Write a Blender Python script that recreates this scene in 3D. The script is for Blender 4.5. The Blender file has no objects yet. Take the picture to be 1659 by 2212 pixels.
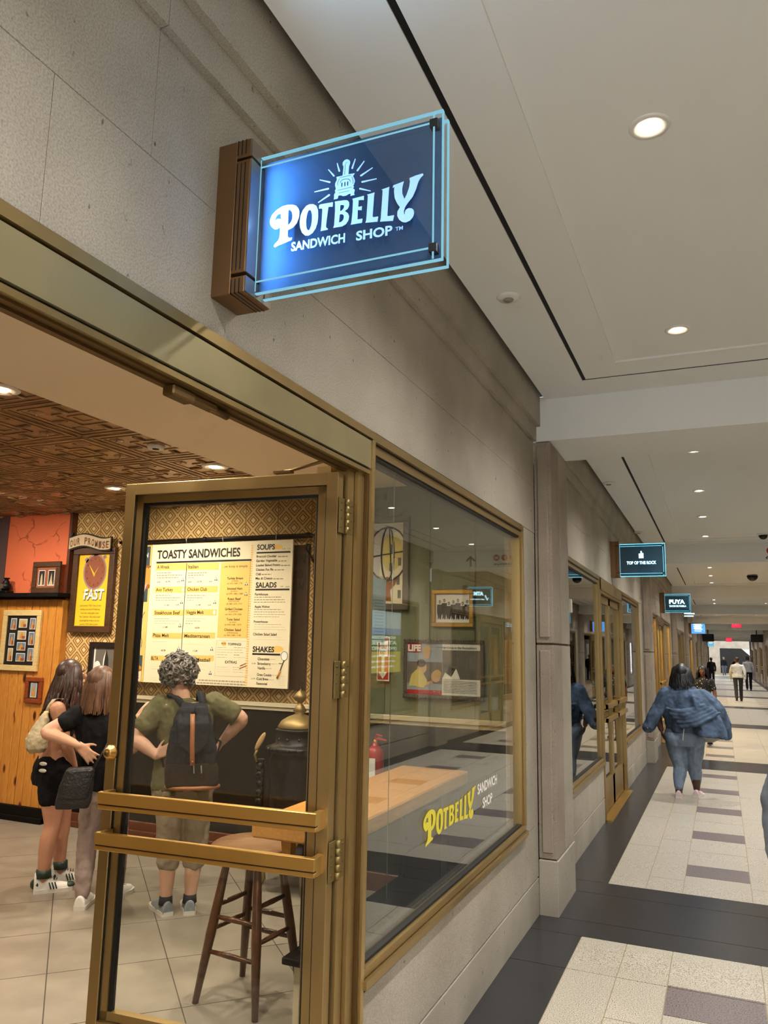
import bpy, bmesh, math, random
from mathutils import Vector, Matrix, noise
random.seed(7)
sc = bpy.context.scene
col = sc.collection
# ------------------------------------------------------------------ camera
cam_d = bpy.data.cameras.new('camera'); cam = bpy.data.objects.new('camera', cam_d); col.objects.link(cam)
cam_d.sensor_fit = 'HORIZONTAL'; cam_d.sensor_width = 36.0; cam_d.lens = 1661.0/1659.0*36.0
cam_d.clip_start = .02; cam_d.clip_end = 300
cr = Matrix(((0.917871, 0.048920, 0.393852), (0.396413, -0.161068, -0.903833), (0.019222, 0.985730, -0.167232)))
cam.matrix_world = Matrix.Translation((1.157, 0, 1.70)) @ cr.to_4x4()
sc.camera = cam
# ------------------------------------------------------------------ view and world
sc.view_settings.view_transform = 'Standard'; sc.view_settings.look = 'None'
sc.view_settings.exposure = 0.6; sc.view_settings.gamma = 1.0; sc.view_settings.use_curve_mapping = False
sc.cycles.use_denoising = True
sc.cycles.max_bounces = 5; sc.cycles.diffuse_bounces = 3; sc.cycles.glossy_bounces = 3; sc.cycles.transmission_bounces = 2; sc.cycles.transparent_max_bounces = 10
sc.cycles.use_adaptive_sampling = True; sc.cycles.adaptive_threshold = .1; sc.cycles.adaptive_min_samples = 14
sc.cycles.sample_clamp_indirect = 6.0; sc.cycles.caustics_reflective = False; sc.cycles.caustics_refractive = False
w = bpy.data.worlds.new('world'); sc.world = w; w.use_nodes = True
w.node_tree.nodes['Background'].inputs[0].default_value = (.97, 1.0, 1.04, 1)
w.node_tree.nodes['Background'].inputs[1].default_value = 1.45
WARM = (1.0, .99, .975)
DOWN_W, SHOP_W = 118.0, 74.0

# ------------------------------------------------------------------ helpers
def lin(c):
    r = []
    for v in c:
        v = v/255.0; r.append(v/12.92 if v <= .04045 else ((v+.055)/1.055)**2.4)
    return (r[0], r[1], r[2], 1)
SL, SY = .010, 4.5                       # the concourse floor falls gently away past the first bay
def zs(y): return -SL*max(0.0, y-SY)
WL = {}                                  # world location of things that carry parts

class MB:
    def __init__(s): s.v = []; s.f = []; s.sm = []
    def add(s, vs, fs, smooth=False):
        o = len(s.v); s.v += [tuple(p) for p in vs]
        for f in fs: s.f.append(tuple(i+o for i in f)); s.sm.append(smooth)
        return s
    def box(s, x0, x1, y0, y1, z0, z1, b=0):
        x0, x1 = min(x0, x1), max(x0, x1); y0, y1 = min(y0, y1), max(y0, y1); z0, z1 = min(z0, z1), max(z0, z1)
        if b:
            bm = bmesh.new()
            vs = [bm.verts.new(p) for p in ((x0,y0,z0),(x1,y0,z0),(x1,y1,z0),(x0,y1,z0),(x0,y0,z1),(x1,y0,z1),(x1,y1,z1),(x0,y1,z1))]
            for f in ((3,2,1,0),(4,5,6,7),(0,1,5,4),(1,2,6,5),(2,3,7,6),(3,0,4,7)): bm.faces.new([vs[i] for i in f])
            bmesh.ops.bevel(bm, geom=bm.edges[:], offset=b, segments=1, affect='EDGES', profile=.5)
            bm.verts.index_update()
            s.add([v.co[:] for v in bm.verts], [[v.index for v in f.verts] for f in bm.faces]); bm.free(); return s
        return s.add([(x0,y0,z0),(x1,y0,z0),(x1,y1,z0),(x0,y1,z0),(x0,y0,z1),(x1,y0,z1),(x1,y1,z1),(x0,y1,z1)],
                     [(3,2,1,0),(4,5,6,7),(0,1,5,4),(1,2,6,5),(2,3,7,6),(3,0,4,7)])
    def poly(s, pts, d):
        """flat polygon (3-D points) extruded by vector d"""
        n = len(pts); d = Vector(d); a = [Vector(p) for p in pts]
        s.add(a+[p+d for p in a], [tuple(range(n))[::-1], tuple(range(n, 2*n))]+[(i, (i+1) % n, (i+1) % n+n, i+n) for i in range(n)])
        return s
    def ngon(s, pts): return s.add(pts, [tuple(range(len(pts)))])
    def tube(s, path, r, n=10, caps=True, flat=1.0, up=None):
        P = [Vector(p) for p in path]; m = len(P)
        R = r if isinstance(r, (list, tuple)) else [r]*m
        vs = []; fs = []; prev = None
        for i in range(m):
            t = (P[min(i+1, m-1)]-P[max(i-1, 0)])
            t = t.normalized() if t.length > 1e-9 else Vector((0,0,1))
            if prev is None:
                a = Vector(up) if up else (Vector((0,0,1)) if abs(t.z) < .9 else Vector((0,1,0)))
            else: a = prev
            a = (a-t*a.dot(t)); a = a.normalized() if a.length > 1e-6 else t.orthogonal().normalized()
            prev = a; b = t.cross(a)
            for k in range(n):
                q = 2*math.pi*k/n; vs.append(P[i]+a*(R[i]*math.cos(q)*flat)+b*(R[i]*math.sin(q)))
        for i in range(m-1):
            for k in range(n):
                fs.append((i*n+k, i*n+(k+1) % n, (i+1)*n+(k+1) % n, (i+1)*n+k))
        if caps:
            fs.append(tuple(range(n))[::-1]); fs.append(tuple(range((m-1)*n, m*n)))
        return s.add(vs, fs, True)
    def rtube(s, path, r, n=10):
        """tube with rounded ends"""
        P = [Vector(p) for p in path]; R = list(r) if isinstance(r, (list, tuple)) else [r]*len(P)
        a = (P[0]-P[1]).normalized(); b = (P[-1]-P[-2]).normalized()
        pre = [P[0]+a*R[0]*math.sin(q) for q in (1.4, 1.0, .5)]; rp = [R[0]*math.cos(q) for q in (1.4, 1.0, .5)]
        po = [P[-1]+b*R[-1]*math.sin(q) for q in (.5, 1.0, 1.4)]; rq = [R[-1]*math.cos(q) for q in (.5, 1.0, 1.4)]
        return s.tube(pre+P+po, rp+R+rq, n)
    def lathe(s, prof, n=24, c=(0,0,0), axis='z', caps=True):
        vs = []; fs = []
        for (r, h) in prof:
            for k in range(n):
                q = 2*math.pi*k/n; a, b = r*math.cos(q), r*math.sin(q)
                p = (a, b, h) if axis == 'z' else ((h, a, b) if axis == 'x' else (a, h, b))
                vs.append((p[0]+c[0], p[1]+c[1], p[2]+c[2]))
        m = len(prof)
        for i in range(m-1):
            for k in range(n): fs.append((i*n+k, i*n+(k+1) % n, (i+1)*n+(k+1) % n, (i+1)*n+k))
        if caps: fs.append(tuple(range(n))[::-1]); fs.append(tuple(range((m-1)*n, m*n)))
        return s.add(vs, fs, True)
    def ball(s, c, r, n=12, m=8, rot=None):
        rx, ry, rz = (r, r, r) if not isinstance(r, (tuple, list)) else r
        vs = []; fs = []
        for i in range(m+1):
            t = math.pi*i/m
            for k in range(n):
                q = 2*math.pi*k/n
                p = Vector((rx*math.sin(t)*math.cos(q), ry*math.sin(t)*math.sin(q), rz*math.cos(t)))
                if rot: p = rot @ p
                vs.append(p+Vector(c))
        for i in range(m):
            for k in range(n): fs.append((i*n+k, (i+1)*n+k, (i+1)*n+(k+1) % n, i*n+(k+1) % n))
        return s.add(vs, fs, True)
    def rings(s, rr, n=20):
        """closed loft of rings (each a list of n points)"""
        vs = [p for r in rr for p in r]; m = len(rr); fs = []
        for i in range(m-1):
            for k in range(n): fs.append((i*n+k, i*n+(k+1) % n, (i+1)*n+(k+1) % n, (i+1)*n+k))
        fs.append(tuple(range(n))[::-1]); fs.append(tuple(range((m-1)*n, m*n)))
        return s.add(vs, fs, True)
    def mirror(s, W):
        s.v = [(W-p[0], p[1], p[2]) for p in s.v]; s.f = [f[::-1] for f in s.f]; return s
    def shear(s): s.v = [(p[0], p[1], p[2]+zs(p[1])) for p in s.v]; return s
    def move(s, d): s.v = [(p[0]+d[0], p[1]+d[1], p[2]+d[2]) for p in s.v]; return s
    def xf(s, M): s.v = [tuple(M @ Vector(p)) for p in s.v]; return s
    def build(s, name, mat, parent=None, fix=True):
        me = bpy.data.meshes.new(name)
        xs = [p[0] for p in s.v]; ys = [p[1] for p in s.v]; z_ = [p[2] for p in s.v]
        o = Vector(((min(xs)+max(xs))/2, (min(ys)+max(ys))/2, min(z_)))
        me.from_pydata([(p[0]-o.x, p[1]-o.y, p[2]-o.z) for p in s.v], [], s.f)
        me.polygons.foreach_set('use_smooth', s.sm)
        if fix:
            bm = bmesh.new(); bm.from_mesh(me); bmesh.ops.recalc_face_normals(bm, faces=bm.faces[:]); bm.to_mesh(me); bm.free()
        me.update()
        ob = bpy.data.objects.new(name, me); col.objects.link(ob)
        if mat: me.materials.append(mat)
        if parent is not None:
            ob.parent = parent; ob.location = o-WL[parent.name]
        else: ob.location = o
        WL[ob.name] = o
        return ob

def empty(name, loc, label=None, cat=None, group=None, kind=None):
    e = bpy.data.objects.new(name, None); col.objects.link(e); e.location = loc; e.empty_display_size = .05
    WL[e.name] = Vector(loc)
    return tag(e, label, cat, group, kind)
def tag(o, label=None, cat=None, group=None, kind=None):
    if label: o['label'] = label
    if cat: o['category'] = cat
    if group: o['group'] = group
    if kind: o['kind'] = kind
    return o
def dup(o, parent=None, loc=None):
    c = o.copy(); col.objects.link(c)
    if parent is not None: c.parent = parent
    if loc is not None: c.location = loc
    for ch in [x for x in o.children]: dup(ch, c)
    return c

# ------------------------------------------------------------------ materials
def nm(name):
    m = bpy.data.materials.new(name); m.use_nodes = True; nt = m.node_tree
    return m, nt.nodes, nt.links, nt.nodes['Principled BSDF']
def nd(N, t, **k):
    n = N.new(t)
    for a, v in k.items(): setattr(n, a, v)
    return n
def ramp(N, stops, interp='LINEAR'):
    r = N.new('ShaderNodeValToRGB'); e = r.color_ramp.elements; r.color_ramp.interpolation = interp
    while len(e) < len(stops): e.new(.5)
    for i, (p, c) in enumerate(stops): e[i].position = p; e[i].color = c
    return r
def pos(N, L, scale=(1,1,1), obj=False):
    if obj:
        t = N.new('ShaderNodeTexCoord'); src = t.outputs['Object']
    else:
        t = N.new('ShaderNodeNewGeometry'); src = t.outputs['Position']
    if scale == (1,1,1): return src
    mp = N.new('ShaderNodeMapping'); mp.inputs['Scale'].default_value = scale
    L.new(src, mp.inputs['Vector']); return mp.outputs['Vector']
def bump(N, L, B, src, strength, dist=.01):
    b = N.new('ShaderNodeBump'); b.inputs['Strength'].default_value = strength; b.inputs['Distance'].default_value = dist
    L.new(src, b.inputs['Height']); L.new(b.outputs['Normal'], B.inputs['Normal'])
def flat(name, c, rough=.5, metal=0.0, spec=.5, var=0.0, vs=12, bmp=0.0, bs=80, emit=0.0, stretch=(1,1,1), alpha=1, ec=None):
    m, N, L, B = nm(name); c4 = lin(c)
    B.inputs['Base Color'].default_value = c4; B.inputs['Roughness'].default_value = rough
    B.inputs['Metallic'].default_value = metal; B.inputs['Specular IOR Level'].default_value = spec
    if emit: B.inputs['Emission Color'].default_value = lin(ec) if ec else c4; B.inputs['Emission Strength'].default_value = emit
    if var:
        n = nd(N, 'ShaderNodeTexNoise'); n.inputs['Scale'].default_value = vs; n.inputs['Detail'].default_value = 2
        L.new(pos(N, L, stretch), n.inputs['Vector'])
        r = ramp(N, [(.3, tuple(v*(1-var) for v in c4[:3])+(1,)), (.7, tuple(min(1, v*(1+var)) for v in c4[:3])+(1,))])
        L.new(n.outputs['Fac'], r.inputs['Fac']); L.new(r.outputs['Color'], B.inputs['Base Color'])
    if bmp:
        n = nd(N, 'ShaderNodeTexNoise'); n.inputs['Scale'].default_value = bs; n.inputs['Detail'].default_value = 1
        L.new(pos(N, L, stretch), n.inputs['Vector']); bump(N, L, B, n.outputs['Fac'], bmp)
    return m
def stone(name, a, b, pit=1.0):
    m, N, L, B = nm(name); p = pos(N, L)
    n1 = nd(N, 'ShaderNodeTexNoise'); n1.inputs['Scale'].default_value = 2.2; n1.inputs['Detail'].default_value = 3; L.new(p, n1.inputs['Vector'])
    r1 = ramp(N, [(.35, lin(a)), (.65, lin(b))]); L.new(n1.outputs['Fac'], r1.inputs['Fac'])
    n2 = nd(N, 'ShaderNodeTexNoise'); n2.inputs['Scale'].default_value = 210; n2.inputs['Detail'].default_value = 1; L.new(p, n2.inputs['Vector'])
    r2 = ramp(N, [(.30, (.70, .69, .67, 1)), (.62, (1.08, 1.07, 1.05, 1))]); L.new(n2.outputs['Fac'], r2.inputs['Fac'])
    mx = nd(N, 'ShaderNodeMix', data_type='RGBA', blend_type='MULTIPLY'); mx.inputs[0].default_value = .75
    L.new(r1.outputs['Color'], mx.inputs[6]); L.new(r2.outputs['Color'], mx.inputs[7])
    n3 = nd(N, 'ShaderNodeTexNoise'); n3.inputs['Scale'].default_value = 38; n3.inputs['Detail'].default_value = 2; L.new(pos(N, L, (1, 1, .6)), n3.inputs['Vector'])
    r3 = ramp(N, [(.235, (.32, .28, .24, 1)), (.30, (1, 1, 1, 1))]); L.new(n3.outputs['Fac'], r3.inputs['Fac'])
    m2 = nd(N, 'ShaderNodeMix', data_type='RGBA', blend_type='MULTIPLY'); m2.inputs[0].default_value = pit
    L.new(mx.outputs[2], m2.inputs[6]); L.new(r3.outputs['Color'], m2.inputs[7]); L.new(m2.outputs[2], B.inputs['Base Color'])
    B.inputs['Roughness'].default_value = .7; B.inputs['Specular IOR Level'].default_value = .3
    bump(N, L, B, n2.outputs['Fac'], .25, .004); return m
def granite(name, a, b, dark, scale=130, rough=.32, lo=.36, hi=.44):
    m, N, L, B = nm(name); p = pos(N, L)
    n1 = nd(N, 'ShaderNodeTexNoise'); n1.inputs['Scale'].default_value = scale; n1.inputs['Detail'].default_value = 1.5; L.new(p, n1.inputs['Vector'])
    r1 = ramp(N, [(.0, lin(dark)), (lo, lin(dark)), (hi, lin(a)), (.62, lin(b))]); L.new(n1.outputs['Fac'], r1.inputs['Fac'])
    L.new(r1.outputs['Color'], B.inputs['Base Color']); B.inputs['Roughness'].default_value = rough
    return m
def terrazzo(name, c, chip, scale=70, rough=.25):
    m, N, L, B = nm(name); p = pos(N, L)
    v = nd(N, 'ShaderNodeTexVoronoi'); v.inputs['Scale'].default_value = scale; v.inputs['Randomness'].default_value = 1; L.new(p, v.inputs['Vector'])
    n1 = nd(N, 'ShaderNodeTexNoise'); n1.inputs['Scale'].default_value = 40; L.new(p, n1.inputs['Vector'])
    ad = nd(N, 'ShaderNodeMath', operation='ADD'); L.new(v.outputs['Distance'], ad.inputs[0])
    sb = nd(N, 'ShaderNodeMath', operation='MULTIPLY'); L.new(n1.outputs['Fac'], sb.inputs[0]); sb.inputs[1].default_value = 1.45; L.new(sb.outputs[0], ad.inputs[1])
    r = ramp(N, [(.12, lin(chip)), (.17, lin(c))]); L.new(ad.outputs[0], r.inputs['Fac']); L.new(r.outputs['Color'], B.inputs['Base Color'])
    B.inputs['Roughness'].default_value = rough; return m
def metal(name, c, rough=.35, stretch=(1, 1, 1), var=.05, mt=.85):
    m, N, L, B = nm(name); c4 = lin(c)
    B.inputs['Metallic'].default_value = mt; B.inputs['Roughness'].default_value = rough
    n = nd(N, 'ShaderNodeTexNoise'); n.inputs['Scale'].default_value = 6; n.inputs['Detail'].default_value = 2; L.new(pos(N, L, stretch), n.inputs['Vector'])
    r = ramp(N, [(.3, tuple(v*(1-var) for v in c4[:3])+(1,)), (.7, tuple(min(1, v*(1+var)) for v in c4[:3])+(1,))])
    L.new(n.outputs['Fac'], r.inputs['Fac']); L.new(r.outputs['Color'], B.inputs['Base Color'])
    rr = nd(N, 'ShaderNodeMapRange'); rr.inputs[3].default_value = rough*.8; rr.inputs[4].default_value = rough*1.3
    L.new(n.outputs['Fac'], rr.inputs[0]); L.new(rr.outputs[0], B.inputs['Roughness'])
    return m
def glass(name, tint=(1, 1, 1), gloss=1.0, ior=1.5):
    m = bpy.data.materials.new(name); m.use_nodes = True; N = m.node_tree.nodes; L = m.node_tree.links; N.clear()
    o = N.new('ShaderNodeOutputMaterial'); mx = N.new('ShaderNodeMixShader'); t = N.new('ShaderNodeBsdfTransparent'); g = N.new('ShaderNodeBsdfGlossy')
    t.inputs[0].default_value = tint+(1,); g.inputs['Roughness'].default_value = .0; g.inputs[0].default_value = (gloss, gloss, gloss, 1)
    fr = N.new('ShaderNodeFresnel'); ge = N.new('ShaderNodeNewGeometry'); mr = N.new('ShaderNodeMapRange')
    mr.inputs[3].default_value = ior; mr.inputs[4].default_value = 1/ior
    L.new(ge.outputs['Backfacing'], mr.inputs[0]); L.new(mr.outputs[0], fr.inputs['IOR'])
    L.new(fr.outputs[0], mx.inputs[0]); L.new(t.outputs[0], mx.inputs[1]); L.new(g.outputs[0], mx.inputs[2]); L.new(mx.outputs[0], o.inputs[0])
    return m
def emis(name, c, s):
    m = bpy.data.materials.new(name); m.use_nodes = True; N = m.node_tree.nodes; L = m.node_tree.links; N.clear()
    o = N.new('ShaderNodeOutputMaterial'); e = N.new('ShaderNodeEmission'); e.inputs[0].default_value = lin(c); e.inputs[1].default_value = s
    L.new(e.outputs[0], o.inputs[0]); return m
def wood(name, a, b, scale=(1, 1, 1), knots=False, rough=.4, spec=.5):
    """grain along z (scale stretches)"""
    m, N, L, B = nm(name); oi = N.new('ShaderNodeObjectInfo')
    p = pos(N, L); va = nd(N, 'ShaderNodeVectorMath', operation='ADD')
    cx = N.new('ShaderNodeCombineXYZ'); mu = nd(N, 'ShaderNodeMath', operation='MULTIPLY'); mu.inputs[1].default_value = 37.0
    L.new(oi.outputs['Random'], mu.inputs[0]); L.new(mu.outputs[0], cx.inputs[0]); L.new(mu.outputs[0], cx.inputs[2])
    L.new(p, va.inputs[0]); L.new(cx.outputs[0], va.inputs[1])
    mp = N.new('ShaderNodeMapping'); mp.inputs['Scale'].default_value = scale; L.new(va.outputs[0], mp.inputs['Vector'])
    n = nd(N, 'ShaderNodeTexNoise'); n.inputs['Scale'].default_value = 9; n.inputs['Detail'].default_value = 4; n.inputs['Distortion'].default_value = .6; L.new(mp.outputs[0], n.inputs['Vector'])
    r = ramp(N, [(.3, lin(a)), (.7, lin(b))]); L.new(n.outputs['Fac'], r.inputs['Fac']); out = r.outputs['Color']
    if knots:
        v = nd(N, 'ShaderNodeTexVoronoi'); v.inputs['Scale'].default_value = 3.2
        mq = N.new('ShaderNodeMapping'); mq.inputs['Scale'].default_value = (2.2, 1, .95); L.new(va.outputs[0], mq.inputs['Vector']); L.new(mq.outputs[0], v.inputs['Vector'])
        k = ramp(N, [(.06, lin((70, 32, 8))), (.11, lin((150, 90, 30))), (.17, (1, 1, 1, 1))]); L.new(v.outputs['Distance'], k.inputs['Fac'])
        mx = nd(N, 'ShaderNodeMix', data_type='RGBA', blend_type='MULTIPLY'); mx.inputs[0].default_value = 1
        L.new(out, mx.inputs[6]); L.new(k.outputs['Color'], mx.inputs[7]); out = mx.outputs[2]
    L.new(out, B.inputs['Base Color']); B.inputs['Roughness'].default_value = rough; B.inputs['Specular IOR Level'].default_value = spec; bump(N, L, B, n.outputs['Fac'], .08, .004)
    return m

LIME = stone('limestone', (162, 152, 136), (178, 168, 151))
LIME2 = stone('limestone_rose', (150, 136, 120), (166, 152, 135))
MORTAR = flat('stone_joint', (100, 89, 74), .9)
PLASTER = flat('white_plaster', (236, 236, 232), .8)
SLOT = flat('slot_black', (6, 6, 6), .8)
GRAN = granite('granite_cream', (168, 158, 141), (197, 188, 171), (94, 84, 74), 190)
GRAND = granite('granite_mauve', (106, 94, 92), (128, 116, 112), (70, 60, 60))
TERR = terrazzo('terrazzo_black', (46, 46, 48), (140, 138, 132))
GROUT = flat('brass_joint', (150, 134, 102), .5)
BRONZE = metal('bronze', (164, 138, 90), .38)
BRONZE2 = metal('bronze_dark', (112, 86, 50), .45)
BRASS = metal('brass_polished', (206, 164, 88), .3)
SIGNBR = metal('sign_bronze', (130, 98, 66), .45)
GASKET = flat('gasket_black', (12, 11, 10), .6)
GLASS = glass('window_glass', (.84, .87, .84), 1.0, 1.85)
GLASSM = glass('shopfront_glass', (.60, .62, .58), 1.0, 1.9)
GLASSD = glass('door_glass', (.95, .97, .96))
LAMPW = emis('lamp_white', (255, 240, 215), 28)
LAMPS = emis('lamp_shop', (255, 228, 190), 30)
WHITE = flat('white_paint', (232, 228, 220), .5)
BLACK = flat('black_paint', (14, 13, 13), .45)
IRON = flat('black_iron', (16, 15, 15), .4, metal=.5)
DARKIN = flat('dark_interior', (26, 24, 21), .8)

# ------------------------------------------------------------------ concourse dimensions
W, P0, PER, PW = 3.60, 5.29, 7.95, .63          # width, first pilaster, bay period, pilaster width
NB = 10                                          # bays ahead of the camera
def bay(j): return (P0-PER+PW+PER*j, P0+PER*j)   # start and end of bay j (0 = sandwich shop)

wall = {}
wall['left'] = empty('wall_left', (0, 0, 0), 'limestone shopfront wall along the left of the concourse', None, None, 'structure')
wall['right'] = empty('wall_right', (W, 0, 0), 'limestone shopfront wall along the right of the concourse', None, None, 'structure')
def S_(mb, side, name, mat, parent):
    if side == 'right': mb.mirror(W)
    return mb.shear().build(name, mat, parent)

def wall_bay(side, j, blocks, top=2.475):
    """stone facing of one bay; blocks = list of (y0,y1) of solid wall below the header, dado = list of (y0,y1) under windows"""
    b0, b1 = bay(j); wl = wall[side]; solid, dado = blocks
    joined = j >= 3
    big = MB(); pcs = []
    def piece(x0, x1, y0, y1, z0, z1, mat=LIME):
        if joined: big.box(x0, x1, y0, y1, z0, z1)
        else: S_(MB().box(x0, x1, y0, y1, z0, z1, .0012), side, 'stone_panel', mat, wl)
    for (y0, y1) in solid+dado: piece(-.12, 0, y0, y1, -.02, .222); piece(-.12, -.002, y0, y1, .232, .553)
    for (y0, y1) in solid: piece(-.12, -.002, y0, y1, .555, top)
    n = 4; s = (b1-b0)/n
    cuts = [b0+s*i for i in range(n+1)] if j else [b0, -.3, .98, 1.585, 3.1, 4.2, b1]
    for a, b in zip(cuts[:-1], cuts[1:]): piece(-.12, 0, a+.0006, b-.0006, top+.002, 2.80)
    cuts = [b0+s*(i+.5) for i in range(-1, n+1)]; cuts[0] = b0; cuts[-1] = b1
    if j == 0: cuts = [b0, -.2, 1.265, 2.5, 3.9, b1]
    for a, b in zip(cuts[:-1], cuts[1:]):
        piece(-.12, 0, a+.0006, b-.0006, 2.8012, 3.137)
        piece(-.12, .024, a+.001, b-.001, 3.137, 3.243); piece(-.12, .052, a+.001, b-.001, 3.243, 3.52)
    if joined: S_(big, side, 'stone_facing', LIME, wl)
    S_(MB().box(-.14, -.006, b0, b1, top+.005, 3.5), side, 'joint_backing', MORTAR, wl)
    for (y0, y1) in solid+dado: S_(MB().box(-.14, -.014, y0, y1, .2, .26), side, 'groove_backing', DARKIN, wl)

TRIM = [0]
def pilaster(side, k):
    y = P0+PER*k; x0 = 0 if side == 'left' else W
    which = {-1: 'behind the viewpoint', 0: 'nearest', 1: 'second', 2: 'third', 3: 'fourth', 4: 'fifth', 5: 'sixth', 6: 'seventh', 7: 'eighth', 8: 'ninth', 9: 'tenth'}[k]
    TRIM[0] += 1; e = empty('trim_%d' % TRIM[0], (x0, y+PW/2, zs(y)), '%s limestone pilaster on the %s wall of the concourse' % (which, side), None, None, 'structure')
    S_(MB().box(0, .124, y-.004, y+PW+.004, -.05, .334, .004), side, 'plinth', LIME, e)
    S_(MB().box(0, .108, y+.03, y+PW-.03, .33, 3.13), side, 'core', MORTAR, e)
    for z0, z1 in ((.342, 1.712), (1.726, 3.13)):
        S_(MB().box(.0, .118, y+.012, y+.298, z0, z1, .002), side, 'shaft_block', LIME2, e)
        S_(MB().box(.0, .118, y+.302, y+PW, z0, z1, .002), side, 'shaft_block', LIME, e)
        S_(MB().box(.022, .094, y, y+.02, z0+.035, z1-.035, .006), side, 'raised_panel', LIME2, e)
    return e
for k in range(0, NB):
    for s in ('left', 'right'): pilaster(s, k)

# ------------------------------------------------------------------ ceiling
ceil = empty('ceiling', (W/2, 4, 3.44), 'off-white plaster concourse ceiling with beams and dark slots', None, None, 'structure')
def C_(mb, name, mat=PLASTER): return mb.shear().build(name, mat, ceil)
for j in range(0, NB):
    b0, b1 = bay(j); H = 3.44; e0, e1 = b0+.30, b1-.30
    xa, xb, xc = .088, .400, .424
    for (x0, x1, y0, y1) in ((xa, xb, b0, b1), (W-xb, W-xa, b0, b1), (xb, W-xb, b0, e0), (xb, W-xb, e1, b1)):
        C_(MB().box(x0, x1, y0, y1, H, H+.05), 'soffit_panel')
    f0, f1 = e0+.024, e1-.024; r0, r1 = b0+.56, b1-.56; xd = .64
    for (x0, x1, y0, y1) in ((xc, xd, f0, f1), (W-xd, W-xc, f0, f1), (xd, W-xd, f0, r0), (xd, W-xd, r1, f1)):
        C_(MB().box(x0, x1, y0, y1, H, H+.05), 'soffit_panel')
    C_(MB().box(xd, W-xd, r0, r1, H+.012, H+.05), 'recessed_panel')
    C_(MB().box(xb, xc, e0, e1, H+.004, H+.06).box(W-xc, W-xb, e0, e1, H+.004, H+.06).box(xc, W-xc, e0, f0, H+.004, H+.06).box(xc, W-xc, f1, e1, H+.004, H+.06), 'slot_liner', SLOT)
    C_(MB().box(-.1, W+.1, b0-.2, b1+.2, H+.09, H+.12), 'plenum', SLOT)
    y = P0+PER*(j)
    C_(MB().box(.0, W, y, y+PW, 3.135, 3.46), 'beam')
    C_(MB().box(.0, .02, y-.004, y+.1, 3.128, 3.24), 'beam_end')

# ------------------------------------------------------------------ floor
floor = empty('floor', (W/2, 4, 0), 'polished granite concourse floor with black borders and mauve squares', None, None, 'structure')
def F_(mb, name, mat, kind=None):
    o = mb.shear().build(name, mat, floor)
    if kind: o['kind'] = kind
    return o
XC = [.31, .57, .82, 1.272, 1.80, 2.328, 2.78, 3.03, 3.29]
g = .0026
F_(MB().box(-.13, W+.13, -2.6, 4.5, -.06, -.0035), 'joint_bed', GROUT); F_(MB().box(-.13, W+.13, 4.5, 95, -.06, -.0035), 'joint_bed', GROUT)
def split(a, b, n): return [(a+(b-a)*i/n, a+(b-a)*(i+1)/n) for i in range(n)]
for j in range(0, NB+1):
    y0 = 6.21+PER*(j-1); y1 = 5.02+PER*j          # field between two black bands
    fine = j in (0, 1)
    def slab(x0, x1, a, b, mat, name, acc=None):
        if a < SY < b: slab(x0, x1, a, SY, mat, name, acc); slab(x0, x1, SY, b, mat, name, acc); return
        m = acc if acc is not None else MB()
        m.box(x0+g, x1-g, a+g, b-g, -.02, 0.0)
        if acc is None: F_(m, name, mat)
    da = None if fine else MB(); la = None if fine else MB(); ma = None if fine else MB()
    for (a, b) in split(y0, y1, 4): slab(-.13, .31, a, b, TERR, 'border_slab', da); slab(3.29, W+.13, a, b, TERR, 'border_slab', da)
    for (a, b) in ((y1, y1+.28), (y1+.28, y1+.90), (y1+.90, y1+1.19)):
        for (x0, x1) in ((-.13, 1.80), (1.80, W+.13)): slab(x0, x1, a, b, TERR, 'band_slab', da)
    for ci, (x0, x1) in enumerate(zip(XC[:-1], XC[1:])):
        p = (y1-y0)/5
        if ci in (2, 5):
            for i in range(5):
                c = y0+p*(i+.5)
                slab(x0, x1, c-p/2, c-.175, GRAN, 'granite_tile', la); slab(x0, x1, c-.175, c+.175, GRAND, 'mauve_tile', ma); slab(x0, x1, c+.175, c+p/2, GRAN, 'granite_tile', la)
        else:
            o = .35 if ci % 2 else 0
            ys = [y0]+[y0+p*(i)+o for i in range(0, 6) if y0 < y0+p*i+o < y1]+[y1]
            for a, b in zip(ys[:-1], ys[1:]):
                if b-a > .01: slab(x0, x1, a, b, GRAN, 'granite_tile', la)
    if not fine:
        F_(la, 'far_granite_tiles', GRAN, 'stuff'); F_(ma, 'far_mauve_tiles', GRAND, 'stuff'); F_(da, 'far_border_slabs', TERR, 'stuff')

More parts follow.
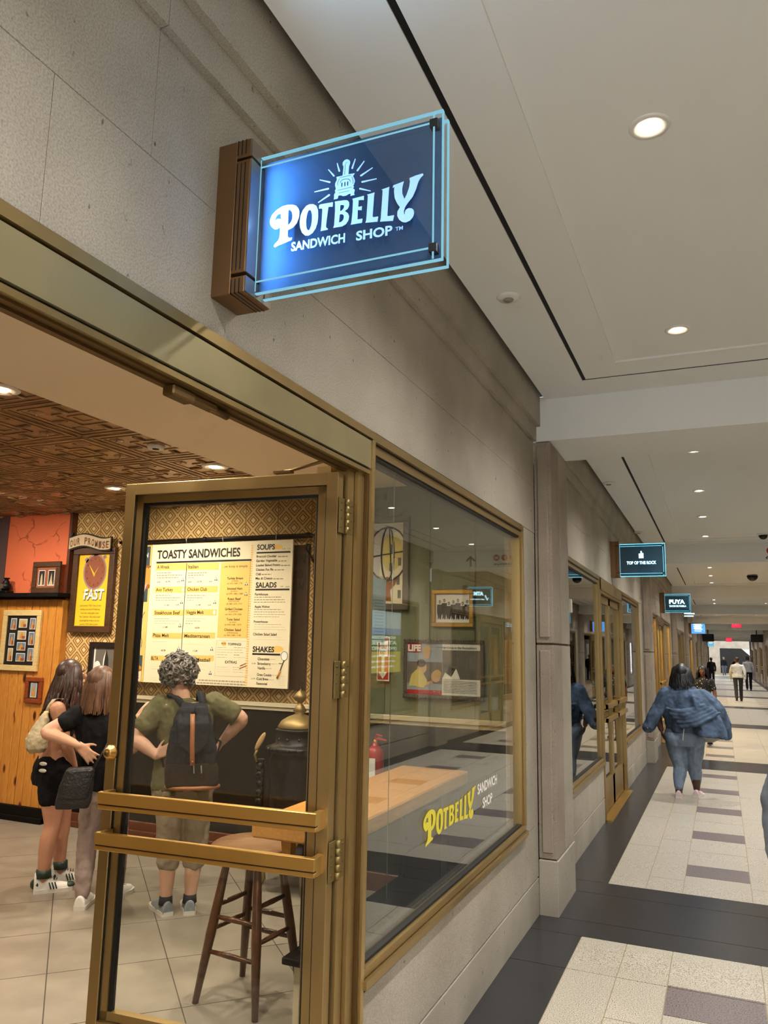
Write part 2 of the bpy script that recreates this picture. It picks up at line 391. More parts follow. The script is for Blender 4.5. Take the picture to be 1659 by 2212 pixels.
# ------------------------------------------------------------------ shopfronts
def bx(name, mat, parent, side, *boxes, b=0):
    m = MB()
    for q in boxes: m.box(*q, b)
    return S_(m, side, name, mat, parent)
ordn = ['first', 'second', 'third', 'fourth', 'fifth', 'sixth', 'seventh', 'eighth', 'ninth', 'tenth', 'eleventh']
WIN = [0]; DOOR = [0]
def window(side, y0, y1, gm, z0=.555, z1=2.472, lab=None):
    WIN[0] += 1
    x = 0 if side == 'left' else W
    e = empty('window_%d' % WIN[0], (x, (y0+y1)/2, z0+zs(y0)), lab, None, None, 'structure')
    bx('top_rail', BRONZE, e, side, (-.10, .008, y0, y1, z1-.032, z1), (-.10, -.008, y0, y1, z1-.072, z1-.036))
    bx('top_gasket', GASKET, e, side, (-.09, -.014, y0, y1, z1-.082, z1-.072), (-.09, -.006, y0, y1, z1-.038, z1-.032), (-.01, .002, y0, y1, z1, z1+.006))
    bx('sill', BRONZE, e, side, (-.10, .022, y0, y1, z0+.004, z0+.030), (-.10, .006, y0, y1, z0+.034, z0+.062))
    bx('sill_gasket', GASKET, e, side, (-.10, .012, y0, y1, z0-.004, z0+.004), (-.09, -.004, y0, y1, z0+.030, z0+.034), (-.09, -.012, y0, y1, z0+.062, z0+.072))
    for (a, b, sg) in ((y0, y0+.05, 1), (y1-.05, y1, -1)):
        inner = (a+.014, b) if sg > 0 else (a, b-.014)
        bx('side_frame', BRONZE, e, side, (-.10, .008, a if sg > 0 else b-.014, a+.014 if sg > 0 else b, z0+.062, z1-.03), (-.10, -.008, inner[0]+(.003 if sg > 0 else 0), inner[1]-(0 if sg > 0 else .003), z0+.06, z1-.07))
    bx('pane', gm, e, side, (-.036, -.026, y0+.045, y1-.045, z0+.06, z1-.07))
    return e

def double_door(side, y0, y1, gm, lab):
    DOOR[0] += 1; x = 0 if side == 'left' else W; z0, zt = .02, 2.30
    e = empty('door_%d' % DOOR[0], (x, (y0+y1)/2, zs(y0)), lab, None, None, 'structure')
    bx('door_frame', BRONZE, e, side, (-.12, .01, y0, y0+.06, 0, 2.47), (-.12, .01, y1-.06, y1, 0, 2.47), (-.12, .01, y0, y1, zt+.04, 2.47))
    bx('threshold', BRASS, e, side, (-.12, .07, y0, y1, -.02, .012))
    mid = (y0+y1)/2
    for (a, b) in ((y0+.062, mid-.003), (mid+.003, y1-.062)):
        lf = bx('leaf_frame', BRONZE, e, side, (-.08, -.03, a, a+.075, z0, zt), (-.08, -.03, b-.075, b, z0, zt), (-.08, -.03, a, b, zt-.08, zt), (-.08, -.03, a, b, z0, .33))
        bx('pane', gm, lf, side, (-.06, -.05, a+.07, b-.07, .32, zt-.075))
        for z in (.96, 1.10): bx('push_bar', BRASS, lf, side, (.02, .045, a+.03, b-.03, z, z+.045), (-.03, .045, a+.03, a+.055, z, z+.045), (-.03, .045, b-.055, b-.03, z, z+.045))
    return e

def shop_box(side, j, mat_back, lamp=None):
    """plain interior behind the glass of a neighbouring shop"""
    b0, b1 = bay(j); e = wall[side]
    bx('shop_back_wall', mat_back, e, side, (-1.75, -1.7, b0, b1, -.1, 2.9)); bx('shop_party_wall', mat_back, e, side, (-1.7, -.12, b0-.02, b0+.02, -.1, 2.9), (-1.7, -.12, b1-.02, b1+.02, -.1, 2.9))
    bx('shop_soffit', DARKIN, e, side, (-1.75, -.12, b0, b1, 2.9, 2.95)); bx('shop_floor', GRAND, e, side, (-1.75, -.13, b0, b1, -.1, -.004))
    if lamp:
        for y in (b0+2.2, b0+5):
            l = bpy.data.lights.new('shop_glow', 'AREA'); l.energy = lamp; l.color = (1, .74, .36); l.size = .8
            o = bpy.data.objects.new('shop_glow', l); col.objects.link(o); o.location = (-.9 if side == 'left' else W+.9, y, 2.85+zs(y))

GOLDW = flat('warm_wall', (214, 170, 96), .7)
for side in ('left', 'right'):
    for j in range(0, NB):
        if side == 'left' and j == 0: continue
        b0, b1 = bay(j); a, b, c, d = b0+.58, b0+2.48, b0+4.50, b0+6.73
        wall_bay(side, j, ([(b0, a), (d, b1)], [(a, b), (c+.0, d)]))
        oth = '%s shop bay on the %s' % (ordn[j], side)
        window(side, a, b, GLASSM, lab='bronze-framed display window before the door of the %s' % oth)
        window(side, c, d, GLASSM, lab='bronze-framed display window past the door of the %s' % oth)
        bx('door_transom', BRONZE, wall[side], side, (-.12, .008, b, c, 2.436, 2.472), (-.1, 0, b, c, 2.31, 2.43))
        double_door(side, b, c, GLASSM, 'bronze and glass double door of the %s' % oth)
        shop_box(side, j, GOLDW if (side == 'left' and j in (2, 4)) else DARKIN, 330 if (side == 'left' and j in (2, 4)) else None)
# end of the concourse: pale wall, dark opening and the sloping underside of a stair
YE = 88.0
we = empty('wall_far', (W/2, YE, zs(YE)), 'pale end wall of the concourse with a dark opening', None, None, 'structure')
for q in ((-.2, 1.0, YE, YE+.3, -.2, 3.6), (4.4, 6, YE, YE+.3, -.2, 3.6), (1.0, 4.4, YE, YE+.3, 2.62, 3.6)):
    MB().box(*q).shear().build('end_panel', LIME, we)
MB().box(-1, 7, YE+6, YE+6.1, -.3, 4).shear().build('dark_recess', DARKIN, we)
MB().poly([(3.0, YE+.4, 2.7+zs(YE)), (4.6, YE+.4, 1.2+zs(YE)), (4.6, YE+.4, 2.9+zs(YE)), (3.0, YE+.4, 2.9+zs(YE))], (0, 1.5, 0)).build('stair_soffit', PLASTER, we)

# ------------------------------------------------------------------ recessed downlights
def spot(loc, e, colr=WARM, size=2.4, blend=1.0, rad=.05):
    l = bpy.data.lights.new('downlight_or_added_beam', 'SPOT'); l.energy = e; l.color = colr; l.spot_size = size; l.spot_blend = blend; l.shadow_soft_size = rad
    o = bpy.data.objects.new('downlight_or_added_beam', l); col.objects.link(o); o.location = loc; return o
ring = MB().lathe([(.0305, -.0015), (.047, -.0035), (.050, -.007), (.066, -.006), (.070, -.001), (.070, .004)], 24, caps=False)
lens = MB().lathe([(.0001, -.0045), (.030, -.0045), (.031, -.002), (.0001, -.0015)], 20)
proto = None
def downlight(x, y, z, lab, grp, e, m=LAMPW, colr=WARM, big=1.0, size=2.4):
    global proto
    t = empty('recessed_downlight', (x, y, z), lab, 'downlight', grp)
    r = MB(); r.v = [(p[0]*big+x, p[1]*big+y, p[2]+z) for p in ring.v]; r.f = ring.f; r.sm = ring.sm; r.build('trim_ring', WHITE, t)
    r = MB(); r.v = [(p[0]*big+x, p[1]*big+y, p[2]+z) for p in lens.v]; r.f = lens.f; r.sm = lens.sm; r.build('lens', m, t)
    spot((x, y, z-.02), e, colr, size)
rown = {1.02: 'left', 2.58: 'right'}
for j in range(0, NB-1):
    b0, b1 = bay(j); dw = DOWN_W*(1.0 if j < 2 else .8)
    offs = (.83, 2.68, 4.545, 6.39) if j == 0 else (1.23, 3.03, 4.75, 6.53)
    for i, o in enumerate(offs):
        for x in (1.02, 2.58):
            y = b0+o
            downlight(x, y, 3.452+zs(y), '%s downlight of the %s row in the %s ceiling bay' % (ordn[i], rown[x], ordn[j]), 'concourse ceiling downlights', dw)

# ------------------------------------------------------------------ sandwich shop: storefront in bay 0, left
b0, b1 = bay(0)
wall_bay('left', 0, ([(b0, -1.45), (4.925, b1)], [(-1.45, .45), (2.535, 4.925)]))
window('left', 2.535, 4.925, GLASS, lab='big bronze-framed window of the sandwich shop with yellow lettering')
window('left', -1.45, .45, GLASS, lab='bronze-framed sandwich shop window left of the entrance')
wl = wall['left']
hd = empty('trim_90', (0, 1.5, 2.31), 'brushed bronze header over the sandwich shop entrance', None, None, 'structure')
bx('header_cap', BRONZE, hd, 'left', (-.05, .010, .45, 2.535, 2.443, 2.472)); bx('header_shadow_gap', GASKET, hd, 'left', (-.05, -.006, .45, 2.53, 2.434, 2.444), (-.05, .002, .45, 4.925, 2.472, 2.478))
bx('header_face', metal('bronze_brushed', (158, 144, 104), .42, mt=.6), hd, 'left', (-.05, .006, .45, 2.522, 2.331, 2.435))
bx('header_groove', GASKET, hd, 'left', (-.05, -.004, .45, 2.52, 2.323, 2.331))
bx('header_lip', BRONZE, hd, 'left', (-.05, .002, .45, 2.52, 2.309, 2.324)); bx('header_underside', BRONZE2, hd, 'left', (-.05, -.012, .45, 2.44, 2.303, 2.31), (-.052, -.034, .45, 2.44, 2.297, 2.304))
jb = empty('trim_91', (0, 2.45, 0), 'bronze door post beside the big shop window', None, None, 'structure')
bx('post_stop', BRONZE, jb, 'left', (-.13, -.075, 2.352, 2.415, -.02, 2.31)); bx('post_face', BRONZE, jb, 'left', (-.13, -.026, 2.392, 2.44, -.02, 2.31))
bx('post_panel', BRONZE, jb, 'left', (-.13, -.012, 2.444, 2.497, -.02, 2.31)); bx('post_groove', GASKET, jb, 'left', (-.13, -.03, 2.438, 2.446, -.02, 2.31), (-.13, -.02, 2.496, 2.512, -.02, 2.33))
bx('post_edge', metal('bronze_light', (186, 158, 104), .35), jb, 'left', (-.11, .012, 2.512, 2.537, -.02, 2.44)); bx('post_bead', BRONZE2, jb, 'left', (-.11, .0, 2.499, 2.508, -.02, 2.33))
jl = empty('trim_92', (0, .5, 0), 'bronze door post left of the entrance', None, None, 'structure')
bx('post_face', BRONZE, jl, 'left', (-.13, -.012, .45, .60, -.02, 2.31))

# door leaf, swung inwards about its hinges
dd = empty('door_40', (-.035, 2.335, .01), 'open bronze-framed glass door of the sandwich shop with double push bars', None, None, 'structure')
du = Vector((-.889, -.060, 0)).normalized(); dn = Vector((-du.y, du.x, 0)); dn = dn if dn.y < 0 else -dn   # dn faces the camera side
DW, DT = .888, .048
Mdoor = Matrix(((du.x, dn.x, 0, -.035), (du.y, dn.y, 0, 2.333), (0, 0, 1, 0), (0, 0, 0, 1)))   # local: u along leaf, v toward camera, z up
def dbox(name, mat, parent, *qs, b=0):
    m = MB()
    for q in qs: m.box(*q, b)
    return m.xf(Mdoor).build(name, mat, parent)
t0, t1 = -DT, 0
for nme, q in (('hinge_stile', (0, .044, t0, t1, .012, 2.283)), ('lock_stile', (DW-.044, DW, t0, t1, .012, 2.283)), ('top_rail', (.044, DW-.044, t0, t1, 2.239, 2.283)), ('bottom_rail', (.044, DW-.044, t0, t1, .012, .40))):
    dbox(nme, BRONZE, dd, q, b=.002)
dbox('glazing_bead', BRONZE, dd, (.048, .078, t0+.008, t1-.010, .40, 2.236), (DW-.078, DW-.048, t0+.008, t1-.010, .40, 2.236), (.048, DW-.048, t0+.008, t1-.010, 2.208, 2.236), (.048, DW-.048, t0+.008, t1-.010, .402, .43))
dbox('gasket', GASKET, dd, (.078, .086, t0+.014, t1-.016, .43, 2.208), (DW-.092, DW-.078, t0+.014, t1-.016, .43, 2.208), (.078, DW-.078, t0+.014, t1-.016, 2.198, 2.208), (.044, .048, t0+.004, t1-.006, .40, 2.239), (DW-.048, DW-.044, t0+.004, t1-.006, .40, 2.239))
dbox('pane', GLASSD, dd, (.08, DW-.08, -.028, -.020, .425, 2.21))
for z in (1.105, .970):
    pb = dbox('push_bar', BRASS, dd, (.012, DW-.035, .052, .072, z+.018, z+.058), (.012, DW-.035, .052, .070, z, z+.014), b=.002)
    dbox('bar_bracket', BRASS, pb, (.012, .032, -.002, .054, z, z+.056), (DW-.055, DW-.035, -.002, .054, z, z+.056))
    dbox('bar_groove', GASKET, pb, (.014, DW-.037, .050, .066, z+.013, z+.019))
kn = MB().lathe([(.027, 0), (.027, .006), (.020, .010), (.018, .022), (.012, .026)], 20, (0, 0, 0), 'y').move((DW-.024, 0, 1.287)).xf(Mdoor).build('cylinder_lock', BRASS, dd)
MB().lathe([(.008, .0), (.008, .003)], 12, (0, 0, 0), 'y').move((DW-.024, .026, 1.287)).xf(Mdoor).build('keyway', BRONZE2, kn)
for z in (2.071, 1.512, .937):
    h = empty('hinge', (0, 0, 0)); h.parent = dd; h.location = Vector((-.03, 2.385, z))-WL['door_40']; WL[h.name] = Vector((-.03, 2.385, z))
    HM = metal('hinge_brass', (140, 120, 74), .45) if z > 2 else HM
    m = MB()
    for i in range(5): m.lathe([(.0001, z+i*.0246), (.0088, z+i*.0246+.0002), (.0088, z+i*.0246+.0236), (.0001, z+i*.0246+.0238)], 12, (-.024, 2.386, 0))
    m.build('knuckle', HM, h)
    pl = MB().box(-.030, -.0255, 2.391, 2.437, z, z+.123, .001).build('leaf_plate', HM, h)
    pl2 = MB().box(-.033, -.029, 2.336, 2.381, z, z+.123, .001).build('leaf_plate', HM, h)
    for zz in (.02, .05, .08, .105):
        for yy in (2.415 if zz in (.02, .08) else 2.424,): MB().lathe([(.0001, -.0262), (.0042, -.0262), (.0042, -.0245), (.0001, -.0242)], 8, (0, yy, z+zz), 'x').build('screw', BRONZE2, h)
        MB().lathe([(.0001, -.0295), (.0042, -.0295), (.0042, -.0280), (.0001, -.0278)], 8, (0, 2.352, z+zz), 'x').build('screw', BRONZE2, h)
ca = empty('door_closer', (-.03, 1.5, 2.27), 'dark bronze door closer under the entrance header', 'door closer')
MB().box(-.050, -.014, 1.415, 1.50, 2.276, 2.303, .004).box(-.047, -.018, 1.50, 1.60, 2.284, 2.303, .004).build('body', BRONZE2, ca)
MB().tube([(-.033, 1.58, 2.291), (-.033, 1.66, 2.290)], .01, 8).build('spindle', BRONZE2, ca)
cb = empty('door_holder_arm', (-.15, 2.30, 2.285), 'thin bronze stay arm between the header and the open glass door', 'stay arm')
MB().tube([(-.045, 2.24, 2.300), (-.20, 2.30, 2.293), (-.235, 2.295, 2.288)], .006, 8).build('arm', BRONZE2, cb)
MB().box(-.27, -.20, 2.285, 2.31, 2.283, 2.291).build('plate', BRONZE2, cb)

# ------------------------------------------------------------------ sandwich shop: room
ZC = 2.90
sw = empty('wall_shop', (-3, 5.8, 0), 'wallpapered wall of the sandwich shop with dark wainscot', None, None, 'structure')
def wallpaper():
    m, N, L, B = nm('diamond_wallpaper'); g_ = N.new('ShaderNodeNewGeometry'); sp = N.new('ShaderNodeSeparateXYZ'); L.new(g_.outputs['Position'], sp.inputs[0])
    def M(op, a, b=None, c=None):
        n = nd(N, 'ShaderNodeMath', operation=op)
        for i, v in enumerate((a, b, c)):
            if v is None: continue
            if hasattr(v, 'is_linked'): L.new(v, n.inputs[i])
            else: n.inputs[i].default_value = v
        return n.outputs[0]
    u = M('FRACT', M('DIVIDE', sp.outputs[0], .166)); v = M('FRACT', M('DIVIDE', sp.outputs[2], .166))
    d = M('ADD', M('ABSOLUTE', M('SUBTRACT', u, .5)), M('ABSOLUTE', M('SUBTRACT', v, .5)))      # 0 centre .. 1 corner
    e = M('MINIMUM', d, M('SUBTRACT', 1.0, d))
    st = M('FRACT', M('MULTIPLY', d, 6.0))
    r = ramp(N, [(0, lin((222, 200, 146))), (.14, lin((222, 200, 146))), (.15, lin((150, 106, 52))), (.24, lin((160, 116, 58))), (.25, lin((214, 188, 130))), (.31, lin((214, 188, 130))), (.32, lin((146, 100, 48))), (.41, lin((160, 114, 56))), (.42, lin((210, 182, 124)))], 'CONSTANT')
    L.new(e, r.inputs['Fac'])
    s = M('FRACT', M('DIVIDE', sp.outputs[0], .332)); seam = M('LESS_THAN', s, .035)
    mx = nd(N, 'ShaderNodeMix', data_type='RGBA'); L.new(seam, mx.inputs[0]); L.new(r.outputs['Color'], mx.inputs[6]); mx.inputs[7].default_value = lin((150, 112, 64))
    L.new(mx.outputs[2], B.inputs['Base Color']); B.inputs['Roughness'].default_value = .75; B.inputs['Specular IOR Level'].default_value = .2
    return m
WP = wallpaper()
def crackle(name, c, dark):
    m, N, L, B = nm(name); v = nd(N, 'ShaderNodeTexVoronoi', feature='DISTANCE_TO_EDGE'); v.inputs['Scale'].default_value = 2.3
    n = nd(N, 'ShaderNodeTexNoise'); n.inputs['Scale'].default_value = 3.0; n.inputs['Detail'].default_value = 3
    p = pos(N, L); L.new(p, n.inputs['Vector']); mx = nd(N, 'ShaderNodeMix', data_type='RGBA'); mx.inputs[0].default_value = .25
    L.new(p, mx.inputs[6]); L.new(n.outputs['Color'], mx.inputs[7]); L.new(mx.outputs[2], v.inputs['Vector'])
    r = ramp(N, [(.0, lin(dark)), (.012, lin(c))]); L.new(v.outputs['Distance'], r.inputs['Fac'])
    n2 = nd(N, 'ShaderNodeTexNoise'); n2.inputs['Scale'].default_value = 5; L.new(p, n2.inputs['Vector'])
    k = ramp(N, [(.45, (0, 0, 0, 1)), (.6, (1, 1, 1, 1))]); L.new(n2.outputs['Fac'], k.inputs['Fac'])
    m3 = nd(N, 'ShaderNodeMix', data_type='RGBA'); L.new(k.outputs['Color'], m3.inputs[0]); m3.inputs[6].default_value = lin(c); L.new(r.outputs['Color'], m3.inputs[7])
    L.new(m3.outputs[2], B.inputs['Base Color']); B.inputs['Roughness'].default_value = .7; bump(N, L, B, v.outputs['Distance'], .15, .01); return m
ORANGE = crackle('orange_plaster', (222, 112, 70), (140, 56, 30)); PURPLE = crackle('purple_plaster', (86, 66, 66), (30, 20, 20)); GREEN = crackle('green_plaster', (112, 114, 84), (66, 68, 48))
DKWOOD = wood('dark_wood', (9, 6, 5), (19, 12, 8), (14, 14, 1.5), False, .7, .15); REDWOOD = wood('red_brown_wood', (74, 36, 20), (104, 56, 32), (14, 2, 2)); RAIL = flat('cream_rail', (206, 192, 160), .45)
PINE = wood('knotty_pine', (186, 118, 44), (216, 150, 66), (14, 14, 1.1), True, .35)
SHOPF = None
def piece(name, mat, *q, par=sw, b=0):
    m = MB()
    for r in q: m.box(*r, b)
    return m.build(name, mat, par)
piece('wallpaper', WP, (-4.72, -1.42, 5.68, 5.80, 1.19, 2.93))
piece('wainscot', DKWOOD, (-4.75, -1.42, 5.665, 5.80, .0, 1.13)); piece('chair_rail', RAIL, (-4.62, -1.42, 5.635, 5.68, 1.155, 1.19), (-4.62, -1.42, 5.65, 5.68, 1.125, 1.155), b=.004)
piece('skirting', REDWOOD, (-4.7, -1.42, 5.64, 5.67, 0, .12), (-4.62, -1.42, 5.62, 5.67, 0, .05), b=.004)
piece('return_wall', GREEN, (-1.46, -1.40, 5.25, 5.75, 1.19, 2.93)); piece('return_wainscot', DKWOOD, (-1.465, -1.395, 5.245, 5.75, 0, 1.15)); piece('corner_bead', RAIL, (-1.475, -1.445, 5.24, 5.27, 0, 1.19))
piece('green_wall', GREEN, (-1.42, -.12, 5.25, 5.31, 1.19, 2.95)); piece('green_wainscot', DKWOOD, (-1.42, -.12, 5.24, 5.31, 0, 1.14)); piece('green_chair_rail', RAIL, (-1.47, -.12, 5.21, 5.25, 1.155, 1.19), (-1.46, -.12, 5.225, 5.25, 1.125, 1.155), b=.004)
piece('green_skirting', REDWOOD, (-1.47, -.12, 5.215, 5.24, 0, .12), b=.004)
for x in (-1.1, -.76, -.42): piece('wall_joint', flat('joint_dark', (70, 72, 52), .8) if x == -1.1 else bpy.data.materials['joint_dark'], (x, x+.006, 5.246, 5.252, 1.19, 2.9))
pw = empty('wall_pine', (-5, 5.5, 0), 'knotty pine wainscot under an orange plaster wall', None, None, 'structure')
piece('orange_wall', ORANGE, (-5.47, -4.645, 5.62, 5.80, 2.06, 2.93), par=pw); piece('wood_corner_strip', REDWOOD, (-4.645, -4.612, 5.61, 5.70, 2.06, 2.93), par=pw); piece('purple_wall', PURPLE, (-7.2, -5.47, 5.615, 5.72, .1, 2.93), par=pw)
random.seed(3)
GROOVE = flat('plank_groove', (60, 32, 10), .7)
piece('groove_backing', GROOVE, (-6.0, -4.635, 5.612, 5.66, .1, 2.062), par=pw)
x = -6.0
while x < -4.64:
    wdt = min(random.choice((.105, .098, .112, .118)), -4.628-x)
    if wdt > .02: MB().box(x+.0025, x+wdt-.0025, 5.60+random.uniform(-.0015, .0015), 5.64, .10, 2.066, .005).build('plank', PINE, pw)
    x += wdt
piece('pine_end', PINE, (-4.637, -4.626, 5.602, 5.68, .1, 2.066), par=pw)
piece('shelf_board', DKWOOD, (-6.0, -4.575, 5.47, 5.64, 2.068, 2.106), (-6.0, -4.615, 5.53, 5.62, 2.048, 2.068), par=pw, b=.004)
piece('skirting', DKWOOD, (-6.0, -4.62, 5.565, 5.61, 0, .13), (-6.0, -4.62, 5.545, 5.61, 0, .05), par=pw, b=.004)
sv = empty('wall_back', (-7.2, 3, 0), 'far side wall of the sandwich shop', None, None, 'structure')
CREAMW = flat('cream_plaster', (222, 208, 184), .7)
piece('plaster', CREAMW, (-7.25, -7.15, -.6, 5.6, 0, 2.93), par=sv); piece('plaster', CREAMW, (-7.2, -.12, -.65, -.55, 0, 2.95), par=sv)
piece('front_inner_wall', flat('cream_inner', (196, 176, 142), .7), (-.16, -.121, b0+.5, .44, 0, 2.95), (-.16, -.121, .44, 5.25, 2.475, 2.95), (-.15, -.121, 2.54, 5.25, 0, .55), par=wl)
piece('light_block_shell', BLACK, (-7.3, -1.3, 5.86, 5.95, -.1, 3.1), (-1.35, -1.25, 5.32, 5.95, -.1, 3.1), (-1.35, -.12, 5.32, 5.4, -.1, 3.1), (-7.35, -7.26, -.7, 5.95, -.1, 3.1), (-7.3, -.12, -.6, 5.9, 3.0, 3.1), par=wl)  # unseen panels added behind the shop walls to keep world light out

# shop floor: grey tiles laid diagonally
fs = empty('floor_shop', (-3, 3, 0), 'grey diagonal tile floor of the sandwich shop', None, None, 'structure')
TILE = flat('grey_tile', (142, 131, 115), .45, var=.12, vs=5, bmp=.05, bs=30)
piece('grout_bed', flat('grout', (74, 66, 56), .9), (-7.2, -.13, -.6, 5.8, -.05, -.003), par=fs)
def clip(poly, ax, v, keep_less):
    out = []
    for i in range(len(poly)):
        a, b_ = poly[i], poly[(i+1) % len(poly)]
        ia = (a[ax] <= v) == keep_less; ib = (b_[ax] <= v) == keep_less
        if ia: out.append(a)
        if ia != ib:
            t = (v-a[ax])/(b_[ax]-a[ax]); out.append((a[0]+t*(b_[0]-a[0]), a[1]+t*(b_[1]-a[1])))
    return out
D = .845
for i in range(-12, 12):
    for k in range(-12, 12):
        s0, s1 = 1.16+D*i+.004, 1.16+D*(i+1)-.004; q0, q1 = 5.33+D*k+.004, 5.33+D*(k+1)-.004
        P_ = [((s-q)/2, (s+q)/2) for s, q in ((s0, q0), (s1, q0), (s1, q1), (s0, q1))]
        for ax, v, kl in ((0, -.13, True), (0, -7.0, False), (1, 5.67, True), (1, 1.0, False)):
            if len(P_) > 2: P_ = clip(P_, ax, v, kl)
        if len(P_) > 2 and max(p[0] for p in P_)-min(p[0] for p in P_) > .02: MB().poly([(p[0], p[1], -.012) for p in P_], (0, 0, .012)).build('floor_tile', TILE, fs)
MB().box(-.135, .01, .44, 2.54, -.02, .004).build('threshold_plate', BRASS, fs)

# shop ceiling: embossed metal panels and a smooth beige soffit along the front
cs = empty('ceiling_shop', (-3, 3, ZC), 'embossed brown metal ceiling of the sandwich shop with a beige front soffit', None, None, 'structure')
TIN = flat('embossed_tin', (160, 126, 92), .4, metal=.2, var=.28, vs=5, bmp=.25, bs=30)
SOF = flat('beige_soffit', (240, 224, 198), .7)
piece('front_soffit', SOF, (-1.86, -.12, -.6, 5.25, 2.86, 2.99), par=cs)
piece('ceiling_backing', BLACK, (-7.2, -1.4, -.6, 5.85, 2.93, 2.97), par=cs)
pan = MB(); s_ = .618
def ridge(m, h0, h1, zt):
    for (a, b_) in (((-h1, -h1, h1, -h0), 0), ((-h1, h0, h1, h1), 0), ((-h1, -h0, -h0, h0), 0), ((h0, -h0, h1, h0), 0)): m.box(a[0], a[2], a[1], a[3], -zt, 0)
pan.box(-s_/2+.003, s_/2-.003, -s_/2+.003, s_/2-.003, 0, .012)
ridge(pan, .272, .290, .006); ridge(pan, .225, .238, .005); ridge(pan, .10, .115, .007); ridge(pan, .04, .06, .005)
for sx in (-1, 1):
    for sy in (-1, 1): pan.ball((sx*.17, sy*.17, 0), (.045, .045, .010), 10, 6); pan.tube([(sx*.13, sy*.21, -.002), (sx*.17, sy*.17, -.008), (sx*.21, sy*.13, -.002)], .006, 6)
for q in range(4):
    c_, s2 = math.cos(q*math.pi/2), math.sin(q*math.pi/2); pan.tube([(c_*.12, s2*.12, -.002), (c_*.16, s2*.16, -.007), (c_*.215, s2*.215, -.002)], .012, 6)
first = None
for i in range(8):
    for k in range(6):
        cx_, cy_ = -2.35-.62*(i-.5), 2.19+.62*(k+.5)+.0
        if first is None:
            first = MB(); first.v = [(p[0]+cx_, p[1]+cy_, p[2]+ZC) for p in pan.v]; first.f = pan.f; first.sm = pan.sm; first = first.build('ceiling_panel', TIN, cs); fl = first.location.copy(); fc = (cx_, cy_)
        else:
            d = dup(first); d.location = fl+Vector((cx_-fc[0], cy_-fc[1], 0)); d.parent = cs
for i in range(8):
    for k in range(-4, 0):
        d = dup(first); cx_, cy_ = -2.35-.62*(i-.5), 2.19+.62*(k+.5); d.location = fl+Vector((cx_-fc[0], cy_-fc[1], 0)); d.parent = cs

# shop lights
SHW = (1.0, .87, .70)
for i, (x, y, z, b_, lab) in enumerate(((-2.04, 4.355, 2.893, 1.35, 'bright recessed light in the metal ceiling near the open door top'), (-2.04, 2.575, 2.893, 1.35, 'bright recessed light at the left edge of the metal ceiling'), (-1.03, 3.92, 2.858, 1.25, 'recessed light in the beige soffit above the open glass door'),
        (-3.4, 2.9, 2.893, 1.3, 'recessed ceiling light deeper in the sandwich shop'), (-3.3, 4.75, 2.893, 1.2, 'recessed ceiling light aimed at the menu board'), (-4.7, 4.3, 2.893, 1.2, 'recessed ceiling light before the orange wall'), (-5.2, 2.4, 2.893, 1.2, 'recessed ceiling light far inside the sandwich shop'), (-.9, 2.2, 2.858, 1.2, 'recessed light in the soffit just inside the entrance'))):
    downlight(x, y, z, lab, 'sandwich shop ceiling lights', SHOP_W*(1.5 if z < 2.88 else 1.0), LAMPS, SHW, b_, 3.0)
for x, y, e_ in ((-3.1, 4.6, 58), (-4.4, 4.45, 42), (-5.3, 4.5, 26)):       # extra spots without fixtures, added to brighten the shop walls
    o = spot((x, y, 2.86), e_, SHW, 1.9, 1.0); o.rotation_euler = (math.radians(48), 0, 0)
v_ = empty('smoke_detector', (-2.05, 3.743, 2.87), 'white detector disc on the brown metal ceiling', 'detector')
MB().lathe([(.0001, 2.872), (.05, 2.874), (.055, 2.888), (.055, 2.9)], 20, (-2.05, 3.743, 0)).build('housing', WHITE, v_); MB().lathe([(.0001, 2.868), (.02, 2.869), (.022, 2.874)], 14, (-2.05, 3.743, 0)).build('sensor', IRON, v_)

# ------------------------------------------------------------------ lettering and flat print helpers
_tc = {}
def glyphs(s, bold=0):
    key = (s, bold)
    if key not in _tc:
        cu = bpy.data.curves.new('t', 'FONT'); cu.body = s; cu.size = 1; cu.resolution_u = 3; cu.fill_mode = 'FRONT'; cu.offset = (0, .012, .03, .05)[bold]
        ob = bpy.data.objects.new('t', cu); me = bpy.data.meshes.new_from_object(ob)
        v = [(q.co.x, q.co.y) for q in me.vertices]; f = [tuple(p.vertices) for p in me.polygons]
        bpy.data.objects.remove(ob); bpy.data.curves.remove(cu); bpy.data.meshes.remove(me)
        if not v: v = [(0, 0), (1, 0), (1, 0)]
        _tc[key] = (v, f, min(p[0] for p in v), max(p[0] for p in v))
    return _tc[key]
CAPH = .729
def put(mb, s, o, ux, uz, cap, w=None, bold=1, align='l', slant=0):
    v, f, a, b = glyphs(s, bold); k = cap/CAPH; kx = (w/(b-a)) if w else k; o = Vector(o); ux = Vector(ux); uz = Vector(uz)
    sh = {'l': -a*kx, 'c': -(a+b)/2*kx, 'r': -b*kx}[align]
    mb.add([o+ux*(p[0]*kx+sh+slant*p[1]*k)+uz*(p[1]*k) for p in v], f); return mb
XU, ZU = (1, 0, 0), (0, 0, 1)
def rect(mb, x0, x1, z0, z1, y): return mb.add([(x0, y, z0), (x1, y, z0), (x1, y, z1), (x0, y, z1)], [(0, 1, 2, 3)])
def ell(mb, x, z, rx, rz, y, n=20, a0=0, a1=2*math.pi): return mb.add([(x+rx*math.cos(a0+(a1-a0)*i/n), y, z+rz*math.sin(a0+(a1-a0)*i/n)) for i in range(n)], [tuple(range(n))])
def shp(mb, pts, y): return mb.add([(p[0], y, p[1]) for p in pts], [tuple(range(len(pts)))])
def mkp(name, c, rough=.6): return flat(name, c, rough, spec=.3)
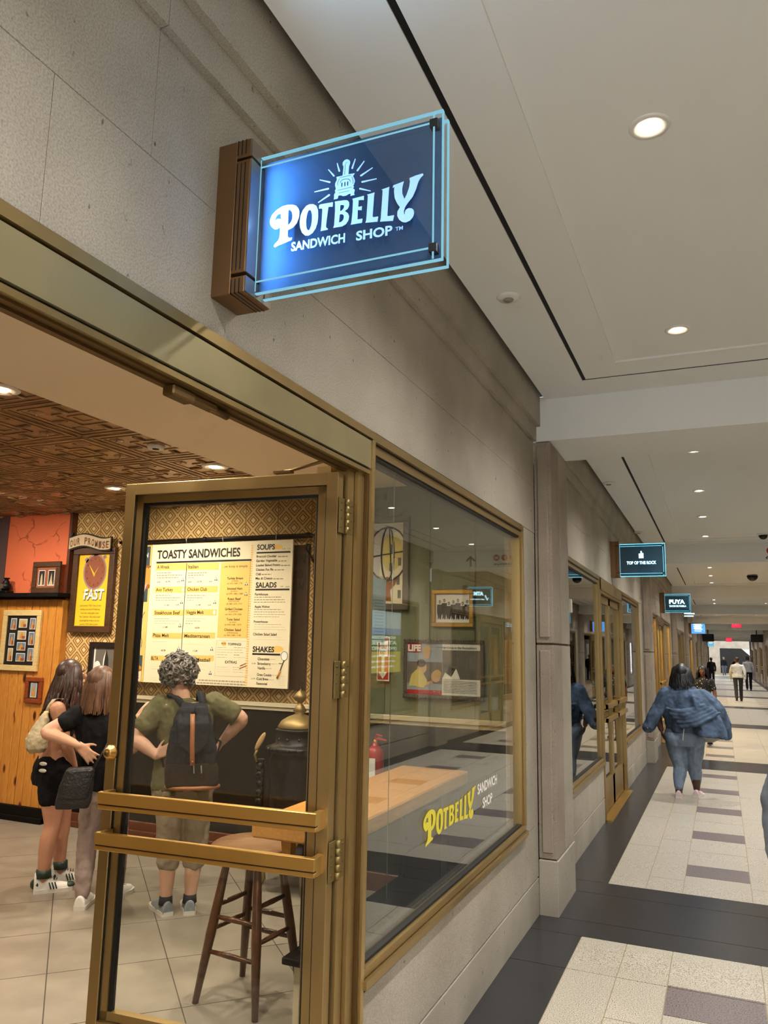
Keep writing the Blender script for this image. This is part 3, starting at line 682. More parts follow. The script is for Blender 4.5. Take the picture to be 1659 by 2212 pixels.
INK = mkp('ink_black', (34, 28, 26)); PAPER = mkp('paper_cream', (232, 218, 184)); CARD = mkp('card_yellow', (236, 190, 104)); GREYINK = mkp('ink_grey', (158, 146, 122)); INK2 = mkp('ink_brown', (92, 74, 58))
RED = mkp('print_red', (176, 30, 34)); PWHITE = mkp('print_white', (236, 232, 222)); YEL = mkp('print_yellow', (240, 196, 44)); TEAL = mkp('print_teal', (58, 74, 78)); BREAD = mkp('print_bread', (206, 142, 62)); BREAD2 = mkp('print_crust', (150, 86, 34)); LETT = mkp('print_green', (120, 140, 60)); SKY = mkp('print_sky', (150, 160, 170)); SEPIA = mkp('print_sepia', (190, 172, 136)); DKPR = mkp('print_dark', (44, 38, 34)); SKIN = mkp('print_skin', (204, 160, 118)); MID = mkp('print_grey', (104, 98, 90)); MAT_B = mkp('print_blue', (110, 130, 150)); BROWNP = mkp('print_brown', (150, 88, 62)); MAUVE = mkp('print_mauve', (160, 134, 128))

# ------------------------------------------------------------------ menu
YB = 5.56
mnu = empty('menu_board', (-2.83, 5.57, 1.31), 'large white menu board headed toasty sandwiches hanging from an iron rail', 'menu board')
MB().box(-3.565, -2.09, YB, YB+.018, 1.312, 2.537, .001).build('panel', PAPER, mnu)
MTXT=[
 ('TOASTY SANDWICHES',-3.502,-2.609,2.409,0.077,2),
 ('SOUPS',-2.441,-2.266,2.459,0.046,2),
 ('SALADS',-2.437,-2.233,2.137,0.045,2),
 ('SHAKES',-2.438,-2.229,1.603,0.046,2),
 ('A Wreck',-3.494,-3.355,2.317,0.033,1),
 ('Italian',-3.150,-3.040,2.314,0.032,1),
 ('Avo Turkey',-3.490,-3.302,2.114,0.032,1),
 ('Chicken Club',-3.144,-2.936,2.115,0.031,1),
 ('Steakhouse Beef',-3.488,-3.210,1.909,0.032,1),
 ('Veggie Melt',-3.142,-2.954,1.914,0.031,1),
 ('Pizza Melt',-3.488,-3.313,1.710,0.031,1),
 ('Mediterranean',-3.145,-2.878,1.710,0.031,1),
 ('BLTA',-3.490,-3.414,1.509,0.031,1),
 ("Mama's Meatball",-3.145,-2.860,1.509,0.032,1),
 ('...or keep it simple',-2.781,-2.529,2.313,0.023,0),
 ('Turkey Breast',-2.731,-2.566,2.210,0.021,1),
 ('Smoked Ham',-2.725,-2.570,2.122,0.021,1),
 ('Roast Beef',-2.713,-2.582,2.034,0.021,1),
 ('Grilled Chicken',-2.738,-2.558,1.947,0.021,1),
 ('Tuna Salad',-2.715,-2.583,1.860,0.020,1),
 ('Chicken Salad',-2.732,-2.565,1.771,0.022,1),
 ('& SWISS',-2.683,-2.615,2.191,0.011,0),
 ('& SWISS',-2.683,-2.614,2.103,0.011,0),
 ('& PROVOLONE',-2.703,-2.596,2.018,0.011,0),
 ('& CHEDDAR',-2.695,-2.604,1.930,0.010,0),
 ('& SWISS',-2.681,-2.615,1.840,0.010,0),
 ('& PROVOLONE',-2.704,-2.593,1.750,0.011,0),
 ('cal 330 | 500 | 770',-2.730,-2.573,2.169,0.014,0),
 ('cal 370 | 580 | 1080',-2.732,-2.562,2.080,0.015,0),
 ('cal 380 | 610 | 910',-2.726,-2.567,1.994,0.015,0),
 ('cal 360 | 570 | 830',-2.730,-2.565,1.905,0.014,0),
 ('cal 410 | 680 | 1010',-2.733,-2.564,1.818,0.014,0),
 ('cal 450 | 760 | 1130',-2.733,-2.563,1.729,0.014,0),
 ('Broccoli Cheddar',-2.443,-2.243,2.392,0.021,1),
 ('Garden Vegetable',-2.444,-2.237,2.355,0.021,1),
 ('Loaded Baked Potato',-2.444,-2.204,2.317,0.021,1),
 ('Chicken Pot Pie',-2.443,-2.271,2.279,0.021,1),
 ('Chili',-2.442,-2.394,2.241,0.021,1),
 ('Mac & Cheese',-2.442,-2.276,2.205,0.021,1),
 ('Farmhouse',-2.440,-2.312,2.071,0.021,1),
 ('Apple Walnut',-2.439,-2.291,1.968,0.020,1),
 ('Powerhouse',-2.440,-2.303,1.843,0.020,1),
 ('Chicken Salad Salad',-2.441,-2.213,1.738,0.022,1),
 ('Chocolate',-2.385,-2.272,1.536,0.022,1),
 ('Strawberry',-2.385,-2.257,1.498,0.022,1),
 ('Vanilla',-2.384,-2.309,1.461,0.022,1),
 ('Oreo Cookie',-2.385,-2.246,1.408,0.022,1),
 ('Cold Brew',-2.387,-2.272,1.374,0.021,1),
 ('Seasonal',-2.387,-2.283,1.337,0.021,1),
 ('TOPPINGS',-2.688,-2.554,1.651,0.021,1),
 ('EXTRAS',-2.706,-2.589,1.501,0.022,1),
 ('FREE',-2.755,-2.709,1.658,0.015,1),
 ('10.79',-3.390,-3.340,2.193,0.014,1),
 ('10.79',-3.045,-2.996,2.188,0.014,1),
 ('11.49',-3.385,-3.335,1.984,0.013,1),
 ('11.49',-3.041,-2.993,1.985,0.014,1),
 ('11.89',-3.383,-3.334,1.790,0.014,1),
 ('10.59',-3.038,-2.991,1.788,0.014,1),
 ('10.79',-3.389,-3.340,1.587,0.014,1),
 ('11.29',-3.045,-2.998,1.591,0.013,1),
 ('14.39',-3.264,-3.229,2.191,0.012,1),
 ('14.39',-2.920,-2.887,2.189,0.011,1),
 ('15.29',-3.262,-3.228,1.987,0.012,1),
 ('15.29',-2.918,-2.885,1.985,0.012,1),
 ('8.49',-3.484,-3.449,2.191,0.012,1),
 ('8.49',-3.139,-3.106,2.188,0.012,1),
 ('5.49',-2.441,-2.402,1.502,0.011,0),
 ('5.79',-2.439,-2.402,1.378,0.011,0),
 ('7.89',-2.199,-2.169,2.138,0.011,0),
 ('10.69',-2.147,-2.109,2.136,0.011,0),
 ('5.49',-2.194,-2.164,2.455,0.011,0),
 ('7.29',-2.142,-2.114,2.453,0.012,0),
]
MBAND= [(-3.509, -3.173, 2.301, 2.363), (-3.166, -2.824, 2.297, 2.36), (-3.504, -3.169, 2.101, 2.154), (-3.161, -2.821, 2.101, 2.155), (-3.501, -3.17, 1.898, 1.949), (-3.16, -2.821, 1.902, 1.954), (-3.499, -3.169, 1.697, 1.746), (-3.162, -2.823, 1.705, 1.755), (-3.499, -3.168, 1.502, 1.547), (-3.161, -2.825, 1.514, 1.56)]
MGREY= [(-3.492, -3.329, 2.275, 2.285), (-3.147, -2.943, 2.268, 2.278), (-3.491, -3.211, 2.251, 2.262), (-3.146, -2.977, 2.247, 2.257), (-3.489, -3.252, 2.23, 2.24), (-3.144, -3.071, 2.227, 2.235), (-3.49, -3.328, 2.073, 2.081), (-3.144, -2.941, 2.071, 2.079), (-3.488, -3.21, 2.051, 2.059), (-3.143, -2.975, 2.05, 2.058), (-3.486, -3.251, 2.03, 2.037), (-3.141, -3.069, 2.029, 2.036), (-3.487, -3.326, 1.868, 1.874), (-3.143, -2.941, 1.871, 1.876), (-3.485, -3.209, 1.848, 1.853), (-3.142, -2.975, 1.849, 1.855), (-3.484, -3.249, 1.826, 1.831), (-3.14, -3.068, 1.827, 1.834), (-3.487, -3.327, 1.666, 1.67), (-3.145, -2.886, 1.674, 1.676), (-3.485, -3.21, 1.647, 1.649), (-3.143, -2.942, 1.652, 1.655), (-3.483, -3.25, 1.625, 1.627), (-3.142, -2.906, 1.632, 1.634), (-3.487, -3.327, 1.47, 1.472), (-3.147, -2.889, 1.483, 1.482), (-3.485, -3.211, 1.452, 1.451), (-3.145, -2.945, 1.46, 1.461), (-3.483, -3.252, 1.43, 1.43), (-3.143, -2.909, 1.441, 1.44), (-2.446, -2.184, 2.051, 2.06), (-2.447, -2.151, 2.03, 2.039), (-2.448, -2.139, 2.01, 2.018), (-2.44, -2.179, 1.949, 1.957), (-2.441, -2.146, 1.929, 1.936), (-2.442, -2.134, 1.909, 1.915), (-2.444, -2.197, 1.889, 1.895), (-2.433, -2.173, 1.826, 1.831), (-2.434, -2.14, 1.806, 1.81), (-2.435, -2.129, 1.786, 1.79), (-2.428, -2.168, 1.723, 1.726), (-2.429, -2.135, 1.703, 1.706), (-2.43, -2.124, 1.684, 1.686), (-2.231, -2.138, 2.389, 2.401), (-2.227, -2.147, 2.352, 2.363), (-2.197, -2.108, 2.314, 2.325), (-2.26, -2.166, 2.278, 2.289), (-2.386, -2.289, 2.242, 2.253), (-2.267, -2.173, 2.203, 2.214), (-2.792, -2.698, 1.629, 1.634), (-2.622, -2.508, 1.631, 1.636), (-2.792, -2.629, 1.61, 1.614), (-2.622, -2.54, 1.61, 1.615), (-2.792, -2.639, 1.589, 1.593), (-2.622, -2.533, 1.59, 1.595), (-2.791, -2.683, 1.567, 1.572), (-2.622, -2.565, 1.568, 1.575), (-2.791, -2.693, 1.547, 1.552), (-2.622, -2.509, 1.55, 1.554), (-2.79, -2.677, 1.466, 1.47), (-2.626, -2.559, 1.466, 1.471), (-2.789, -2.661, 1.447, 1.45), (-2.625, -2.508, 1.448, 1.452), (-2.788, -2.646, 1.428, 1.431), (-2.624, -2.521, 1.428, 1.432), (-2.966, -2.498, 1.358, 1.346), (-2.987, -2.502, 1.336, 1.323), (-3.497, -3.395, 1.351, 1.354), (-3.497, -3.4, 1.331, 1.334), (-2.262, -2.212, 1.542, 1.547), (-2.249, -2.2, 1.506, 1.511), (-2.301, -2.247, 1.467, 1.472), (-2.238, -2.191, 1.415, 1.42), (-2.264, -2.215, 1.378, 1.383), (-2.176, -2.117, 1.409, 1.413), (-2.176, -2.117, 1.395, 1.398), (-2.175, -2.116, 1.381, 1.384), (-2.174, -2.115, 1.367, 1.37), (-2.174, -2.115, 1.353, 1.356), (-2.173, -2.114, 1.338, 1.341)]
MTRI= [(-3.201, 2.234, -3.199, 2.202), (-2.847, 2.234, -2.845, 2.202), (-3.2, 2.032, -3.198, 2.003), (-2.846, 2.033, -2.844, 2.002), (-3.201, 1.831, -3.199, 1.798), (-3.2, 1.632, -3.198, 1.601), (-2.85, 1.635, -2.847, 1.603), (-2.852, 1.434, -2.85, 1.401), (-2.532, 2.188, -2.53, 2.157), (-2.531, 2.101, -2.529, 2.07)]
m = MB(); m2 = MB(); m3 = MB()
for (s, a, b, z, h, bo) in MTXT:
    if bo and h > .016:
        t_ = MB(); put(t_, s, (a, YB-.0015, z), XU, ZU, h, b-a, 2 if h > .04 else 1).build('menu_heading' if h > .035 else 'menu_item', INK, mnu)['kind'] = 'stuff'
    else: put(m2, s, (a, YB-.0015, z), XU, ZU, h, b-a, 1 if bo else 0)
for (a, b, z0, z1) in ((-3.507, -2.492, 2.366, 2.382), (-2.444, -2.112, 2.426, 2.440), (-2.439, -2.107, 2.112, 2.126), (-2.440, -2.170, 1.577, 1.592), (-3.172, -3.166, 1.54, 2.362)): rect(MB(), a, b, z0, z1, YB-.001).build('rule', INK, mnu)
for (x, z1, x2, z0) in MTRI: shp(MB(), [(x-.017, z0), (x+.017, z0), (x, z1)], YB-.001).build('penguin_mark', INK, mnu)
m2.build('small_lettering', INK2, mnu)['kind'] = 'stuff'
m = MB()
for (a, b, z0, z1) in MBAND: rect(MB(), a, b, z0, z1, YB-.0006).build('yellow_band', CARD, mnu)
rect(MB(), -2.803, -2.498, 1.712, 2.362, YB-.0006).build('yellow_panel', CARD, mnu); ell(m, -2.235, 2.478, .045, .022, YB-.0006); ell(m, -2.20, 1.628, .06, .026, YB-.0006); ell(m, -2.728, 1.662, .024, .02, YB-.0006)
for i in range(60): rect(m, -2.502, -2.478, 1.322+i*.0198, 1.322+i*.0198+.012, YB-.0006)
m.build('yellow_marks', CARD, mnu)['kind'] = 'stuff'
m = MB()
for (a, b, z0, z1) in MGREY:
    x = a; random.seed(int((a+9)*1000+z0*977))
    while x < b:
        w_ = random.uniform(.012, .035); rect(m, x, min(x+w_, b), min(z0, z1)+.001, max(z0, z1)-.001, YB-.0008); x += w_+.006
for (a, b, z0, z1) in ((-2.807, -2.483, 1.393, 1.3945), (-2.807, -2.483, 1.687, 1.6885), (-2.807, -2.8055, 1.393, 1.688), (-2.4845, -2.483, 1.393, 1.688)): rect(m, a, b, z0, z1, YB-.0008)
m.build('fine_print', GREYINK, mnu)['kind'] = 'stuff'
m = MB()
for (x, z1, x2, z0) in MTRI: ell(m, x, (z0*.6+z1*.4), .006, .011, YB-.0018, 10)
ell(m, -2.131, 1.575, .030, .036, YB-.0012); ell(m, -3.19, 2.128, .012, .02, YB-.0012, 12); ell(m, -2.845, 1.928, .012, .02, YB-.0012, 12); m.build('white_marks', PWHITE, mnu)['kind'] = 'stuff'
m = MB(); m.tube([(-2.131, YB-.002, 1.541), (-2.148, YB-.002, 1.50), (-2.165, YB-.002, 1.455)], .004, 6); m.tube([(-2.18, YB-.002, 1.515), (-2.150, YB-.002, 1.513)], .002, 6)
m.tube([(-2.131+.031*math.cos(q), YB-.002, 1.575+.037*math.sin(q)) for q in [i*.4 for i in range(17)]], .0015, 5); m.build('scoop_drawing', DKPR, mnu)['kind'] = 'stuff'
MB().tube([(-2.165, YB-.003, 1.452), (-2.190, YB-.003, 1.395)], .009, 8).build('scoop_handle', BREAD, mnu)
m = MB(); shp(m, [(-2.555, 1.487), (-2.495, 1.510), (-2.497, 1.500), (-2.557, 1.477)], YB-.001); shp(m, [(-2.56, 1.465), (-2.49, 1.490), (-2.492, 1.480), (-2.562, 1.455)], YB-.001); m.build('bacon_drawing', BREAD2, mnu)['kind'] = 'stuff'
# the narrower panel on its left
pn = empty('promo_board', (-3.85, 5.57, 1.31), 'narrow board of sandwich pictures left of the big menu', 'menu board')
xa, xb = -3.90, -3.572
MB().box(xa, xb, YB+.004, YB+.018, 1.312, 2.537, .001).build('panel', CARD, pn)
rect(MB(), xa+.01, xb-.014, 2.02, 2.525, YB+.003).build('dark_card', TEAL, pn); rect(MB(), xa+.01, xb-.02, 1.318, 1.545, YB+.003).build('dark_card', TEAL, pn)
for (a_, b_, c_, d_) in ((xa+.02, xb-.045, 1.775, 2.0), (xa+.02, xb-.045, 1.56, 1.758), (xa+.012, xb-.022, 1.32, 1.41)): rect(MB(), a_, b_, c_, d_, YB+.002).build('white_card', PAPER, pn)
m = MB(); put(m, 'MEDITERRANEAN', (xb-.035, YB+.002, 2.425), XU, ZU, .042, .315, 2, 'r'); put(m, 'CRUNCH', (xb-.12, YB+.002, 2.37), XU, ZU, .034, .22, 1, 'r'); put(m, 'add a cheese', (xb-.05, YB+.002, 1.50), XU, ZU, .022, .24, 1, 'r'); put(m, 'sandwich...', (xb-.05, YB+.002, 1.468), XU, ZU, .022, .2, 1, 'r'); m.build('white_lettering', PWHITE, pn)['kind'] = 'stuff'
m = MB(); put(m, 'PERFECT PAIR', (xb-.065, YB+.0015, 1.945), XU, ZU, .034, .25, 2, 'r'); put(m, '+ Cup 12.79', (xb-.07, YB+.0015, 1.815), XU, ZU, .015, .12, 0, 'r'); put(m, '+ Salad 14.57', (xb-.065, YB+.0015, 1.785), XU, ZU, .015, .14, 0, 'r')
for (x, z) in ((-3.66, 1.885), (-3.68, 1.85)): m.tube([(x+.04*math.cos(q), YB+.001, z+.02*math.sin(q)) for q in [i*.5 for i in range(14)]], .0018, 5)
m.tube([(-3.63, YB+.001, 1.89), (-3.60, YB+.001, 1.93)], .002, 5); m.tube([(-3.70+.03*math.cos(q), YB+.001, 1.65+.035*math.sin(q)) for q in [i*.8 for i in range(9)]], .0018, 5)
m.tube([(-3.645, YB+.001, 1.62), (-3.645, YB+.001, 1.67), (-3.635, YB+.001, 1.70), (-3.633, YB+.001, 1.74), (-3.624, YB+.001, 1.74), (-3.622, YB+.001, 1.70), (-3.612, YB+.001, 1.67), (-3.612, YB+.001, 1.62), (-3.645, YB+.001, 1.62)], .0018, 5); m.build('drawings', DKPR, pn)['kind'] = 'stuff'
m = MB(); put(m, 'the Wreck', (xb-.04, YB+.001, 1.345), XU, ZU, .045, .25, 2, 'r'); m.build('red_lettering', RED, pn)['kind'] = 'stuff'
m = MB(); ell(m, -3.72, 2.22, .17, .10, YB+.002); ell(m, -3.66, 2.28, .10, .06, YB+.0015); ell(m, -3.67, 1.435, .075, .028, YB+.001); m.build('bread_picture', BREAD, pn)['kind'] = 'stuff'
m = MB(); ell(m, -3.69, 2.16, .14, .03, YB+.001); ell(m, -3.62, 2.34, .06, .012, YB+.001); ell(m, -3.66, 1.415, .07, .012, YB+.0005); m.build('filling_picture', BREAD2, pn)['kind'] = 'stuff'
m = MB(); shp(m, [(-3.80, 2.10), (-3.64, 2.06), (-3.59, 2.20), (-3.63, 2.17)], YB+.0008); m.build('wrap_picture', mkp('print_pink', (196, 168, 150)), pn)
# iron rail
rl = empty('menu_rail', (-2.9, 5.6, 2.55), 'black iron rail with hooks and a scrolled end bracket above the menu', 'rail')
MB().tube([(-3.96, 5.575, 2.573), (-1.93, 5.575, 2.573)], .014, 10).tube([(-3.96, 5.60, 2.555), (-1.93, 5.60, 2.555)], .008, 8).build('rod', IRON, rl)
MB().box(-1.945, -1.915, 5.655, 5.68, 2.25, 2.60, .003).box(-1.945, -1.915, 5.56, 5.68, 2.567, 2.582, .002).build('wall_bracket', IRON, rl)
MB().tube([(-1.93, 5.66, 2.33), (-1.96, 5.64, 2.40), (-1.99, 5.61, 2.46), (-1.975, 5.60, 2.50), (-1.945, 5.60, 2.49), (-1.95, 5.60, 2.46)], .007, 8).build('scroll', IRON, rl)
for x in (-3.8, -3.19, -2.80, -2.26):
    MB().tube([(x, 5.568, 2.52), (x, 5.560, 2.575), (x+.006, 5.575, 2.595), (x+.012, 5.59, 2.58)], .004, 8).build('hook', metal('hook_steel', (190, 180, 160), .3) if x == -3.8 else bpy.data.materials['hook_steel'], rl)
for x in (-3.0, -1.96): MB().lathe([(.016, -.02), (.022, -.01), (.022, .01), (.016, .02)], 12, (x, 5.575, 2.573), 'x').build('collar', IRON, rl)
dk = empty('dark_sign_panel', (-2.4, 5.66, 1.30), 'dark brown sign panel half hidden behind the menu board', 'sign')
MB().box(-2.75, -1.985, 5.645, 5.675, 1.30, 2.50, .003).build('panel', wood('sign_wood', (46, 30, 18), (66, 44, 26), (14, 2, 2)), dk)
m = MB(); put(m, 'LEMON', (-2.01, 5.643, 2.345), XU, ZU, .075, .30, 2, 'r'); put(m, 'OO', (-2.03, 5.643, 2.215), XU, ZU, .075, .13, 2, 'r'); put(m, 'ON', (-2.02, 5.643, 2.115), XU, ZU, .07, .11, 2, 'r'); m.build('lettering', INK, dk)['kind'] = 'stuff'

# ------------------------------------------------------------------ framed things on the shop walls
def frame(name, lab, x0, x1, z0, z1, y, fw, fd, mat, parts, cat='picture', backing=None, b=.004):
    """picture frame facing -y; y = wall face"""
    e = empty(name, ((x0+x1)/2, y, z0), lab, cat)
    m = MB()
    m.box(x0, x1, y-fd, y, z1-fw, z1, b); m.box(x0, x1, y-fd, y, z0, z0+fw, b); m.box(x0, x0+fw, y-fd, y, z0+fw, z1-fw, b); m.box(x1-fw, x1, y-fd, y, z0+fw, z1-fw, b); m.build('frame', mat, e)
    MB().box(x0+fw*.8, x1-fw*.8, y-fd*.5, y-.002, z0+fw*.8, z1-fw*.8).build('print', backing or PWHITE, e)
    for i, (nm_, mt, fn) in enumerate(parts):
        mm = MB(); fn(mm, y-fd*.5-.0006*(i+1)); q_ = mm.build(nm_, mt, e)
        if len(mm.f) > 1: q_['kind'] = 'stuff'
    return e
FRD = wood('frame_dark', (62, 38, 22), (88, 58, 34), (2, 2, 14)); FRG = metal('frame_gold', (196, 150, 62), .4); FRC = wood('frame_cream', (206, 180, 120), (222, 196, 138), (2, 2, 8)); FRR = wood('frame_redwood', (120, 50, 20), (150, 70, 30), (2, 2, 10)); FRP = flat('frame_pewter', (98, 88, 76), .45, metal=.3)
def towers(lst): return lambda m, y: [rect(m, a, b, z0, z1, y) for (a, b, z0, z1) in lst]
# promise sign
pr_ = frame('promise_sign', 'tall framed yellow stopwatch sign under an our promise ribbon', -4.583, -4.07, 1.738, 2.545, 5.68, .062, .05, FRD, [
    ('stopwatch_case', MAUVE, lambda m, y: (ell(m, -4.318, 2.315, .145, .175, y, 28), rect(m, -4.345, -4.29, 2.47, 2.53, y), rect(m, -4.365, -4.27, 2.512, 2.538, y), shp(m, [(-4.46, 2.43), (-4.43, 2.46), (-4.40, 2.43), (-4.43, 2.40)], y), shp(m, [(-4.23, 2.46), (-4.20, 2.48), (-4.18, 2.45), (-4.21, 2.43)], y))),
    ('stopwatch_dial', BROWNP, lambda m, y: ell(m, -4.318, 2.315, .128, .156, y, 28)),
    ('hour_marks', DKPR, lambda m, y: [put(m, str(i if i else 12), (-4.318+.10*math.sin(i*math.pi/6), y, 2.306+.125*math.cos(i*math.pi/6)), XU, ZU, .018, None, 1, 'c') for i in range(12)]),
    ('hands', YEL, lambda m, y: (shp(m, [(-4.395, 2.39), (-4.32, 2.265), (-4.31, 2.29)], y), shp(m, [(-4.265, 2.37), (-4.33, 2.27), (-4.318, 2.30)], y))),
    ('fast_shadow', MID, lambda m, y: put(m, 'FAST', (-4.427, y, 2.047), XU, ZU, .098, .245, 3, 'l', .1)),
    ('fast_lettering', PWHITE, lambda m, y: put(m, 'FAST', (-4.432, y, 2.053), XU, ZU, .098, .245, 2, 'l', .1)),
    ('fine_print', INK2, lambda m, y: [put(m, s, (-4.335, y, 1.985-.035*i), XU, ZU, .018, .26-.02*(i % 3), 0, 'c') for i, s in enumerate(('Lunch time is "YOU" time, it\'s not', 'standing-in-line time! At Potbelly we', 'know that nobody gets a lunch', '"hour" anymore - that\'s why we get', 'you through the line fast, so you can', 'put the "YOU" back in lunch.'))]+[put(m, '6 minutes through the line start', (-4.335, y, 2.115), XU, ZU, .014, .22, 0, 'c')])],
    'sign', YEL)
rb = MB(); n = 16; top = []; bot = []
for i in range(n+1):
    t = i/n; x = -4.62+.515*t; z = 2.60+.022*math.sin((t-.1)*2*math.pi)-.012*t; top.append((x, 5.60, z+.055)); bot.append((x, 5.60, z-.052))
rb.poly(top+bot[::-1], (0, .02, 0)); o = rb.build('ribbon', mkp('ribbon_cream', (206, 182, 146)), pr_)
rb = MB(); rb.poly([(p[0], 5.612, p[2]+.014) for p in top]+[(p[0], 5.612, p[2]-.014) for p in bot[::-1]], (0, .02, 0)); rb.poly([(-4.62, 5.605, 2.65), (-4.60, 5.605, 2.70), (-4.585, 5.605, 2.695), (-4.60, 5.605, 2.64)], (0, .02, 0)); rb.poly([(-4.11, 5.605, 2.56), (-4.10, 5.605, 2.50), (-4.135, 5.605, 2.53)], (0, .02, 0)); rb.build('ribbon_edge', BLACK, pr_)
rb = MB()
for i, ch in enumerate('OUR PROMISE'):
    t = (i+.6)/11.2; put(rb, ch, (-4.615+.505*t, 5.598, 2.564+.022*math.sin((t-.1)*2*math.pi)-.012*t), XU, ZU, .066, .034, 2, 'c') if ch != ' ' else None
rb.build('ribbon_lettering', mkp('ribbon_brown', (120, 84, 58)), pr_)['kind'] = 'stuff'
frame('skyscraper_photo', 'dark-framed black and white photo of a tall tower beside the promise sign', -4.30, -3.92, 1.12, 1.652, 5.68, .05, .04, wood('frame_black', (26, 16, 12), (40, 26, 18), (2, 2, 12)), [
    ('sky', MID, lambda m, y: rect(m, -4.23, -3.99, 1.19, 1.60, y)), ('cloud', PWHITE, lambda m, y: (ell(m, -4.20, 1.38, .05, .10, y), ell(m, -4.02, 1.30, .05, .08, y))),
    ('tower', DKPR, lambda m, y: shp(m, [(-4.15, 1.19), (-4.06, 1.19), (-4.07, 1.50), (-4.10, 1.585), (-4.13, 1.50)], y)), ('tower_light', PWHITE, lambda m, y: shp(m, [(-4.15, 1.19), (-4.13, 1.19), (-4.118, 1.48), (-4.105, 1.58), (-4.13, 1.50)], y))])
# pine wall pictures
col_ = [(-5.275, -5.195, 1.755, 1.865), (-5.165, -5.055, 1.775, 1.86), (-5.02, -4.945, 1.76, 1.868), (-5.28, -5.205, 1.60, 1.72), (-5.17, -5.055, 1.66, 1.745), (-5.02, -4.945, 1.61, 1.735), (-5.165, -5.05, 1.555, 1.635), (-5.28, -5.21, 1.45, 1.575), (-5.165, -5.045, 1.45, 1.53), (-5.015, -4.94, 1.455, 1.58)]
def cards(m, y, ins=0):
    for (a, b, z0, z1) in col_: rect(m, a+ins, b-ins, z0+ins, z1-ins, y)
frame('postcard_collage', 'wide cream frame of ten vintage postcards on the pine wall', -5.375, -4.87, 1.36, 1.945, 5.60, .055, .03, FRC, [
    ('postcards', PWHITE, lambda m, y: cards(m, y)), ('postcard_skies', MAT_B, lambda m, y: [rect(m, a+.006, b-.006, z0+.006, z1-.006, y) for i, (a, b, z0, z1) in enumerate(col_) if i % 3 != 1]),
    ('postcard_views', SEPIA, lambda m, y: [rect(m, a+.006, b-.006, z0+.006, z1-.006, y) for i, (a, b, z0, z1) in enumerate(col_) if i % 3 == 1]),
    ('postcard_towers', BREAD, lambda m, y: [shp(m, [(a+.25*(b-a), z0+.006), (a+.75*(b-a), z0+.006), (a+.68*(b-a), z0+.55*(z1-z0)), (a+.5*(b-a), z0+.85*(z1-z0)), (a+.35*(b-a), z0+.5*(z1-z0))], y) for (a, b, z0, z1) in col_]),
    ('postcard_shadows', BROWNP, lambda m, y: [rect(m, a+.55*(b-a), b-.012, z0+.006, z0+.4*(z1-z0), y) for (a, b, z0, z1) in col_])], backing=INK)
frame('small_tower_picture', 'small red wood frame with a tower postcard low on the pine wall', -4.995, -4.782, 1.068, 1.306, 5.60, .04, .03, FRR, [
    ('mount', DKPR, lambda m, y: rect(m, -4.96, -4.818, 1.10, 1.272, y)), ('card', PWHITE, lambda m, y: rect(m, -4.93, -4.85, 1.12, 1.255, y)), ('sky', SKY, lambda m, y: rect(m, -4.925, -4.855, 1.126, 1.25, y)), ('tower', BREAD, lambda m, y: shp(m, [(-4.91, 1.126), (-4.87, 1.126), (-4.875, 1.20), (-4.89, 1.235), (-4.905, 1.19)], y))])
sf = frame('shelf_photo_pair', 'brown frame holding two tower photos leaning on the shelf', -5.0, -4.645, 2.108, 2.412, 5.565, .052, .03, FRD, [
    ('mount', BROWNP, lambda m, y: rect(m, -4.955, -4.69, 2.155, 2.365, y)), ('cards', PWHITE, lambda m, y: (rect(m, -4.925, -4.84, 2.18, 2.33, y), rect(m, -4.80, -4.715, 2.18, 2.33, y))), ('night_skies', DKPR, lambda m, y: (rect(m, -4.919, -4.846, 2.186, 2.324, y), rect(m, -4.794, -4.721, 2.186, 2.324, y))),
    ('towers', SEPIA, lambda m, y: (shp(m, [(-4.90, 2.186), (-4.865, 2.186), (-4.872, 2.27), (-4.882, 2.30), (-4.893, 2.27)], y), shp(m, [(-4.785, 2.186), (-4.73, 2.186), (-4.745, 2.23), (-4.757, 2.305), (-4.77, 2.23)], y)))])
st = empty('stove_figurine', (-5.34, 5.54, 2.106), 'tiny black stove figurine at the left end of the shelf', 'figurine')
MB().box(-5.40, -5.28, 5.49, 5.59, 2.106, 2.135, .006).build('base', IRON, st); MB().lathe([(.03, 2.135), (.045, 2.15), (.05, 2.18), (.042, 2.205), (.03, 2.215), (.034, 2.225), (.02, 2.235), (.02, 2.25), (.03, 2.252), (.03, 2.262)], 16, (-5.34, 5.54, 0)).build('body', IRON, st); MB().box(-5.36, -5.32, 5.484, 5.50, 2.155, 2.20).build('door', FRP, st)

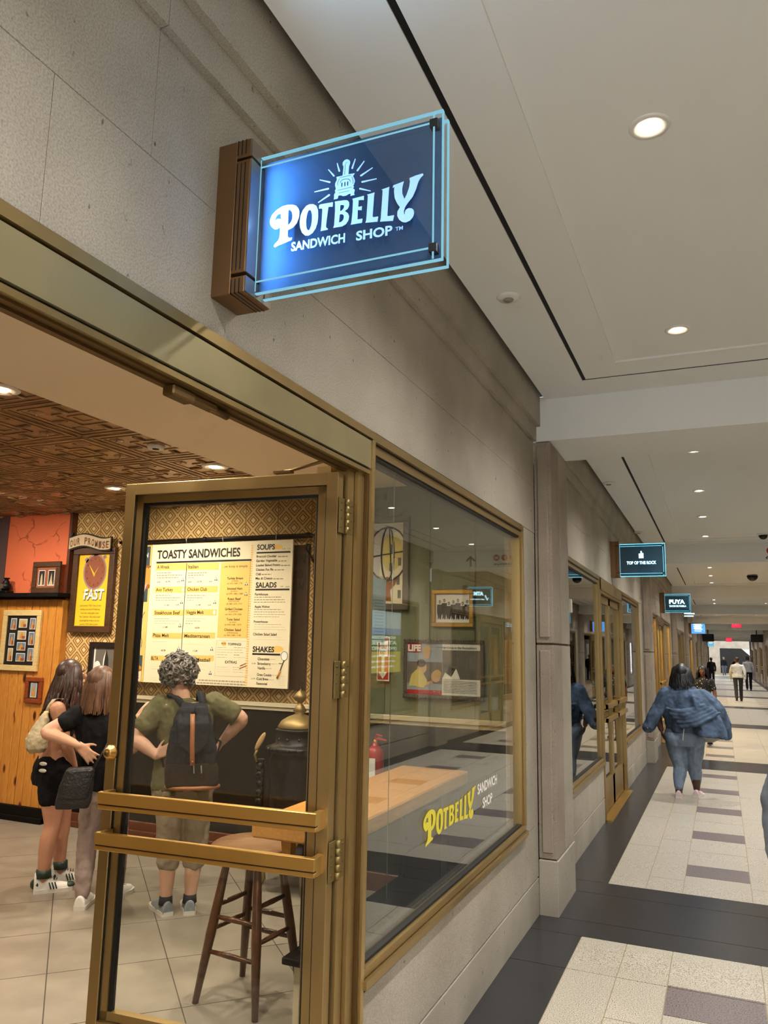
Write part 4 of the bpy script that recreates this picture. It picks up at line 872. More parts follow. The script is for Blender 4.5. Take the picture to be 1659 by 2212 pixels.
# green wall pictures
YG = 5.25
def atlas_globe(m, y):
    for (rx, rz) in ((.16, .20), (.05, .20)): m.tube([(-1.085+rx*math.cos(q), y, 2.35+rz*math.sin(q)) for q in [i*.3142 for i in range(21)]], .007, 5)
    m.tube([(-1.25, y, 2.325), (-.925, y, 2.37)], .005, 5); m.tube([(-1.075, y, 2.55), (-1.05, y, 2.15)], .004, 5)
frame('statue_poster', 'tall pewter-framed poster of a ringed globe statue on the green wall', -1.335, -.912, 1.936, 2.626, YG, .045, .04, FRP, [
    ('pale_sky', mkp('print_lilac', (196, 190, 186)), lambda m, y: rect(m, -1.26, -.965, 2.0, 2.57, y)), ('building', PAPER, lambda m, y: shp(m, [(-1.16, 2.0), (-.965, 2.0), (-.965, 2.53), (-1.05, 2.50), (-1.14, 2.35)], y)), ('sun_patch', mkp('print_straw', (216, 196, 118)), lambda m, y: ell(m, -1.05, 2.36, .085, .14, y)),
    ('windows', MID, lambda m, y: [rect(m, a, a+.025, z, z+.06, y) for (a, z) in ((-1.01, 2.12), (-1.0, 2.02), (-1.07, 2.22), (-1.0, 2.26), (-1.06, 2.36))]),
    ('figure', BREAD2, lambda m, y: (shp(m, [(-1.17, 2.19), (-1.08, 2.13), (-1.0, 2.18), (-1.02, 2.12), (-1.06, 2.08), (-1.05, 2.0), (-1.12, 2.0), (-1.115, 2.08), (-1.13, 2.13)], y), ell(m, -1.085, 2.155, .02, .025, y))), ('globe_rings', DKPR, atlas_globe)], backing=PAPER)
def people_sil(m, y):
    for i in range(7):
        x = -.675+.034*i; h = 1.975+.012*math.sin(i*2.1); ell(m, x, h+.018, .009, .013, y, 10); shp(m, [(x-.02, h), (x+.02, h), (x+.021, h-.06), (x+.012, h-.085), (x+.012, 1.873), (x-.001, 1.868), (x-.001, 1.88), (x-.014, 1.868), (x-.013, h-.085), (x-.021, h-.06)], y)
frame('gold_framed_group_photo', 'gold-framed black and white photo of a standing group on the green wall', -.735, -.424, 1.817, 2.08, YG, .030, .03, FRG, [('group', DKPR, people_sil), ('faces', SKIN, lambda m, y: [ell(m, -.675+.034*i, 1.992+.012*math.sin(i*2.1), .006, .008, y, 8) for i in range(7)])], backing=PWHITE)
lf = frame('magazine_frame', 'rope-edged dark frame with a red-lettered magazine cover and page', -.945, -.35, 1.318, 1.725, YG, .025, .025, FRP, [
    ('cover_sky', SKY, lambda m, y: rect(m, -.918, -.655, 1.345, 1.70, y)), ('cover_trees', MID, lambda m, y: rect(m, -.918, -.655, 1.42, 1.57, y)), ('page', PWHITE, lambda m, y: rect(m, -.653, -.376, 1.345, 1.70, y)),
    ('page_photo', MID, lambda m, y: rect(m, -.653, -.376, 1.455, 1.655, y)), ('red_bands', RED, lambda m, y: (rect(m, -.918, -.81, 1.635, 1.70, y), rect(m, -.918, -.655, 1.345, 1.375, y))),
    ('figures', SKIN, lambda m, y: (ell(m, -.77, 1.63, .028, .04, y), ell(m, -.805, 1.53, .035, .045, y), ell(m, -.70, 1.47, .035, .04, y), shp(m, [(-.84, 1.39), (-.72, 1.42), (-.73, 1.44), (-.85, 1.41)], y))),
    ('yellow_shirt', mkp('print_shirt', (206, 188, 108)), lambda m, y: shp(m, [(-.905, 1.40), (-.885, 1.48), (-.84, 1.52), (-.80, 1.50), (-.765, 1.44), (-.79, 1.385), (-.86, 1.40)], y)), ('hair', DKPR, lambda m, y: (ell(m, -.81, 1.56, .034, .028, y), shp(m, [(-.63, 1.47), (-.60, 1.55), (-.56, 1.52), (-.55, 1.46)], y))), ('blond_hair', mkp('print_blond', (196, 158, 92)), lambda m, y: (ell(m, -.765, 1.66, .03, .022, y), ell(m, -.688, 1.49, .03, .028, y))),
    ('white_collar', PWHITE, lambda m, y: (shp(m, [(-.653, 1.455), (-.63, 1.50), (-.585, 1.47), (-.55, 1.53), (-.52, 1.455)], y),)),
    ('red_print', PWHITE, lambda m, y: (put(m, 'LIFE', (-.912, y, 1.645), XU, ZU, .045, .098, 3), put(m, 'MAY 11, 1959', (-.667, y, 1.362), XU, ZU, .008, .05, 1, 'r'))),
    ('black_print', INK, lambda m, y: (put(m, 'Up Close to the Rockefellers', (-.65, y, 1.665), XU, ZU, .016, .25, 1), [rect(m, -.645, -.40, 1.44-.011*i, 1.4425-.011*i, y) for i in range(8)]))], backing=PWHITE)
m = MB()
for i in range(30):
    t = i/29
    for (z) in (1.323, 1.720): m.ball((-.94+.585*t, YG-.026, z), (.007, .006, .009), 6, 4)
for i in range(20):
    t = i/19
    for (x) in (-.94, -.355): m.ball((x, YG-.026, 1.323+.397*t), (.007, .006, .009), 6, 4)
m.build('rope_edge', FRP, lf)['kind'] = 'stuff'
ex = empty('extinguisher_sign', (-1.1, 5.24, 1.42), 'red and white fire extinguisher arrow sign with angled sides', 'sign')
MB().poly([(-1.15, YG-.03, 1.426), (-1.052, YG-.03, 1.426), (-1.052, YG-.03, 1.742), (-1.15, YG-.03, 1.742)], (0, .004, 0)).build('plate', PWHITE, ex)
m = MB(); rect(m, -1.143, -1.058, 1.434, 1.735, YG-.0315); m.build('red_field', RED, ex)
m = MB(); shp(m, [(-1.125, 1.71), (-1.065, 1.715), (-1.065, 1.60), (-1.09, 1.60), (-1.09, 1.49), (-1.068, 1.49), (-1.102, 1.44), (-1.138, 1.49), (-1.112, 1.49), (-1.112, 1.60), (-1.138, 1.60)], YG-.0325); m.build('arrow', PWHITE, ex)
m = MB(); put(m, 'FIRE', (-1.10, YG-.0335, 1.655), XU, ZU, .026, .062, 2, 'c'); put(m, 'EXT.', (-1.10, YG-.0335, 1.618), XU, ZU, .02, .05, 2, 'c'); m.build('lettering', RED, ex)['kind'] = 'stuff'
fe = empty('fire_extinguisher', (-1.125, 5.17, .70), 'red fire extinguisher on the wainscot behind the window counter', 'extinguisher')
MB().lathe([(.0001, .70), (.055, .70), (.062, .715), (.062, .92), (.055, .95), (.03, .975), (.02, .98), (.02, 1.0)], 20, (-1.125, 5.165, 0)).build('cylinder', flat('extinguisher_red', (176, 26, 24), .3), fe)
MB().box(-1.155, -1.095, 5.098, 5.104, .74, .90).build('label', PWHITE, fe); MB().tube([(-1.125, 5.165, .99), (-1.125, 5.165, 1.02)], .014, 10).build('valve', FRG, fe)
MB().tube([(-1.13, 5.165, 1.015), (-1.10, 5.15, 1.03), (-1.03, 5.14, 1.02)], .008, 8).build('lever', RED, fe); MB().tube([(-1.13, 5.165, 1.02), (-1.11, 5.155, 1.055), (-1.06, 5.14, 1.05)], .007, 8).build('handle', RED, fe)
MB().tube([(-1.14, 5.165, 1.0), (-1.19, 5.14, .98), (-1.20, 5.13, .9), (-1.19, 5.13, .75)], .010, 8).build('hose', BLACK, fe)
gd = empty('wall_panel_box', (-1.44, 5.22, .86), 'dark grey wall box seen between the open door and its post', 'box'); MB().box(-1.50, -1.40, 5.16, 5.235, .865, 1.13, .006).build('case', flat('grey_box', (70, 70, 72), .5), gd); MB().box(-1.47, -1.43, 5.158, 5.161, 1.10, 1.105).build('slot', WHITE, gd)

# ------------------------------------------------------------------ counter, stool, stove
OAK = wood('honey_oak', (178, 118, 48), (206, 146, 70), (10, 1, 10), False, .32)
ct = empty('window_counter', (-.6, 4.0, 0), 'honey wood counter running along the inside of the big shop window', 'counter')
MB().box(-.825, -.37, 3.12, 4.93, .825, .90, .008).build('top', OAK, ct)
MB().poly([(-.78, 3.30, .825), (-.72, 3.30, .825), (-.72, 3.30, .70), (-.735, 3.30, .69), (-.735, 3.30, .66), (-.75, 3.30, .64)], (0, .05, 0)).build('corbel', OAK, ct)
MB().box(-.66, -.42, 3.30, 3.42, .318, .83, .004).build('pedestal', BLACK, ct); MB().box(-.66, -.42, 4.55, 4.67, .318, .83, .004).build('pedestal', BLACK, ct)
lb = empty('low_storage_bench', (-.5, 3.8, 0), 'low dark bench with a cream end panel under the counter', 'bench')
MB().box(-.70, -.16, 3.22, 4.95, .285, .315, .004).build('top', DKWOOD, lb); MB().box(-.66, -.18, 3.27, 4.9, .01, .287).build('carcass', BLACK, lb); MB().box(-.655, -.61, 3.255, 3.27, .0, .285, .002).build('end_panel', RAIL, lb)
sl = empty('bar_stool', (-1.03, 3.46, 0), 'round dark wooden bar stool tucked at the window counter', 'stool')
STW = wood('stool_wood', (72, 42, 24), (104, 64, 38), (3, 3, 3), False, .28); SX, SYs = -1.02, 3.47
MB().lathe([(.0001, .662), (.14, .662), (.190, .672), (.212, .690), (.214, .700), (.200, .709), (.11, .700), (.0001, .695)], 36, (SX, SYs, 0)).build('seat', wood('stool_seat', (104, 72, 46), (138, 100, 68), (2, 12, 2), False, .28), sl)
lp = []
for i in range(4):
    q = math.radians(40+90*i); t_ = (SX+.125*math.cos(q), SYs+.125*math.sin(q), .668); f_ = (SX+.25*math.cos(q), SYs+.25*math.sin(q), .0); lp.append((Vector(t_), Vector(f_)))
    MB().tube([t_, Vector(t_).lerp(Vector(f_), .3), Vector(t_).lerp(Vector(f_), .55), f_], [.017, .022, .024, .015], 12).build('leg', STW, sl)
for i, hs in enumerate(((.62, .40), (.52, .30), (.66, .36), (.55, .27))):
    for h in hs:
        a = lp[i][0].lerp(lp[i][1], h*1.2 if h < .5 else h); b = lp[(i+1) % 4][0].lerp(lp[(i+1) % 4][1], h*1.2 if h < .5 else h)
        MB().tube([a, a.lerp(b, .5), b], [.009, .013, .009], 10).build('rung', STW, sl)
pv = empty('potbelly_stove', (-1.68, 5.02, 0), 'antique black iron stove with a brass dome and finial', 'stove')
CX, CY = -1.67, 5.03
CAST = flat('cast_iron', (22, 21, 21), .42, metal=.5, bmp=.1, bs=60); OBR = metal('old_brass', (150, 128, 84), .5)
MB().lathe([(.20, .20), (.235, .24), (.235, .28), (.20, .30), (.205, .34), (.20, .78), (.205, .86), (.19, .90), (.20, .92), (.225, .935), (.225, .95), (.19, .965), (.165, .975), (.160, 1.06), (.17, 1.07), (.15, 1.08)], 32, (CX, CY, 0)).build('body', CAST, pv)
MB().lathe([(.15, 1.08), (.155, 1.09), (.13, 1.13), (.08, 1.16), (.045, 1.172), (.03, 1.18), (.05, 1.20), (.03, 1.235), (.016, 1.25), (.018, 1.262), (.045, 1.285), (.045, 1.31), (.02, 1.335), (.008, 1.345), (.0001, 1.36)], 28, (CX, CY, 0)).build('dome', OBR, pv)
m = MB()
for i in range(4):
    q = math.radians(45+90*i); c_, s2 = math.cos(q), math.sin(q)
    MB().tube([(CX+.17*c_, CY+.17*s2, .23), (CX+.24*c_, CY+.24*s2, .17), (CX+.22*c_, CY+.22*s2, .08), (CX+.27*c_, CY+.27*s2, .012)], [.035, .03, .02, .022], 10).build('leg', OBR, pv)
for i in range(3): m.tube([(CX+.012*math.cos(q*2+i*2.1), CY+.012*math.sin(q*2+i*2.1), 1.345+q*.04) for q in (0, .4, .8, 1.2)], .003, 5)
m.build('finial_wires', IRON, pv)['kind'] = 'stuff'
for i in range(7):
    q = math.radians(-150+30*i); MB().lathe([(.0001, 0), (.010, 0), (.010, .004), (.0001, .005)], 10, (0, 0, 0), 'x').xf(Matrix.Translation((CX, CY, 1.01)) @ Matrix.Rotation(q, 4, 'Z') @ Matrix.Translation((.162, 0, 0))).build('vent_hole', BLACK, pv)
m = MB()
for i in range(26):
    q = math.radians(-170+13*i); m.ball((CX+.224*math.cos(q), CY+.224*math.sin(q), .942), .012, 6, 4)
m.build('bead_trim', CAST, pv)['kind'] = 'stuff'
m = MB().box(-.03, .03, -.018, .018, .30, .86, .006)
for i in range(9): m.ball((.0, -.02, .33+.06*i), (.026, .014, .026), 8, 5)
m.xf(Matrix.Translation((CX-.25, CY-.10, 0)) @ Matrix.Rotation(.4, 4, 'Z')).build('side_column', CAST, pv); MB().tube([(CX-.26, CY-.13, .93), (CX-.275, CY-.14, .89), (CX-.26, CY-.13, .84)], .010, 8).build('handle', OBR, pv)
MB().ball((0, 0, 0), (.022, .012, .075), 12, 8).xf(Matrix.Translation((CX-.235, CY-.14, .985)) @ Matrix.Rotation(.55, 4, 'Y')).build('name_tag', mkp('tag_tan', (176, 140, 96)), pv)

# ------------------------------------------------------------------ things on the big window
LOGO= [('P',[(0.1554,2.6956),(0.1589,2.691),(0.1679,2.6939),(0.2076,2.7012),(0.2094,2.7085),(0.2033,2.7082),(0.1983,2.71),(0.1956,2.7151),(0.1957,2.7312),(0.2102,2.7351),(0.2211,2.7451),(0.2269,2.7607),(0.2276,2.7744),(0.2243,2.7844),(0.2174,2.7937),(0.2073,2.799),(0.1924,2.8024),(0.1759,2.8014),(0.1596,2.7949),(0.1467,2.7844),(0.1407,2.7716),(0.1408,2.7622),(0.1441,2.7537),(0.1503,2.7462),(0.1572,2.7408),(0.1639,2.7402),(0.1696,2.7429),(0.172,2.7447),(0.1719,2.7292),(0.171,2.714),(0.1672,2.7071),(0.1592,2.701)],[[(0.1561,2.7644),(0.1566,2.7713),(0.1604,2.7783),(0.166,2.7817),(0.1719,2.7812),(0.1729,2.7771),(0.1735,2.7653),(0.1675,2.7686),(0.1617,2.7686),(0.158,2.7655)],[(0.1947,2.7871),(0.1997,2.786),(0.2049,2.7794),(0.2073,2.7696),(0.2067,2.7589),(0.2022,2.7499),(0.1951,2.7445)]]),('O',[(0.2661,2.7874),(0.2759,2.7806),(0.2812,2.7672),(0.2822,2.7487),(0.2809,2.7323),(0.2759,2.7182),(0.2676,2.7079),(0.2566,2.7033),(0.247,2.7053),(0.2369,2.7158),(0.2311,2.7307),(0.2292,2.7464),(0.2309,2.7629),(0.2367,2.777),(0.2468,2.7871),(0.2564,2.7892)],[[(0.257,2.7733),(0.2611,2.7701),(0.2639,2.7603),(0.2646,2.7434),(0.2628,2.7286),(0.2584,2.7189),(0.2544,2.7182),(0.2507,2.7235),(0.2486,2.7331),(0.248,2.747),(0.2495,2.7604),(0.2531,2.7719)]]),('T',[(0.2834,2.7705),(0.2838,2.7803),(0.2869,2.7819),(0.3091,2.7807),(0.3229,2.7799),(0.3221,2.7672),(0.3157,2.7692),(0.3103,2.7691),(0.3091,2.758),(0.3067,2.7358),(0.3053,2.7196),(0.3064,2.7141),(0.3115,2.7107),(0.3101,2.7081),(0.29,2.7085),(0.2911,2.712),(0.2923,2.7238),(0.293,2.7464),(0.2935,2.7675),(0.2906,2.77),(0.2874,2.7704)],[]),('B',[(0.3278,2.7803),(0.3527,2.7784),(0.362,2.7763),(0.3675,2.7706),(0.3686,2.7613),(0.365,2.7531),(0.3567,2.7482),(0.3653,2.7411),(0.3692,2.7313),(0.3675,2.7213),(0.3609,2.7123),(0.3503,2.7086),(0.3256,2.7097),(0.3281,2.7162),(0.3295,2.7535),(0.3288,2.7748)],[[(0.3438,2.7669),(0.3484,2.7666),(0.3531,2.7648),(0.3543,2.7608),(0.3526,2.7559),(0.3481,2.7516),(0.3435,2.7511)],[(0.343,2.7422),(0.3492,2.7416),(0.3537,2.7377),(0.3544,2.7323),(0.3528,2.7259),(0.3483,2.7217),(0.3414,2.7209)]]),('E',[(0.3761,2.7769),(0.4079,2.7778),(0.4082,2.7658),(0.4044,2.7674),(0.3938,2.7691),(0.3935,2.7513),(0.4033,2.7513),(0.4029,2.7403),(0.3922,2.7434),(0.3922,2.7182),(0.4057,2.7175),(0.4045,2.7067),(0.3735,2.7078),(0.3756,2.7136),(0.3778,2.7428),(0.3782,2.7726)],[]),('L',[(0.4161,2.7789),(0.437,2.78),(0.4356,2.7759),(0.4326,2.7168),(0.4356,2.7147),(0.4477,2.7142),(0.446,2.7007),(0.4135,2.7047),(0.4156,2.7109),(0.4176,2.7488),(0.4185,2.7754)],[]),('L',[(0.454,2.7834),(0.476,2.7856),(0.4747,2.7816),(0.4717,2.7105),(0.4739,2.7093),(0.4896,2.7083),(0.4865,2.6942),(0.4522,2.6994),(0.4542,2.7055),(0.4568,2.7548),(0.4578,2.7811)],[]),('Y',[(0.4842,2.7815),(0.4855,2.7871),(0.4986,2.7891),(0.5137,2.7914),(0.5116,2.786),(0.509,2.772),(0.5099,2.7587),(0.5152,2.7451),(0.5208,2.7547),(0.5269,2.7722),(0.5289,2.7863),(0.5273,2.7962),(0.5444,2.7994),(0.5614,2.8003),(0.5632,2.7955),(0.5559,2.79),(0.5503,2.7812),(0.5449,2.7636),(0.5366,2.7453),(0.524,2.7323),(0.517,2.7223),(0.5143,2.7127),(0.5151,2.7061),(0.5173,2.7037),(0.5165,2.7094),(0.5192,2.716),(0.5263,2.7187),(0.5342,2.7163),(0.5392,2.7108),(0.5407,2.7026),(0.538,2.6932),(0.5304,2.6855),(0.5197,2.6828),(0.5104,2.6862),(0.5024,2.6937),(0.4972,2.7049),(0.4977,2.7164),(0.504,2.7259),(0.4966,2.737),(0.4898,2.7531),(0.488,2.7696),(0.4885,2.7812),(0.487,2.7831),(0.4856,2.7797)],[])]
STOVE= ([(0.3302,2.8468),(0.3474,2.8465),(0.3493,2.8708),(0.3462,2.8767),(0.3469,2.8831),(0.3514,2.8878),(0.358,2.8888),(0.3646,2.8851),(0.3677,2.8792),(0.367,2.8728),(0.3649,2.8682),(0.3638,2.8464),(0.3815,2.8447),(0.3765,2.8382),(0.3807,2.8295),(0.3824,2.8226),(0.3792,2.8131),(0.3773,2.811),(0.3806,2.8083),(0.3775,2.8046),(0.3828,2.7995),(0.3805,2.7898),(0.3832,2.786),(0.3709,2.7854),(0.3713,2.7919),(0.3661,2.7918),(0.3584,2.7891),(0.3505,2.7897),(0.3438,2.7938),(0.3372,2.794),(0.3361,2.7865),(0.3242,2.7867),(0.3254,2.7909),(0.3251,2.8),(0.3289,2.8056),(0.3267,2.81),(0.3299,2.8144),(0.3269,2.8242),(0.3274,2.8306),(0.3317,2.8386)],[[(0.3447,2.8264),(0.3466,2.8286),(0.348,2.8256),(0.3477,2.8167),(0.346,2.8152),(0.3446,2.8187)],[(0.353,2.8264),(0.3548,2.8286),(0.3562,2.8256),(0.356,2.816),(0.3543,2.8149),(0.3528,2.8181)],[(0.3609,2.8262),(0.3627,2.828),(0.3641,2.8254),(0.3638,2.8161),(0.3622,2.8148),(0.3606,2.8181)],[(0.3421,2.8271),(0.3407,2.8274),(0.3419,2.8323),(0.3464,2.8357),(0.3543,2.836),(0.3635,2.8342),(0.3689,2.8297),(0.3698,2.8231),(0.3686,2.8233),(0.3676,2.8287),(0.3629,2.8329),(0.3543,2.8345),(0.3471,2.8341),(0.3432,2.8313)],[(0.334,2.8098),(0.3734,2.8096),(0.3737,2.8084),(0.3343,2.8086)],[(0.3369,2.8018),(0.3671,2.8012),(0.3674,2.8001),(0.3372,2.8007)],[(0.3389,2.8434),(0.3712,2.8423),(0.3715,2.8411),(0.3393,2.8421)],[(0.3343,2.8224),(0.3331,2.8292),(0.3358,2.8363),(0.3386,2.8409),(0.3397,2.8398),(0.3372,2.8354),(0.3347,2.8288),(0.3357,2.8221)],[(0.3732,2.8377),(0.3767,2.8304),(0.3782,2.8236),(0.3771,2.8175),(0.376,2.8177),(0.3769,2.8239),(0.3754,2.8301),(0.3723,2.8372)],[(0.3539,2.8475),(0.3547,2.8746),(0.3563,2.8794),(0.3602,2.8791),(0.3603,2.88),(0.3556,2.8806),(0.3534,2.8752),(0.3524,2.8476)]])
RAYS= [[(0.3297,2.8851),(0.332,2.8851),(0.3404,2.8606),(0.3384,2.8589),(0.3355,2.8605)],[(0.3056,2.8729),(0.3074,2.874),(0.3252,2.8522),(0.3244,2.8496),(0.3215,2.8499)],[(0.2821,2.8494),(0.2826,2.8516),(0.313,2.839),(0.3141,2.836),(0.312,2.8344)],[(0.2689,2.819),(0.2682,2.8215),(0.3084,2.8225),(0.3106,2.8199),(0.3097,2.8174)],[(0.2814,2.787),(0.2799,2.7893),(0.3108,2.8047),(0.3136,2.8029),(0.3139,2.7999)],[(0.3806,2.8847),(0.3828,2.8834),(0.3757,2.8582),(0.3728,2.8583),(0.3709,2.861)],[(0.4057,2.8729),(0.4077,2.871),(0.3897,2.8479),(0.3867,2.8489),(0.3856,2.8518)],[(0.4291,2.8491),(0.4304,2.8469),(0.3988,2.8314),(0.3961,2.8332),(0.3959,2.8361)],[(0.441,2.8167),(0.4416,2.8143),(0.4017,2.8137),(0.3996,2.8163),(0.4005,2.8187)],[(0.4264,2.7872),(0.4259,2.7851),(0.3953,2.7974),(0.3942,2.8003),(0.3962,2.8019)]]
def logo(mb, fn, holes=True):
    """letters of the shop logo mapped by fn(x,z); counters cut by triangulating with holes"""
    for ch, outer, hs in LOGO:
        bm = bmesh.new(); ed = []
        for lp_ in [outer]+hs:
            vs = [bm.verts.new((p[0], p[1], 0)) for p in lp_]
            for i in range(len(vs)): ed.append(bm.edges.new((vs[i], vs[(i+1) % len(vs)])))
        r = bmesh.ops.triangle_fill(bm, edges=ed, use_beauty=True, use_dissolve=False); bm.verts.index_update()
        mb.add([fn(v.co.x, v.co.y) for v in bm.verts], [[v.index for v in f.verts] for f in bm.faces]); bm.free()
    return mb
wd = empty('window_lettering', (-.02, 3.7, .84), 'yellow and white shop lettering stuck on the big window', 'lettering')
lx0, lx1, lz0, lz1 = .150, .572, 2.678, 2.83
ys_, ye_ = 3.185, 3.945
LXS = [p[0] for l in LOGO for p in l[1]]; LZS = [p[1] for l in LOGO for p in l[1]]; x_0, x_1 = min(LXS), max(LXS); z_0, z_1 = min(LZS), max(LZS)
def decal(x, z):
    t = (x-x_0)/(x_1-x_0); return (-.0235, ys_+t*(ye_-ys_), .845+(z-z_0)/(z_1-z_0)*.15)
logo(MB(), decal).build('yellow_letters', mkp('decal_yellow', (222, 206, 66)), wd)['kind'] = 'stuff'
m = MB(); put(m, 'SANDWICH', (-.0235, 3.978, .942), (0, 1, 0), ZU, .05, .375, 2); put(m, 'SHOP', (-.0235, 4.07, .860), (0, 1, 0), ZU, .05, .187, 2); m.build('white_letters', PWHITE, wd)['kind'] = 'stuff'
nt = empty('notice_holder', (-.05, 2.735, 1.40), 'clear plastic notice holder hanging inside the big window edge', 'notice holder')
MB().box(-.052, -.050, 2.668, 2.805, 1.70, 1.945).build('notice', mkp('paper_bluegrey', (176, 186, 186)), nt)
m = MB(); [m.box(-.0495, -.0493, 2.70, 2.785, 1.86-.012*i, 1.863-.012*i) for i in range(12)]; m.build('notice_print', GREYINK, nt)['kind'] = 'stuff'
MB().box(-.056, -.0535, 2.66, 2.812, 1.40, 1.955).build('sleeve', glass('clear_plastic', (.9, .93, .92), .9), nt)
wr = empty('window_wire', (-.045, 2.855, .67), 'thin hanging wire with a small clip inside the big window', 'wire'); MB().tube([(-.045, 2.862, 2.40), (-.045, 2.852, .75)], .0016, 6).build('cable', flat('wire_grey', (150, 150, 146), .3, metal=.6), wr); MB().box(-.050, -.040, 2.842, 2.862, .665, .75, .002).build('clip', glass('clear_clip', (.8, .85, .84)), wr)

# ------------------------------------------------------------------ projecting glass signs
CYAN = emis('sign_edge_cyan', (140, 205, 226), .62); LETW = flat('etched_white', (168, 200, 230), .6, emit=.36, ec=(64, 150, 240)); CYANF = emis('sign_edge_bright', (120, 214, 236), 1.1); LETB = emis('sign_letters_cyan', (190, 240, 250), 2.0)
NAVY = flat('sign_navy', (44, 72, 104), .4); NAVYD = flat('sign_teal_dark', (34, 62, 72), .35, emit=.12); SGL = glass('sign_glass', (.90, .96, 1.0)); BLUEG = emis('sign_blue', (96, 150, 240), 1.1)
def sign(side, y, label, lett, panel=NAVYD, lmat=LETB, edge=None, light=None):
    x = 0 if side == 'left' else W
    e = empty('projecting_sign', (x, y+.06, 2.562+zs(y)), label, 'sign', 'projecting glass shop signs')
    z0, z1 = 2.562, 2.988
    def b(name, mat, *q, bev=0, par=None): return bx(name, mat, par or e, side, *q, b=bev)
    br = b('bracket', SIGNBR, (0, .058, y, y+.12, z0, z1), (.058, .10, y, y+.12, z0, 2.606), (.058, .10, y, y+.12, 2.616, 2.93), (.058, .10, y, y+.12, 2.938, z1), bev=.0015)
    b('bracket_face', flat('bracket_steel', (150, 136, 122), .3, metal=.8) if 'bracket_steel' not in bpy.data.materials else bpy.data.materials['bracket_steel'], (.10, .104, y+.001, y+.119, z0+.002, 2.606), (.10, .104, y+.001, y+.119, 2.616, 2.93), (.10, .104, y+.001, y+.119, 2.938, z1-.002))
    for gx in (.060, .072, .084):
        b('bracket_groove', GASKET, (gx, gx+.0028, y-.0008, y+.004, z0-.0008, 2.600), (gx, gx+.0028, y-.0008, y+.004, 2.624, 2.922), (gx, gx+.0028, y-.0008, y+.004, 2.946, z1), (gx, gx+.0028, y-.0008, y+.12, z0-.0008, z0+.003), par=br)
    b('glass_sheet', SGL, (.104, .61, y+.045, y+.054, 2.574, 2.958)); b('glass_sheet', SGL, (.104, .61, y+.084, y+.093, 2.574, 2.958))
    b('sign_panel', panel, (.104, .602, y+.062, y+.070, 2.582, 2.950))
    for q in ((.104, .61, y+.0450, y+.0542, 2.5735, 2.5765), (.104, .61, y+.045, y+.0542, 2.9555, 2.9585), (.608, .611, y+.045, y+.0542, 2.574, 2.958), (.104, .61, y+.0838, y+.0932, 2.5735, 2.5765), (.608, .611, y+.0838, y+.0932, 2.574, 2.958), (.104, .61, y+.0838, y+.0932, 2.9555, 2.9585),
              (.104, .59, y+.0438, y+.0449, 2.604, 2.6085), (.104, .59, y+.0438, y+.0449, 2.926, 2.9305), (.586, .5905, y+.0438, y+.0449, 2.578, 2.955), (.104, .106, y+.0438, y+.0449, 2.58, 2.95)): b('lit_edge', edge or CYANF, q)
    for z in (2.607, 2.928): b('stud', BLACK, (.577, .597, y+.0425, y+.0965, z-.011, z+.011), bev=.001)
    lett(e, y+.0432)
    if light:
        l = bpy.data.lights.new('sign_strip', 'AREA'); l.shape = 'RECTANGLE'; l.size = .36; l.size_y = .008; l.energy = light; l.color = (.42, .68, 1.0); l.spread = math.pi
        o = bpy.data.objects.new('sign_strip', l); col.objects.link(o); o.visible_glossy = False; o.matrix_world = Matrix.Translation((.106, y+.004, 2.766)) @ Matrix(((0, 0, -1), (0, 1, 0), (1, 0, 0))).to_4x4()
    return e
def pot(e, y):
    logo(MB(), lambda x, z: (x, y, z)).build('name_lettering', LETW, e)['kind'] = 'stuff'
    bm = bmesh.new(); ed = []; mb = MB()
    for lp_ in [STOVE[0]]+STOVE[1]:
        vs = [bm.verts.new((p[0], p[1], 0)) for p in lp_]
        for i in range(len(vs)): ed.append(bm.edges.new((vs[i], vs[(i+1) % len(vs)])))
    bmesh.ops.triangle_fill(bm, edges=ed, use_beauty=True); bm.verts.index_update(); mb.add([(v.co.x, y, v.co.y) for v in bm.verts], [[v.index for v in f.verts] for f in bm.faces]); bm.free(); mb.build('stove_emblem', LETW, e)
    for r in RAYS: MB().ngon([(p[0], y, p[1]) for p in r]).build('ray', LETW, e)
    m = MB(); put(m, 'SANDWICH', (.2075, y, 2.671), (.9995, 0, -.038), (0, 0, 1), .0245, .152, 2); put(m, 'SHOP', (.3895, y, 2.6632), (.9995, 0, -.038), (0, 0, 1), .0245, .096, 2); put(m, 'TM', (.4935, y, 2.6665), XU, ZU, .010, .019, 1); m.build('tag_line', LETW, e)['kind'] = 'stuff'
sign('left', 1.515, 'blue-lit glass sign with a stove emblem above the sandwich shop door', pot, NAVY, LETW, CYAN, 4.2)
def rock(e, y):
    m = MB(); put(m, 'TOP OF THE ROCK', (.345, y, 2.715+zs(y)), XU, ZU, .036, .33, 2, 'c'); m.build('name_lettering', LETB, e)['kind'] = 'stuff'
    m = MB(); [rect(m, .345+a, .345+b_, 2.785+zs(y), 2.785+h+zs(y), y) for (a, b_, h) in ((-.026, -.010, .055), (-.007, .009, .085), (.012, .026, .06))]; m.build('tower_emblem', LETB, e)['kind'] = 'stuff'
sign('left', 9.42, 'cyan-lit glass sign with a tower emblem, second along the left wall', rock)
def puya(e, y):
    m = MB(); put(m, 'PUYA', (.345, y, 2.76+zs(y)), XU, ZU, .085, .31, 3, 'c'); put(m, 'TACOS DE PUEBLA', (.355, y, 2.69+zs(y)), XU, ZU, .036, .34, 2, 'c'); m.build('name_lettering', LETB, e)['kind'] = 'stuff'
sign('left', 17.43, 'cyan-lit glass sign with four big letters, third along the left wall', puya)
